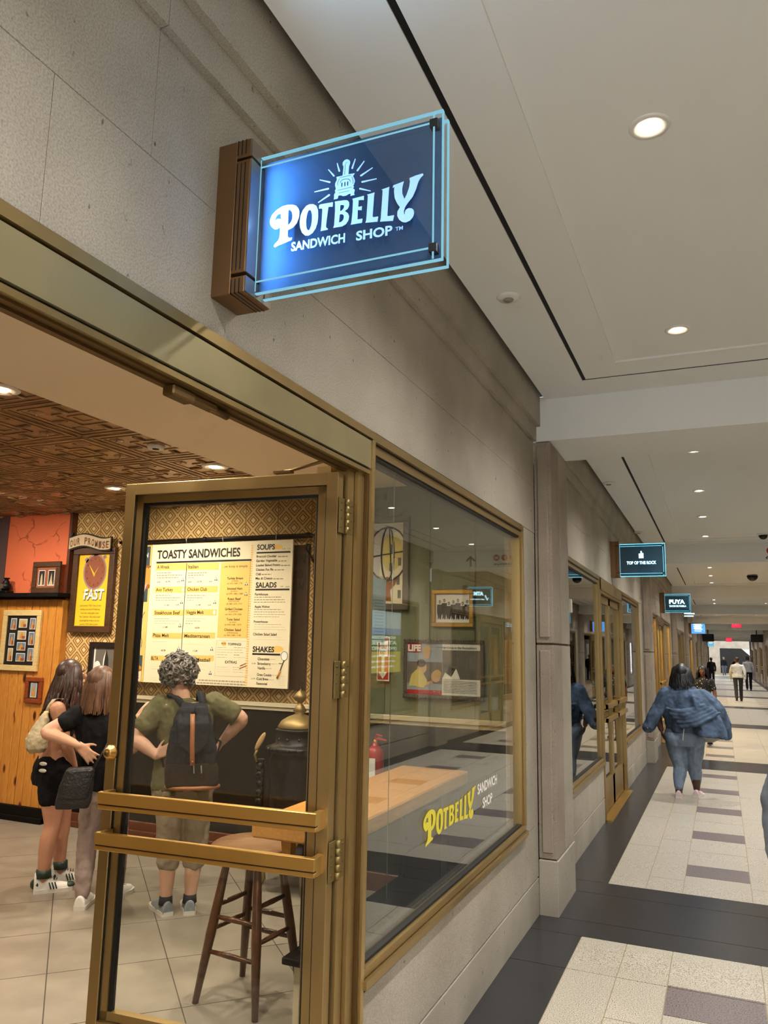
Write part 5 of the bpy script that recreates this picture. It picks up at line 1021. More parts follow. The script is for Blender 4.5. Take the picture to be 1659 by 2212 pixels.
def bars(n):
    def fn(e, y):
        m = MB()
        for i in range(n): rect(m, .22, .50-.03*(i % 2), 2.87-.07*i+zs(y), 2.90-.07*i+zs(y), y)
        m.build('lettering_lines', LETB, e)['kind'] = 'stuff'
    return fn
sign('left', 33.3, 'blue-lit glass sign far along the left wall', bars(4), BLUEG)
sign('left', 73.0, 'small far cyan sign near the end of the left wall', bars(1), CYAN)
def atm(e, y):
    def mr(m): return m.build('name_lettering', LETB, e)
    m = MB(); put(m, 'ATM', (W-.33, y, 2.79+zs(y)), XU, ZU, .075, .20, 3, 'c'); put(m, 'open twenty-four', (W-.30, y, 2.70+zs(y)), XU, ZU, .030, .30, 1, 'c'); mr(m)['kind'] = 'stuff'
    m = MB(); m.tube([(W-.53, y-.001, 2.74+zs(y)), (W-.51, y-.001, 2.69+zs(y)), (W-.47, y-.001, 2.79+zs(y))], .008, 6).build('tick_mark', LETB, e)
sign('right', 15.15, 'cyan-lit cash machine sign on the right wall', atm)
sign('right', 24.0, 'cyan-lit glass sign farther along the right wall', bars(2)); sign('right', 32.0, 'blue-lit glass sign far along the right wall', bars(3), BLUEG)
for side, x0, x1 in (('left', .12, .78), ('right', W-.78, W-.12)):
    e = empty('hanging_screen', ((x0+x1)/2, 52, 2.62+zs(52)), 'black display box hanging far down the %s side of the concourse' % side, 'screen'); MB().box(x0, x1, 51.9, 52.2, 2.62, 3.08, .02).shear().build('case', BLACK, e); MB().box((x0+x1)/2-.03, (x0+x1)/2+.03, 52.0, 52.1, 3.08, 3.44).shear().build('drop_rod', BLACK, e)
EXR = emis('exit_red', (255, 50, 70), 1.6)
for (x, y, lab) in ((1.84, 38.9, 'nearer red exit sign hanging from the concourse ceiling'), (1.70, 62.0, 'farther small red exit sign near the end of the concourse')):
    z = 3.02 if y < 50 else 2.80
    e = empty('exit_sign', (x, y, z+zs(y)), lab, 'exit sign'); MB().box(x-.20, x+.20, y, y+.04, z, z+.28, .005).shear().build('case', flat('exit_case', (120, 30, 40), .5, emit=.8, ec=(255, 40, 70)) if y < 50 else bpy.data.materials['exit_case'], e); MB().box(x-.02, x+.02, y+.01, y+.03, z+.28, 3.46).shear().build('drop_rod', WHITE, e)
    m = MB(); put(m, 'EXIT', (x, y-.003, z+.06+zs(y)), XU, ZU, .15, .32, 3, 'c'); m.build('lettering', EXR, e)['kind'] = 'stuff'

# ------------------------------------------------------------------ wayfinding on the second beam
yb = P0+PER-.003
wf = empty('transit_lettering', (2.3, yb, 3.16+zs(yb)), 'subway line letters and arrow applied to the second ceiling beam', 'lettering')
for i, ch in enumerate('BDFM'):
    x = 1.93+.145*i; c_ = MB(); ell(c_, x, 3.305+zs(yb), .055, .055, yb-.001, 24); c_.build('line_disc', mkp('transit_red', (190, 60, 44)) if i == 0 else bpy.data.materials['transit_red'], wf)
    m = MB(); put(m, ch, (x, yb-.0025, 3.275+zs(yb)), XU, ZU, .06, None, 2, 'c'); m.build('line_letter', PWHITE, wf)
m = MB(); put(m, '6th Avenue', (1.86, yb-.001, 3.175+zs(yb)), XU, ZU, .05, .55, 1); m.build('street_name', INK2, wf)['kind'] = 'stuff'
m = MB(); shp(m, [(2.825, 3.16+zs(yb)), (2.855, 3.16+zs(yb)), (2.855, 3.30+zs(yb)), (2.91, 3.245+zs(yb)), (2.93, 3.265+zs(yb)), (2.84, 3.355+zs(yb)), (2.75, 3.265+zs(yb)), (2.77, 3.245+zs(yb)), (2.825, 3.30+zs(yb))], yb-.001); m.build('arrow', INK2, wf)

# ------------------------------------------------------------------ small ceiling and wall devices
def disc(name, lab, cat, x, y, r=.055, z=3.44, dome=None):
    e = empty(name, (x, y, z-.03+zs(y)), lab, cat); zz = z+zs(y)
    MB().lathe([(.0001, zz-.022), (r*.85, zz-.020), (r, zz-.010), (r, zz+.001)], 22, (x, y, 0)).build('base_plate', WHITE, e)
    if dome: MB().lathe([(.0001, zz-.022-dome), (dome*.5, zz-.022-dome*.87), (dome*.87, zz-.022-dome*.5), (dome, zz-.022)], 20, (x, y, 0)).build('dome', BLACK, e)
    else: MB().lathe([(.0001, zz-.028), (r*.4, zz-.027), (r*.45, zz-.02)], 16, (x, y, 0)).build('core', flat('device_grey', (150, 144, 134), .5) if 'device_grey' not in bpy.data.materials else bpy.data.materials['device_grey'], e)
disc('ceiling_sensor', 'round sensor on the ceiling beyond the blue sign', 'sensor', .256, 3.588, .06); disc('ceiling_sensor', 'round sensor on the second ceiling bay near its first lights', 'sensor', .155, 8.2, .06); disc('ceiling_sensor', 'round sensor on the second ceiling bay near the cyan tower sign', 'sensor', .13, 11.7, .06)
disc('dome_camera', 'white ceiling camera with a black dome at the end of the second bay', 'camera', 1.80, 12.42, .085, 3.452, .062); disc('dome_camera', 'black ceiling dome camera in the third bay', 'camera', 1.858, 18.6, .10, 3.452, .115)
fa = empty('fire_alarm_strobe', (.02, 6.40, 1.97), 'white fire alarm strobe on the wall past the nearest pilaster', 'fire alarm')
MB().box(0, .022, 6.33, 6.47, 1.965, 2.115, .004).shear().build('back_plate', flat('alarm_cream', (222, 214, 198), .5), fa); MB().box(.022, .060, 6.35, 6.40, 1.985, 2.095, .005).shear().build('speaker', bpy.data.materials['alarm_cream'], fa); MB().ball((.04, 6.435, 2.03+zs(6.4)), (.028, .026, .04), 14, 10).build('strobe_lens', glass('strobe_clear', (.9, .9, .9)), fa)
m = MB(); [put(m, ch, (.0605, 6.375, 2.072-.026*i+zs(6.4)), (0, 1, 0), ZU, .018, None, 2, 'c') for i, ch in enumerate('FIRE')]; m.build('lettering', RED, fa)['kind'] = 'stuff'
kr = empty('card_reader', (.015, 6.42, 1.47), 'dark bronze card reader below the fire alarm', 'card reader'); MB().box(0, .03, 6.36, 6.46, 1.475, 1.625, .006).shear().build('case', BRONZE2, kr); MB().box(.03, .032, 6.385, 6.435, 1.53, 1.59).shear().build('keypad', BLACK, kr)

# backlit poster on the opposite wall, seen only as a reflection in the big window
PY0, PY1, PZ0, PZ1 = 10.3, 11.75, 1.24, 2.18
ap = empty('bank_poster', (W, (PY0+PY1)/2, PZ0), 'backlit green, white and yellow bank poster on the right wall', 'poster')
MB().box(W-.03, W+.0, PY0-.05, PY1+.05, PZ0-.05, PZ1+.05, .006).build('frame', BRONZE2, ap)
def pq(name, c, a, b_, z0, z1, s=.55):
    MB().add([(W-.032, a, z0), (W-.032, b_, z0), (W-.032, b_, z1), (W-.032, a, z1)], [(0, 1, 2, 3)]).build(name, emis('poster_'+name, c, s), ap)
pq('sky_picture', (206, 226, 226), PY0, PY1, 1.92, PZ1); pq('blue_band', (150, 170, 214), PY0, PY1, 1.82, 1.92); pq('green_field', (96, 140, 76), PY0, PY1, 1.56, 1.82, .45); pq('yellow_field', (226, 204, 84), PY0, PY1, PZ0, 1.56)
for s, z, c, w_ in (('NO CHECKING', 1.755, .045, 1.0), ('ATM FEES', 1.67, .06, 1.1), ('(WORLDWIDE)', 1.585, .055, 1.1), ('surcharge free at all', 1.48, .04, 1.0), ('our machines and open', 1.40, .04, 1.0), ('every day of the year', 1.32, .04, .9)):
    m = MB(); put(m, s, (W-.034, (PY0+PY1)/2, z), (0, -1, 0), ZU, c, w_, 2, 'c'); m.build('poster_lettering', emis('poster_white', (240, 244, 226), .9) if s.startswith('NO') else bpy.data.materials['poster_white'], ap)['kind'] = 'stuff'

# ------------------------------------------------------------------ people
PEND = []
def cat(P_, R_, k=5):
    """smooth path through joints"""
    P_ = [Vector(p) for p in P_]; out = []; rr = []
    for i in range(len(P_)-1):
        a = P_[max(i-1, 0)]; b = P_[i]; c = P_[i+1]; d = P_[min(i+2, len(P_)-1)]
        for s in range(k):
            t = s/k; out.append(.5*((2*b)+(c-a)*t+(2*a-5*b+4*c-d)*t*t+(3*b-a-3*c+d)*t**3)); rr.append(R_[i]+(R_[i+1]-R_[i])*(t*t*(3-2*t)))
    return out+[P_[-1]], rr+[R_[-1]]
def limb(m, P_, R_, n=12): p, r = cat(P_, R_); return m.rtube(p, r, n)
def ring(c, rx, ry, f, n=20, e=1.0):
    c = Vector(c); f = Vector((f[0], f[1], 0)).normalized(); r = Vector((f.y, -f.x, 0)); o = []
    for i in range(n):
        q = 2*math.pi*i/n; a, b = math.cos(q), math.sin(q); a = math.copysign(abs(a)**e, a); b = math.copysign(abs(b)**e, b); o.append(c+r*(rx*a)+f*(ry*b))
    return o
def pend(mb, name, mat, parent, vox, smooth=4, disp=0.0, dscale=.08):
    o = mb.build(name, mat, parent, fix=True)
    mod = o.modifiers.new('r', 'REMESH'); mod.mode = 'VOXEL'; mod.voxel_size = vox; mod.use_smooth_shade = True
    if smooth: sm = o.modifiers.new('s', 'SMOOTH'); sm.factor = .5; sm.iterations = smooth
    if disp:
        key = 'clouds_%.3f' % dscale
        t = bpy.data.textures.get(key) or bpy.data.textures.new(key, 'CLOUDS'); t.noise_scale = dscale; t.noise_depth = 2
        dm = o.modifiers.new('d', 'DISPLACE'); dm.texture = t; dm.strength = disp; dm.mid_level = .5; dm.texture_coords = 'LOCAL'
    PEND.append(o); return o
def hand(m, w, tip, nrm, s=1.0, curl=.5, thumb=1, spread=.1):
    """palm and five fingers; w wrist, tip direction, nrm back-of-hand normal, thumb side +1/-1"""
    w = Vector(w); d = (Vector(tip)).normalized(); n = Vector(nrm); n = (n-d*n.dot(d)).normalized(); x = d.cross(n)*thumb
    for k in range(4):
        o = (k-1.5)*.0175*s; m.rtube([w+x*(o*.55), w+d*(.045*s)+x*(o*.9), w+d*(.082*s)+x*o], [.014*s, .013*s, .0115*s], 8)
    for k, L in enumerate((.066, .076, .070, .054)):
        L *= s; o = (1.5-k)*.0185*s; b = w+d*(.085*s)+x*o; a = d; pts = [b]; sp = x*((1.5-k)*spread)
        for j, fr in enumerate((.42, .33, .25)):
            ang = curl*(j+.6)*.75; a = (d*math.cos(ang)-n*math.sin(ang)+sp).normalized(); b = b+a*(L*fr); pts.append(b)
        m.rtube(pts, [.0092*s, .0088*s, .0080*s, .0068*s], 8)
    b = w+d*(.03*s)+x*(.024*s); pts = [b]
    for j, fr in enumerate((.4, .32, .28)):
        a = (d*(.55+.15*j)+x*(.85-.25*j)-n*(.25+curl*.3)).normalized(); b = b+a*(.066*s*fr*1.1); pts.append(b)
    m.rtube(pts, [.0135*s, .011*s, .0095*s, .008*s], 8); return m
def head(m, c, f, s=1.0, up=(0, 0, 1)):
    c = Vector(c); f = Vector(f).normalized(); u = Vector(up); r = f.cross(u).normalized(); u = r.cross(f).normalized()
    R = Matrix((r, f, u)).transposed()
    m.ball(c+u*.015*s, (.074*s, .092*s, .096*s), 18, 12, R); m.ball(c+f*.018*s-u*.05*s, (.056*s, .066*s, .066*s), 16, 10, R); m.ball(c+f*.05*s-u*.088*s, (.026*s, .026*s, .022*s), 10, 8, R)
    m.rtube([c+f*.088*s+u*.012*s, c+f*.105*s-u*.022*s], [.009*s, .0135*s], 8); m.ball(c+f*.088*s-u*.055*s, (.024*s, .012*s, .010*s), 10, 6, R)
    for sg in (-1, 1): m.ball(c+r*(sg*.076*s)-u*.006*s, (.010*s, .020*s, .030*s), 8, 6, R); m.ball(c+r*(sg*.04*s)+f*.06*s-u*.02*s, (.026*s, .02*s, .022*s), 8, 6, R); m.ball(c+r*(sg*.03*s)+f*.078*s+u*.028*s, (.026*s, .012*s, .010*s), 8, 6, R)
    return R
def face(c, f, s, par, lip):
    c = Vector(c); f = Vector(f).normalized(); u = Vector((0, 0, 1)); r = f.cross(u).normalized(); u = r.cross(f); R = Matrix((r, f, u)).transposed()
    for sg in (-1, 1):
        e = MB().ball(c+r*(sg*.031*s)+f*.080*s+u*.010*s, (.0135*s, .010*s, .0085*s), 12, 8, R).build('eye', EYEW, par)
        MB().ball(c+r*(sg*.031*s)+f*.0875*s+u*.010*s, (.0065*s, .005*s, .0070*s), 10, 6, R).build('iris', EYED, e)
        MB().rtube([c+r*(sg*.016*s)+f*.092*s+u*.030*s, c+r*(sg*.034*s)+f*.090*s+u*.035*s, c+r*(sg*.050*s)+f*.078*s+u*.029*s], .0035*s, 6).build('eyebrow', EYED, par)
    MB().ball(c+f*.096*s-u*.055*s, (.022*s, .007*s, .008*s), 12, 6, R).build('lips', lip, par)
EYEW = flat('eye_white', (220, 214, 206), .3); EYED = flat('eye_dark', (30, 20, 16), .3)
def shoe(par, ank, d, L=.255, wdt=.048, upper=None, sole=None, high=.0, floor_z=0.0, stripes=None, lace=None, tilt=0.0):
    ank = Vector(ank); d = Vector((d[0], d[1], 0)).normalized(); x = Vector((d.y, -d.x, 0)); hl = Vector((ank.x, ank.y, floor_z))-d*.055
    def sec(t, z, w_): return [hl+d*(L*t)+x*(w_*math.cos(q))+Vector((0, 0, z)) for q in (0, math.pi)]
    prof = [(-.0, .030), (.04, .038), (.2, .040), (.45, .042), (.70, .050), (.86, .044), (.96, .028), (1.0, .010)]
    def rise(t): return tilt*max(0, .35-t)*L*1.6
    e = empty('shoe', hl); e.parent = par; e.location = hl-WL[par.name]; WL[e.name] = hl
    m = MB(); out = [hl+d*(L*t)+x*w_+Vector((0, 0, rise(t))) for t, w_ in prof]+[hl+d*(L*t)-x*w_+Vector((0, 0, rise(t))) for t, w_ in prof[::-1]]
    m.poly(out, (0, 0, .026)); m.build('sole', sole, e)
    tops = [(-.0, .085+high), (.10, .092+high), (.24, .088+high), (.36, .080+high*.5), (.5, .070), (.68, .058), (.85, .050), (.96, .040), (1.0, .03)]
    rr = []
    for t, h in tops:
        w_ = .036 if t < .3 else (.043 if t < .8 else (.034 if t < .93 else .016)); cc = hl+d*(L*t)+Vector((0, 0, .02+rise(t))); rg = []
        for i in range(14):
            q = 2*math.pi*i/14; a, b = math.cos(q), math.sin(q); rg.append(cc+x*(w_*a)+Vector((0, 0, (h-.02)*max(b, -.12))))
        rr.append(rg)
    u = MB().rings(rr, 14); pend(u, 'upper', upper, e, .006, 3)
    if stripes:
        for k in range(3):
            for sg in (-1, 1):
                t = .42+.07*k; MB().rtube([hl+d*(L*t)+x*(sg*.044)+Vector((0, 0, .028)), hl+d*(L*(t-.05))+x*(sg*.040)+Vector((0, 0, .065))], .0042, 6).build('stripe', stripes, e)
    if lace:
        for k in range(4): MB().rtube([hl+d*(L*(.34+.07*k))+x*.022+Vector((0, 0, .083-.006*k+high*.3)), hl+d*(L*(.36+.07*k))-x*.022+Vector((0, 0, .083-.006*k+high*.3))], .003, 6).build('lace', lace, e)
    return e
def locks(m, c, f, n, length, spreadx, back, rnd, r0=.013, wave=.0, s=1.0, front=False, seed=1, down=1.0):
    """hair: locks falling from the crown around the sides and back of the head"""
    random.seed(seed); c = Vector(c); f = Vector(f).normalized(); r = Vector((f.y, -f.x, 0))
    for i in range(n):
        q = math.radians(random.uniform(-150 if front else -118, 150 if front else 118)); o = (-f)*math.cos(q)+r*math.sin(q)
        L = length*random.uniform(1-rnd, 1+rnd*.3); p0 = c+Vector((0, 0, .10*s))+o*.025*s; p1 = c+o*.080*s+Vector((0, 0, .065*s)); p2 = c+o*.100*s-Vector((0, 0, .02*s))
        pts = [p0, p1, p2]; k = 5
        for j in range(1, k+1):
            t = j/k; wv = wave*math.sin(t*7+i*1.7); pts.append(p2+o*(spreadx*t)+(-f)*(back*t)+r*wv+Vector((0, 0, -L*t*down)))
        m.rtube(pts, [r0*.7, r0*1.1, r0*1.2]+[r0*(1.25-.85*(j/k)) for j in range(1, k+1)], 6)
    m.ball(c+Vector((0, 0, .022*s))-f*.012*s, (.088*s, .102*s, .100*s), 18, 12); return m
def skinm(n, c): return flat(n, c, .5, spec=.35, var=.05, vs=14)
def cloth(n, c, var=.08, bs=300, rough=.85): return flat(n, c, rough, spec=.2, var=var, vs=18, bmp=.15, bs=bs)
def person(lab, base, grp=None): return empty('person', base, lab, 'person', grp)
V = Vector

# ---- curly grey-haired woman with a backpack
G = dict(head=(-2.13,4.218,1.457),neck=(-2.097,4.218,1.319),shl=(-2.204,4.138,1.263),ell=(-2.289,4.011,1.078),wrl=(-2.145,4.057,0.97),hal=(-2.082,4.08,0.986),shr=(-1.933,4.343,1.286),elr=(-1.784,4.455,1.182),wrr=(-1.936,4.465,1.026),chest=(-2.072,4.238,1.178),waist=(-2.069,4.24,0.974),pelvis=(-2.064,4.243,0.787),hipl=(-2.124,4.198,0.746),knl=(-2.128,4.22,0.441),anl=(-2.116,4.205,0.089),hipr=(-1.995,4.295,0.751),knr=(-1.996,4.32,0.446),anr=(-1.999,4.293,0.092))
G = {k: V(v) for k, v in G.items()}; F1 = V((-.60, .80, 0)); R1 = V((.80, .60, 0))
pA = person('woman with short curly grey hair, olive shirt and hands on hips', (-2.05, 4.25, 0)); SK1 = skinm('skin_fair', (206, 160, 134))
m = MB(); head(m, G['head']+V((0, 0, -.005)), F1+V((0, 0, .25)), 1.0); limb(m, [G['head']-V((0, 0, .06))-F1*.02, G['neck'], G['neck']-V((0, 0, .06))], [.052, .055, .07])
m.rings([ring(G['neck']-V((0, 0, .02)), .07, .06, F1), ring(G['chest']+V((0, 0, .10)), .165, .09, F1), ring(G['chest'], .165, .105, F1), ring(G['waist'], .150, .105, F1), ring(G['pelvis'], .175, .12, F1), ring(G['pelvis']-V((0, 0, .06)), .15, .10, F1)])
limb(m, [G['shl'], G['shl'].lerp(G['ell'], .5), G['ell'], G['ell'].lerp(G['wrl'], .4), G['wrl']], [.062, .056, .044, .044, .028]); limb(m, [G['shr'], G['shr'].lerp(G['elr'], .5), G['elr'], G['elr'].lerp(G['wrr'], .4), G['wrr']], [.062, .056, .044, .044, .028])
hand(m, G['wrl'], G['hal']-G['wrl']+V((0, 0, .02)), -F1+V((0, 0, .3)), .95, .35, -1); hand(m, G['wrr'], V((-.05, .02, -.05)), R1, .95, .3, 1)
for s in 'lr': limb(m, [G['hip'+s], G['kn'+s], G['kn'+s].lerp(G['an'+s], .35), G['an'+s]-V((0, 0, .03))], [.085, .056, .056, .034])
pend(m, 'body', SK1, pA, .0065, 3); face(G['head']-V((0, 0, .005)), F1+V((0, 0, .25)), 1.0, pA, flat('lip_rose', (170, 96, 88), .5))
m = MB(); OL = cloth('olive_cotton', (98, 94, 66))
m.rings([ring(G['neck']-V((0, 0, .005)), .075, .07, F1), ring(G['neck']-V((0, 0, .035)), .11, .085, F1), ring(G['chest']+V((0, 0, .09)), .178, .105, F1, e=.85), ring(G['chest'], .180, .122, F1), ring(G['waist']+V((0, 0, .02)), .172, .125, F1), ring(G['waist']-V((0, 0, .10)), .190, .135, F1), ring(G['pelvis']+V((0, 0, .0)), .200, .142, F1), ring(G['pelvis']-V((0, 0, .035)), .203, .145, F1)])
for s in 'lr': limb(m, [G['sh'+s]+V((0, 0, .005)), G['sh'+s].lerp(G['el'+s], .45), G['sh'+s].lerp(G['el'+s], .62)], [.069, .072, .073])
pend(m, 'shirt', OL, pA, .008, 3, .022, .055)
m = MB(); KH = cloth('khaki_twill', (146, 130, 108))
m.rings([ring(G['pelvis']+V((0, 0, .06)), .175, .125, F1), ring(G['pelvis']-V((0, 0, .02)), .198, .140, F1), ring(G['pelvis']-V((0, 0, .10)), .190, .130, F1), ring(G['pelvis']-V((0, 0, .13)), .15, .10, F1)])
for s in 'lr': limb(m, [G['hip'+s]-V((0, 0, .01)), G['kn'+s], G['kn'+s].lerp(G['an'+s], .20), G['kn'+s].lerp(G['an'+s], .37)], [.102, .082, .076, .074])
pend(m, 'capri_trousers', KH, pA, .008, 3, .020, .05)
for s in 'lr': MB().box(*sum(([v-.035, v+.035] for v in (G['hip'+s]-F1*.12)[:2]), []), G['hip'+s].z-.02, G['hip'+s].z+.01, .006).build('pocket_flap', KH, pA)
SG = flat('sneaker_grey', (132, 138, 140), .7, var=.15, vs=60); SO = flat('sole_white', (214, 208, 196), .6); SKN = cloth('sock_dark', (52, 52, 52))
for s, dx in (('l', V((-.85, .5, 0))), ('r', V((-.65, .76, 0)))):
    MB().tube([G['an'+s]+V((0, 0, .02)), G['an'+s]-V((0, 0, .03))], [.040, .044], 12).build('sock', SKN, pA); shoe(pA, G['an'+s], dx, .26, upper=SG, sole=SO, lace=SO)
m = MB(); random.seed(5); hc = G['head']+V((0, 0, .03))
for i in range(240):
    z = random.uniform(-.75, 1); q = random.uniform(0, 2*math.pi); rr_ = math.sqrt(max(0, 1-z*z)); o = V((rr_*math.cos(q), rr_*math.sin(q), z))
    if o.dot(F1) > .45 and z < .35: continue
    p = hc+V((o.x, o.y, o.z*1.02))*random.uniform(.090, .112); t1 = o.orthogonal().normalized(); t2 = o.cross(t1); a0 = random.uniform(0, 6.28); rad = random.uniform(.014, .026)
    m.tube([p+t1*(rad*math.cos(a0+j*.9))+t2*(rad*math.sin(a0+j*.9))+o*(.006*j*.7) for j in range(7)], [.007, .008, .008, .008, .007, .006, .003], 5)
m.ball(hc, (.086, .086, .088), 16, 10)
m.build('curly_hair', flat('hair_grey', (112, 106, 100), .5, var=.85, vs=34), pA)['kind'] = 'stuff'

bp = empty('backpack', (-1.87, 4.13, .78), 'black canvas backpack with tan leather strap on the olive-shirted woman', 'backpack')
u = V((.80, .60, 0)).normalized(); n_ = V((-.6, .8, 0)); c0 = V((-1.95, 4.125, .785)); up_ = (V((-1.93, 4.14, 1.30))-c0).normalized()
def bpt(a, b, h): return c0+u*a+n_*b+up_*h
def brr(hw, d0, d1, h, cx=0, e=.55):
    o = []
    for i in range(20):
        q = 2*math.pi*i/20; a, b = math.cos(q), math.sin(q); o.append(bpt(cx+hw*math.copysign(abs(a)**e, a), (d0+d1)/2+(d1-d0)/2*math.copysign(abs(b)**e, b), h))
    return o
CANV = cloth('black_canvas', (26, 31, 38), .15, 200); BRN = cloth('dark_brown_canvas', (44, 34, 28), .15, 200); TAN = flat('tan_leather', (150, 92, 54), .5, var=.12, vs=30)
m = MB().rings([brr(.155, -.10, .055, .0, .035), brr(.165, -.115, .06, .03, .03), brr(.163, -.118, .06, .12, .02), brr(.152, -.115, .06, .16, .016)], 20); pend(m, 'base_compartment', BRN, bp, .006, 2, .006, .06)
m = MB().rings([brr(.158, -.112, .062, .15, .016), brr(.150, -.115, .062, .24, .01), brr(.132, -.105, .062, .34, .0), brr(.110, -.085, .06, .43, -.005), brr(.085, -.05, .055, .49, -.008)], 20); pend(m, 'main_compartment', CANV, bp, .006, 2, .018, .04)
m = MB()
fl_ = [bpt(-.085, .03, .515), bpt(.075, .03, .515), bpt(.098, -.118, .40), bpt(.105, -.130, .28), bpt(.02, -.140, .205), bpt(-.085, -.130, .28), bpt(-.098, -.118, .40)]
m.poly(fl_, n_*-.012); pend(m, 'flap', CANV, bp, .006, 4, .010, .05)
MB().rings([[bpt(a, b, h) for (a, b) in ((-.013, .004), (.013, .004), (.013, -.004), (-.013, -.004))] for (a_, b, h) in ()] or [[bpt(x-.014, y-.004, h), bpt(x+.014, y-.004, h), bpt(x+.014, y+.003, h), bpt(x-.014, y+.003, h)] for (x, y, h) in ((-.01, -.105, .455), (-.002, -.138, .38), (.006, -.146, .28), (.016, -.146, .20), (.022, -.134, .15))], 4).build('leather_strap', TAN, bp)
MB().ball(bpt(.02, -.141, .175), .007, 10, 6).build('stud', FRG, bp); MB().rtube([bpt(-.01, -.10, .46), bpt(.0, -.075, .50), bpt(.012, -.09, .46)], .011, 8).build('drawcord_knot', CANV, bp)
MB().tube([bpt(.036+.158*math.cos(q), -.03+.088*math.sin(q), .012) for q in [math.pi+math.pi*i/12 for i in range(13)]], .013, 8, flat=1.0).build('leather_trim', TAN, bp)
for x in (.03, .075): MB().rtube([bpt(x, -.122, .145), bpt(x+.006, -.126, .105)], .004, 6).build('zip_pull', flat('zip_silver', (190, 190, 186), .3, metal=.8) if x < .05 else bpt and bpy.data.materials['zip_silver'], bp)
for sg, tgt in ((-1, G['shl']*.55+G['neck']*.45), (1, G['shr']*.55+G['neck']*.45)):
    a = bpt(sg*.055, .02, .47); t_ = tgt+V((0, 0, .050)); MB().rings([[q-u*.024, q+u*.024, q+u*.024+dn_*.010, q-u*.024+dn_*.010] for q, dn_ in ((a, -n_), (a.lerp(t_, .5)-n_*.012+V((0, 0, .02)), -n_+V((0, 0, .6))), (t_, V((0, 0, 1))), (t_+F1*.09-V((0, 0, .03)), V((0, 0, 1))), (t_+F1*.14-V((0, 0, .12)), F1), (t_+F1*.13-V((0, 0, .24)), F1))], 4).build('shoulder_strap', CANV, bp)
    b_ = bpt(sg*.15, .03, .12); MB().tube([b_, b_+u*(sg*.045)+n_*.06+V((0, 0, .14)), t_+F1*.12-V((0, 0, .26))+u*(sg*.06)], .007, 6).build('lower_strap', CANV, bp)

# ---- woman in black T-shirt
B_ = dict(head=(-2.681,4.111,1.393),neck=(-2.662,4.1,1.267),shl=(-2.762,4.01,1.184),ell=(-2.865,3.848,1.087),wrl=(-2.646,3.912,1.014),hal=(-2.579,3.973,0.926),shr=(-2.551,4.202,1.181),elr=(-2.529,4.29,0.956),wrr=(-2.582,4.377,1.153),har=(-2.574,4.411,1.23),chest=(-2.651,4.11,1.111),waist=(-2.645,4.116,0.918),pelvis=(-2.619,4.14,0.755),hipl=(-2.661,4.102,0.714),knl=(-2.675,4.089,0.413),anl=(-2.652,4.055,0.082),hipr=(-2.565,4.189,0.717),knr=(-2.571,4.251,0.396),anr=(-2.593,4.299,0.085))
B_ = {k: V(v) for k, v in B_.items()}; F2 = V((-.45, .89, 0)).normalized(); R2 = V((F2.y, -F2.x, 0)); SK2 = skinm('skin_warm', (210, 160, 130))
pB = person('woman in black T-shirt and pale trousers with one hand behind her back', (-2.62, 4.14, 0))
m = MB(); head(m, B_['head'], F2+R2*.2, .97); limb(m, [B_['head']-V((0, 0, .06)), B_['neck'], B_['neck']-V((0, 0, .05))], [.050, .052, .066])
m.rings([ring(B_['neck']-V((0, 0, .02)), .07, .06, F2), ring(B_['chest']+V((0, 0, .06)), .16, .09, F2), ring(B_['waist'], .135, .095, F2), ring(B_['pelvis'], .155, .11, F2), ring(B_['pelvis']-V((0, 0, .06)), .13, .09, F2)])
limb(m, [B_['shl'], B_['shl'].lerp(B_['ell'], .5), B_['ell'], B_['ell'].lerp(B_['wrl'], .4), B_['wrl']], [.058, .050, .039, .038, .025]); limb(m, [B_['shr'], B_['shr'].lerp(B_['elr'], .5), B_['elr'], B_['elr'].lerp(B_['wrr'], .4), B_['wrr']], [.058, .050, .039, .038, .025])
hand(m, B_['wrl'], B_['hal']-B_['wrl'], -F2+V((0, 0, .25)), .98, .25, -1, .16); hand(m, B_['wrr'], B_['har']-B_['wrr']+V((.03, .02, 0)), -F2-R2*.6, .98, .45, 1, .12)
for s in 'lr': limb(m, [B_['hip'+s], B_['kn'+s], B_['kn'+s].lerp(B_['an'+s], .4), B_['an'+s]-V((0, 0, .03))], [.080, .052, .050, .032])
pend(m, 'body', SK2, pB, .0065, 3); face(B_['head'], F2+R2*.2, .97, pB, bpy.data.materials['lip_rose'])
m = MB(); BT = cloth('black_jersey', (17, 16, 17))
m.rings([ring(B_['neck']-V((0, 0, .01)), .072, .066, F2), ring(B_['neck']-V((0, 0, .05)), .12, .085, F2), ring(B_['chest']+V((0, 0, .05)), .172, .105, F2, e=.85), ring(B_['chest']-V((0, 0, .04)), .168, .115, F2), ring(B_['waist'], .152, .112, F2), ring(B_['pelvis']+V((0, 0, .03)), .168, .125, F2), ring(B_['pelvis']-V((0, 0, .035)), .174, .130, F2)])
for s in 'lr': limb(m, [B_['sh'+s]+V((0, 0, .004)), B_['sh'+s].lerp(B_['el'+s], .28), B_['sh'+s].lerp(B_['el'+s], .40)], [.068, .068, .068])
pend(m, 'shirt', BT, pB, .008, 3, .018, .06)
m = MB(); PT = cloth('pale_trousers', (158, 140, 132))
m.rings([ring(B_['pelvis']+V((0, 0, .05)), .155, .112, F2), ring(B_['pelvis']-V((0, 0, .03)), .166, .122, F2), ring(B_['pelvis']-V((0, 0, .11)), .150, .11, F2)])
for s in 'lr': limb(m, [B_['hip'+s], B_['kn'+s], B_['kn'+s].lerp(B_['an'+s], .5), B_['an'+s]+V((0, 0, .01))], [.092, .066, .060, .046])
pend(m, 'trousers', PT, pB, .008, 3, .016, .045)
WS = flat('sneaker_white', (228, 224, 216), .5)
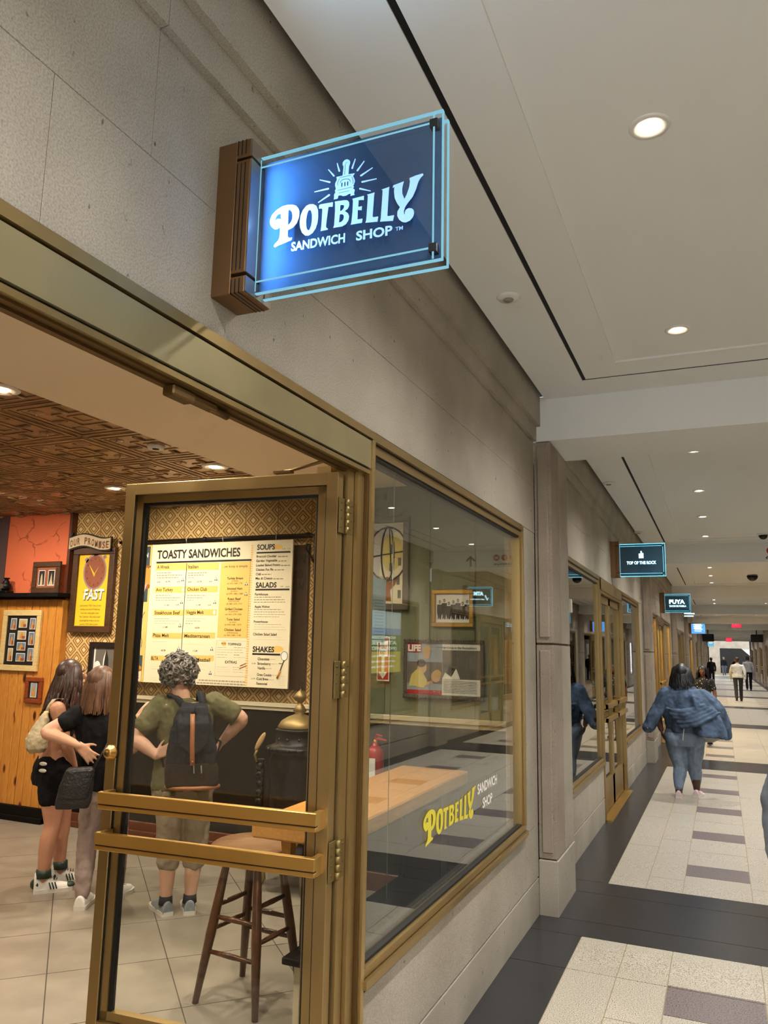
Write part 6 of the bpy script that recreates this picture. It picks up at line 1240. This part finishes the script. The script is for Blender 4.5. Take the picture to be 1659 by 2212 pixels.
for s, dx in (('l', V((-.45, .9, 0))), ('r', V((-.2, .95, 0)))): shoe(pB, B_['an'+s], dx, .245, upper=WS, sole=SO, lace=WS)
MB().tube([B_['wrl'].lerp(B_['ell'], .06)+V((.027*math.cos(q), 0, .027*math.sin(q))) for q in [i*.5236 for i in range(13)]], .004, 6).build('wrist_band', IRON, pB)
m = locks(MB(), B_['head'], F2+R2*.2, 110, .17, .012, .02, .15, .014, .004, .98, seed=11); m.build('straight_hair', flat('hair_brown', (96, 66, 44), .45, var=.5, vs=50, stretch=(1, 1, .15)), pB)['kind'] = 'stuff'
hb = empty('handbag', (-2.58, 3.86, .65), 'quilted black handbag hanging behind the woman in the black T-shirt', 'handbag')
QB = flat('quilted_black', (30, 28, 28), .5, bmp=.6, bs=70); hd_ = V((.09, .085, 0)).normalized(); hn = V((-.69, .72, 0))
hc = V((-2.585, 3.835, .65))
def hrg(hw, d, h, sk): return [hc+hd_*(sk+hw*math.copysign(abs(math.cos(q))**.5, math.cos(q)))+hn*(d*math.copysign(abs(math.sin(q))**.5, math.sin(q)))+V((0, 0, h)) for q in [2*math.pi*i/16 for i in range(16)]]
m = MB().rings([hrg(.095, .032, .0, .0), hrg(.105, .042, .03, .004), hrg(.10, .042, .14, .018), hrg(.085, .032, .225, .03), hrg(.07, .018, .245, .034)], 16); pend(m, 'bag_body', QB, hb, .006, 3, .006, .03)
m = MB().rings([hrg(.092, .050, .06, .004), hrg(.092, .052, .14, .018), hrg(.080, .044, .232, .03)], 16); pend(m, 'flap', QB, hb, .006, 3)
MB().tube([hc+hd_*.10+V((0, 0, .22)), V((-2.50, 4.00, 1.0)), V((-2.52, 4.11, 1.17)), V((-2.57, 4.20, 1.26)), V((-2.62, 4.25, 1.19))], .010, 8).build('strap', BLACK, hb); MB().lathe([(.012, -.004), (.016, 0), (.012, .004)], 12, tuple(hc+hd_*.10+V((0, 0, .22)))).build('ring', bpy.data.materials['zip_silver'], hb)

# ---- tall young woman with long hair, shorts and high-top sneakers
T_ = dict(head=(-3.155,4.304,1.419),neck=(-3.154,4.276,1.271),shl=(-3.089,4.143,1.2),ell=(-3.024,4.18,0.974),wrl=(-3.055,4.304,0.811),hal=(-3.052,4.35,0.755),shr=(-3.247,4.409,1.18),elr=(-3.229,4.485,0.944),wrr=(-3.176,4.537,0.811),chest=(-3.177,4.253,1.115),waist=(-3.183,4.247,0.925),pelvis=(-3.185,4.245,0.784),hipl=(-3.122,4.195,0.734),knl=(-3.104,4.199,0.417),anl=(-3.116,4.172,0.095),hipr=(-3.21,4.333,0.707),knr=(-3.169,4.36,0.378),anr=(-3.164,4.365,0.100))
T_ = {k: V(v) for k, v in T_.items()}; F3 = V((.45, .89, 0)).normalized(); R3 = V((F3.y, -F3.x, 0)); SK3 = skinm('skin_tan', (196, 142, 112))
pC = person('young woman with long dark hair, black shorts and green and white high-tops', (-3.15, 4.28, 0))
m = MB(); head(m, T_['head'], F3+V((.25, -.05, .12)), .98); limb(m, [T_['head']-V((0, 0, .06)), T_['neck'], T_['neck']-V((0, 0, .05))], [.048, .050, .062])
m.rings([ring(T_['neck']-V((0, 0, .03)), .07, .06, F3), ring(T_['chest']+V((0, 0, .06)), .145, .088, F3), ring(T_['chest']-V((0, 0, .04)), .135, .10, F3), ring(T_['waist'], .118, .092, F3), ring(T_['pelvis'], .158, .122, F3), ring(T_['pelvis']-V((0, 0, .08)), .14, .115, F3)])
limb(m, [T_['shl'], T_['shl'].lerp(T_['ell'], .5), T_['ell'], T_['ell'].lerp(T_['wrl'], .4), T_['wrl']], [.055, .046, .036, .036, .024]); limb(m, [T_['shr'], T_['shr'].lerp(T_['elr'], .5), T_['elr'], T_['elr'].lerp(T_['wrr'], .4), T_['wrr']], [.055, .046, .036, .036, .024])
hand(m, T_['wrl'], V((.02, .06, -.08)), R3, .95, .4, 1); hand(m, T_['wrr'], V((.03, .05, -.06)), -R3, .95, .4, -1)
for s in 'lr': limb(m, [T_['hip'+s], T_['hip'+s].lerp(T_['kn'+s], .5), T_['kn'+s], T_['kn'+s].lerp(T_['an'+s], .3)-F3*.012, T_['an'+s]-V((0, 0, .03))], [.088, .076, .054, .054, .034])
pend(m, 'body', SK3, pC, .0065, 3); face(T_['head'], F3+V((.25, -.05, .12)), .98, pC, bpy.data.materials['lip_rose'])
m = MB(); m.rings([ring(T_['chest']+V((0, 0, .075)), .120, .085, F3), ring(T_['chest']+V((0, 0, .03)), .140, .104, F3), ring(T_['chest']-V((0, 0, .05)), .140, .110, F3), ring(T_['waist']+V((0, 0, .07)), .128, .102, F3)]); 
for sg in (-1, 1): limb(m, [T_['chest']+R3*(sg*.08)-F3*.08+V((0, 0, .06)), T_['neck']+R3*(sg*.075)-V((0, 0, .045))-F3*.02, T_['chest']+R3*(sg*.08)+F3*.08+V((0, 0, .06))], [.013, .012, .013])
pend(m, 'tank_top', cloth('dark_green_knit', (48, 52, 40)), pC, .006, 2, .006, .05)
m = MB(); SH = cloth('black_shorts', (16, 15, 16)); m.rings([ring(T_['waist']-V((0, 0, .045)), .128, .102, F3), ring(T_['pelvis']+V((0, 0, .02)), .165, .130, F3), ring(T_['pelvis']-V((0, 0, .06)), .172, .136, F3), ring(T_['pelvis']-V((0, 0, .10)), .158, .125, F3)])
for s in 'lr': limb(m, [T_['hip'+s], T_['hip'+s].lerp(T_['kn'+s], .22), T_['hip'+s].lerp(T_['kn'+s], .36)], [.104, .100, .100])
pend(m, 'shorts', SH, pC, .007, 3, .014, .06)
for k, (a, b) in enumerate(((.0, .035), (.045, .062))): MB().ball(T_['waist']-R3*-.0+V((.06, -.155, -.085-a)), (.035, .012, .013), 10, 6).build('belt_pouch_patch', PWHITE, pC)
GR = flat('leather_green', (34, 52, 40), .5); WL_ = flat('leather_white', (222, 218, 208), .5)
for s, dx in (('l', V((.66, .75, 0))), ('r', V((.62, .78, 0)))):
    e = shoe(pC, T_['an'+s], dx, .255, upper=WL_, sole=SO, high=.045, stripes=GR, lace=GR); MB().tube([T_['an'+s]-V((0, 0, .0)), T_['an'+s]+V((0, 0, .05))], [.050, .047], 14).build('collar', GR, e); d_ = dx.normalized(); x_ = V((d_.y, -d_.x, 0)); h_ = V((T_['an'+s].x, T_['an'+s].y, 0))-d_*.055
    MB().ball(h_+d_*.012+V((0, 0, .055)), (.040, .030, .036), 12, 8).build('heel_counter', GR, e); MB().ball(h_+d_*.225+V((0, 0, .034)), (.038, .034, .018), 12, 8).build('toe_band', GR, e)
m = locks(MB(), T_['head'], F3, 150, .34, .04, .035, .35, .012, .022, 1.0, seed=4, front=False); m.build('long_hair', flat('hair_dark_brown', (62, 40, 30), .4, var=.55, vs=45, stretch=(1, 1, .15)), pC)['kind'] = 'stuff'
tb = empty('shoulder_bag', (-3.13, 4.0, .92), 'beige canvas shoulder bag hanging behind the long-haired young woman', 'bag')
CV = cloth('beige_canvas', (188, 172, 140), .12, 120); tc = V((-3.130, 4.035, .92)); tx = V((.70, .71, 0)); ty = V((-.71, .70, 0))
def trg(a, b, h, sx): return [tc+tx*(sx+a*math.cos(q))+ty*(b*math.sin(q))+V((0, 0, h)) for q in [2*math.pi*i/16 for i in range(16)]]
m = MB().rings([trg(.045, .05, .0, .0), trg(.070, .085, .03, -.005), trg(.072, .09, .09, -.008), trg(.052, .07, .17, .008), trg(.030, .04, .235, .025), trg(.014, .016, .265, .035)], 16); pend(m, 'bag_body', CV, tb, .006, 3, .016, .03)
MB().rings([[q-tx*.012-ty*.006, q+tx*.012-ty*.006, q+tx*.012+ty*.006, q-tx*.012+ty*.006] for q in (tc+tx*.035+V((0, 0, .255)), tc+tx*.055+ty*.06+V((0, 0, .31)), V((-3.105, 4.12, 1.268)), V((-3.09, 4.17, 1.272)), V((-3.06, 4.235, 1.20)))], 4).build('strap', CV, tb); MB().lathe([(.014, -.01), (.018, 0), (.014, .01)], 12, tuple(tc+tx*.036+V((0, 0, .262)))).build('buckle', FRC, tb)

# ---- woman in the flying denim jacket
D_ = dict(head=(0.691,10.352,1.381),neck=(0.695,10.332,1.215),shl=(0.501,10.323,1.151),ell=(0.40,10.318,0.90),wrl=(0.43,10.32,0.716),hal=(0.443,10.321,0.634),shr=(0.893,10.342,1.152),elr=(1.0,10.397,0.909),wrr=(0.99,10.446,0.712),chest=(0.703,10.332,1.033),waist=(0.699,10.332,0.813),pelvis=(0.697,10.332,0.649),hipl=(0.585,10.327,0.599),knl=(0.63,10.329,0.293),anl=(0.608,10.248,0.030),hipr=(0.81,10.337,0.612),knr=(0.792,10.336,0.321),anr=(0.803,10.417,0.065))
D_ = {k: V(v) for k, v in D_.items()}; F4 = V((-.03, 1, 0)); R4 = V((1, .03, 0)); SK4 = skinm('skin_deep', (86, 56, 42)); fz = zs(10.3)
pD = person('woman walking away in a billowing denim jacket and tight blue jeans', (.70, 10.33, fz))
m = MB(); head(m, D_['head'], F4-R4*.15, 1.0); limb(m, [D_['head']-V((0, 0, .07)), D_['neck'], D_['neck']-V((0, 0, .05))], [.056, .060, .08])
m.rings([ring(D_['neck']-V((0, 0, .03)), .09, .07, F4), ring(D_['chest']+V((0, 0, .05)), .20, .13, F4), ring(D_['waist'], .20, .14, F4), ring(D_['pelvis'], .23, .16, F4), ring(D_['pelvis']-V((0, 0, .07)), .20, .14, F4)])
for s in 'lr': limb(m, [D_['sh'+s], D_['el'+s], D_['wr'+s]], [.068, .050, .032]); limb(m, [D_['hip'+s], D_['kn'+s], D_['kn'+s].lerp(D_['an'+s], .4), D_['an'+s]-V((0, 0, .03))], [.11, .075, .066, .040])
hand(m, D_['wrl'], V((.02, .01, -.1)), -R4, 1.0, .6, -1); hand(m, D_['wrr'], V((.0, .01, -.1)), R4, 1.0, .6, 1)
pend(m, 'body', SK4, pD, .008, 3); face(D_['head'], F4-R4*.15, 1.0, pD, flat('lip_deep', (110, 56, 50), .5))
m = MB(); JN = cloth('blue_jeans', (124, 138, 156), .12, 220); m.rings([ring(D_['waist']-V((0, 0, .06)), .205, .145, F4), ring(D_['pelvis']+V((0, 0, .02)), .238, .175, F4), ring(D_['pelvis']-V((0, 0, .05)), .240, .175, F4), ring(D_['pelvis']-V((0, 0, .11)), .20, .15, F4)])
for s in 'lr': m.ball(D_['hip'+s]-F4*.07+V((0, 0, .02)), (.105, .095, .11), 14, 10); limb(m, [D_['hip'+s]+V((0, 0, .0)), D_['hip'+s].lerp(D_['kn'+s], .5), D_['kn'+s], D_['kn'+s].lerp(D_['an'+s], .35), D_['an'+s]+V((0, 0, .045))], [.118, .108, .080, .078, .055])
pend(m, 'jeans', JN, pD, .009, 3, .014, .06)
MB().rtube([D_['pelvis']-F4*.19+V((0, 0, .11)), D_['pelvis']-F4*.20+V((-.012, 0, .03)), D_['pelvis']-F4*.19+V((-.02, 0, -.03))], .005, 6).build('drawstring', PWHITE, pD)
# jacket: shell thrown out to the right, with folds
random.seed(9); DJ = flat('denim', (76, 91, 111), .8, spec=.2, var=.38, vs=9, bmp=.25, bs=240)
rows = [(1.235, .06, .10, .10, .02), (1.20, .185, .215, .13, .03), (1.12, .245, .285, .17, .06), (1.00, .26, .36, .20, .10), (.88, .25, .44, .21, .13), (.78, .22, .48, .20, .14), (.70, .20, .47, .17, .13)]
rr = []
for i, (z, lft, rgt, dep, amp) in enumerate(rows):
    rg = []
    for k in range(28):
        q = 2*math.pi*k/28; a, b = math.cos(q), math.sin(q); w_ = rgt if a > 0 else lft; fold = amp*.35*math.sin(q*5+i*.9)*(1 if b < 0 else .3)
        rg.append(V((.70+w_*a, 10.335+(dep+fold*.6)*b-(.03*i if a > .3 else .0), z+fold*.25+(.04*i*max(0, -a)*0)-.05*max(0, a-.2)*(i > 3)+fz*0)))
    rr.append(rg)
m = MB().rings(rr, 28)
limb(m, [V((.50, 10.31, 1.14)), V((.42, 10.28, .98)), V((.35, 10.25, .84)), V((.29, 10.22, .735))], [.095, .085, .078, .070]); limb(m, [V((.92, 10.30, 1.13)), V((1.06, 10.30, .98)), V((1.14, 10.32, .80)), V((1.17, 10.34, .69))], [.10, .105, .085, .06])
for k in range(5): p0 = V((.52+.04*k, 10.15-.01*k, .98-.05*k)); limb(m, [p0, p0+V((.20, -.055, -.03+.02*k)), p0+V((.42, -.03, .06+.03*k))], [.022, .034, .020])
limb(m, [V((.56, 10.28, 1.215)), V((.70, 10.225, 1.235)), V((.83, 10.28, 1.215))], [.03, .035, .03])
pend(m, 'denim_jacket', DJ, pD, .008, 2, .040, .12)
for p_ in (V((.285, 10.15, .735)), V((.335, 10.20, 1.16))): MB().ball(p_, .008, 8, 6).build('jacket_button', FRG, pD)
m = MB(); m.rings([ring(V((1.00, 10.30, .74)), .14, .10, F4), ring(V((1.0, 10.30, .66)), .13, .10, F4), ring(V((.97, 10.31, .60)), .06, .05, F4)]); pend(m, 'jacket_lining', cloth('denim_inside', (150, 148, 140)), pD, .01, 2, .02, .05)
PK = flat('sneaker_pink', (214, 186, 186), .6)
shoe(pD, D_['anl']-V((0, .03, 0)), V((.05, 1, 0)), .25, upper=PK, sole=SO, floor_z=fz); shoe(pD, D_['anr']-V((0, .03, 0)), V((.25, .97, 0)), .25, upper=PK, sole=SO, floor_z=fz+.0)
m = locks(MB(), D_['head'], F4, 110, .14, .03, .02, .25, .017, .008, 1.12, seed=21, front=True); m.build('black_bob_hair', flat('hair_black', (12, 10, 10), .45, var=.3, vs=40, stretch=(1, 1, .2)), pD)['kind'] = 'stuff'

# ---- people farther along
def walker(lab, x, y, h, fwd, skin, top, legs, hair, shoes, step=.22, arm=.12, skirt=False, sleeves='long', hairkind='short', wide=1.0, vox=.012, collar=None):
    z0 = zs(y); s = h/1.70; f = V((0, fwd, 0)); r = V((fwd, 0, 0)); o = V((x, y, z0)); sw = step*s
    def L(a, b, c): return o+r*(a*s)+f*(b*s)+V((0, 0, c*s))
    e = person(lab, (x, y, z0)); w = wide
    J = dict(head=L(0, .02, 1.575), neck=L(0, 0, 1.45), chest=L(0, 0, 1.28), waist=L(0, 0, 1.08), pel=L(0, 0, .94))
    for k, sg in (('l', -1), ('r', 1)):
        J['sh'+k] = L(sg*.165*w, 0, 1.355); J['el'+k] = L(sg*.225*w, -sg*arm*.5-.02, 1.12); J['wr'+k] = L(sg*.225*w, -sg*arm*1.1+.05, .88); J['hip'+k] = L(sg*.09*w, 0, .88); st_ = sg*step
        J['kn'+k] = L(sg*.09, st_*.45+.05*(st_ < 0), .49); J['an'+k] = L(sg*.085, st_, .085+(.05 if st_ < 0 else 0))
    m = MB(); head(m, J['head'], f, s); limb(m, [J['head']-V((0, 0, .06*s)), J['neck'], J['neck']-V((0, 0, .06*s))], [.052*s, .054*s, .07*s])
    m.rings([ring(J['neck'], .06*s, .055*s, f), ring(J['chest']+V((0, 0, .07*s)), .165*s*w, .09*s, f), ring(J['waist'], .14*s*w, .095*s, f), ring(J['pel'], .165*s*w, .11*s, f), ring(J['pel']-V((0, 0, .08*s)), .13*s, .09*s, f)])
    for k, sg in (('l', -1), ('r', 1)):
        limb(m, [J['sh'+k], J['el'+k], J['wr'+k]], [.055*s, .042*s, .027*s]); hand(m, J['wr'+k], V((0, .02*fwd, -.1)), r*sg, s*1.05, .5, -sg*1)
        limb(m, [J['hip'+k], J['kn'+k], J['kn'+k].lerp(J['an'+k], .4), J['an'+k]], [.08*s, .056*s, .052*s, .034*s])
    pend(m, 'body', skin, e, min(vox, .010), 3); face(J['head'], f, s, e, bpy.data.materials['lip_deep'])
    m = MB(); hem = .90 if not skirt else .60
    rg = [ring(J['neck']-V((0, 0, .01*s)), .075*s, .068*s, f), ring(J['neck']-V((0, 0, .045*s)), .135*s*w, .085*s, f), ring(J['neck']-V((0, 0, .075*s)), .185*s*w, .095*s, f, e=.9), ring(J['chest']+V((0, 0, .05*s)), .190*s*w, .108*s, f, e=.85), ring(J['chest']-V((0, 0, .05*s)), .176*s*w, .112*s, f), ring(J['waist'], .160*s*w, .110*s, f), ring(J['pel'], .178*s*w, .124*s, f)]
    rg.append(ring(L(0, 0, hem), (.182 if not skirt else .235)*s*w, (.126 if not skirt else .17)*s, f)); m.rings(rg)
    for k in 'lr': limb(m, [J['sh'+k], J['el'+k], J['wr'+k]], [.062*s, .056*s, .044*s]) if sleeves == 'long' else limb(m, [J['sh'+k], J['sh'+k].lerp(J['el'+k], .35), J['sh'+k].lerp(J['el'+k], .6)], [.068*s, .064*s, .064*s])
    pend(m, 'dress' if skirt else 'shirt', top, e, vox, 2, .018, .07)
    if not skirt:
        m = MB(); m.rings([ring(J['pel']+V((0, 0, .05*s)), .16*s*w, .112*s, f), ring(J['pel']-V((0, 0, .04*s)), .172*s*w, .12*s, f), ring(J['pel']-V((0, 0, .10*s)), .14*s, .10*s, f)])
        for k in 'lr': limb(m, [J['hip'+k], J['kn'+k], J['kn'+k].lerp(J['an'+k], .5), J['an'+k]], [.092*s, .072*s, .066*s, .058*s])
        pend(m, 'trousers', legs, e, vox, 2, .012, .07)
    for k, sg in (('l', -1), ('r', 1)): shoe(e, J['an'+k], f, .26*s, upper=shoes, sole=BLACK, floor_z=z0+(.03*s if sg*step < 0 else 0))
    hm = MB()
    if hairkind == 'short': (hm.ball(J['head']+V((0, 0, .055*s))-f*.022*s, (.082*s, .092*s, .078*s), 18, 12), hm.ball(J['head']+V((0, 0, .01*s))-f*.040*s, (.080*s, .072*s, .090*s), 18, 12))
    else: locks(hm, J['head'], f, 70, .20*s if hairkind == 'long' else .08*s, .03, .03, .3, .018, .01, s, seed=31)
    ho = hm.build('hair', hair, e)
    if hairkind != 'short': ho['kind'] = 'stuff'
    return e
HB = bpy.data.materials['hair_black']; SKL = skinm('skin_light', (206, 164, 140)); DGR = cloth('charcoal_trousers', (58, 56, 58)); BLT = cloth('black_trousers', (20, 20, 22)); BSH = flat('shoe_black', (18, 17, 17), .4)
def floral():
    m, N, L, B = nm('black_floral'); v = nd(N, 'ShaderNodeTexVoronoi'); v.inputs['Scale'].default_value = 26; L.new(pos(N, L), v.inputs['Vector']); r = ramp(N, [(.20, lin((206, 200, 190))), (.27, lin((22, 20, 22)))]); L.new(v.outputs['Distance'], r.inputs['Fac']); L.new(r.outputs['Color'], B.inputs['Base Color']); B.inputs['Roughness'].default_value = .8; return m
walker('woman in a black patterned dress walking toward the camera behind the denim jacket', .80, 16.43, 1.50, -1, skinm('skin_brown', (120, 78, 58)), floral(), None, HB, BSH, .12, .1, True, 'short', 'long', 1.0, .011)
walker('man in white shirt and grey trousers walking away down the concourse', 1.70, 33.7, 1.69, 1, SKL, cloth('white_shirt', (206, 204, 190)), DGR, bpy.data.materials['hair_dark_brown'], BSH, .2, .14, wide=1.12)
walker('man in grey shirt and black trousers farthest right in the concourse', 2.40, 45.6, 1.76, 1, skinm('skin_mid', (130, 92, 70)), cloth('grey_shirt', (150, 146, 146)), BLT, HB, BSH, .12, .08, wide=1.1)
walker('person in black clothes walking away near the left wall', .55, 52.0, 1.66, 1, skinm('skin_dark', (70, 46, 36)), cloth('black_shirt', (16, 15, 16)), BLT, HB, BSH, .12, .1)
walker('white-haired person in a taupe top walking toward the camera far away', 2.22, 75.2, 1.60, -1, SKL, cloth('taupe_top', (112, 100, 84)), cloth('tan_trousers', (120, 104, 84)), flat('hair_white', (214, 206, 190), .6), BSH, .15, .1, sleeves='short')
walker('dark-clothed person in jeans near the black opening at the far end', 1.32, 81.0, 1.74, -1, skinm('skin_far', (150, 112, 90)), BLT, cloth('far_jeans', (92, 98, 110)), HB, BSH, .15, .1)
KX, KY = 1.582, 3.6
walker('person in a grey denim jacket cut off by the right picture edge', KX, KY, 1.66, -1, SKL, flat('grey_denim', (92, 96, 104), .85, var=.3, vs=8, bmp=.2, bs=200), cloth('grey_jeans', (84, 88, 98)), HB, BSH, .1, .05, wide=1.15, vox=.009)

dg = bpy.context.evaluated_depsgraph_get()
done = []
for o in PEND:
    me = bpy.data.meshes.new_from_object(o.evaluated_get(dg)); done.append((o, me))
for o, me in done:
    mt = o.data.materials[0]; old = o.data; o.modifiers.clear(); o.data = me
    if not me.materials: me.materials.append(mt)
    me.polygons.foreach_set('use_smooth', [True]*len(me.polygons))
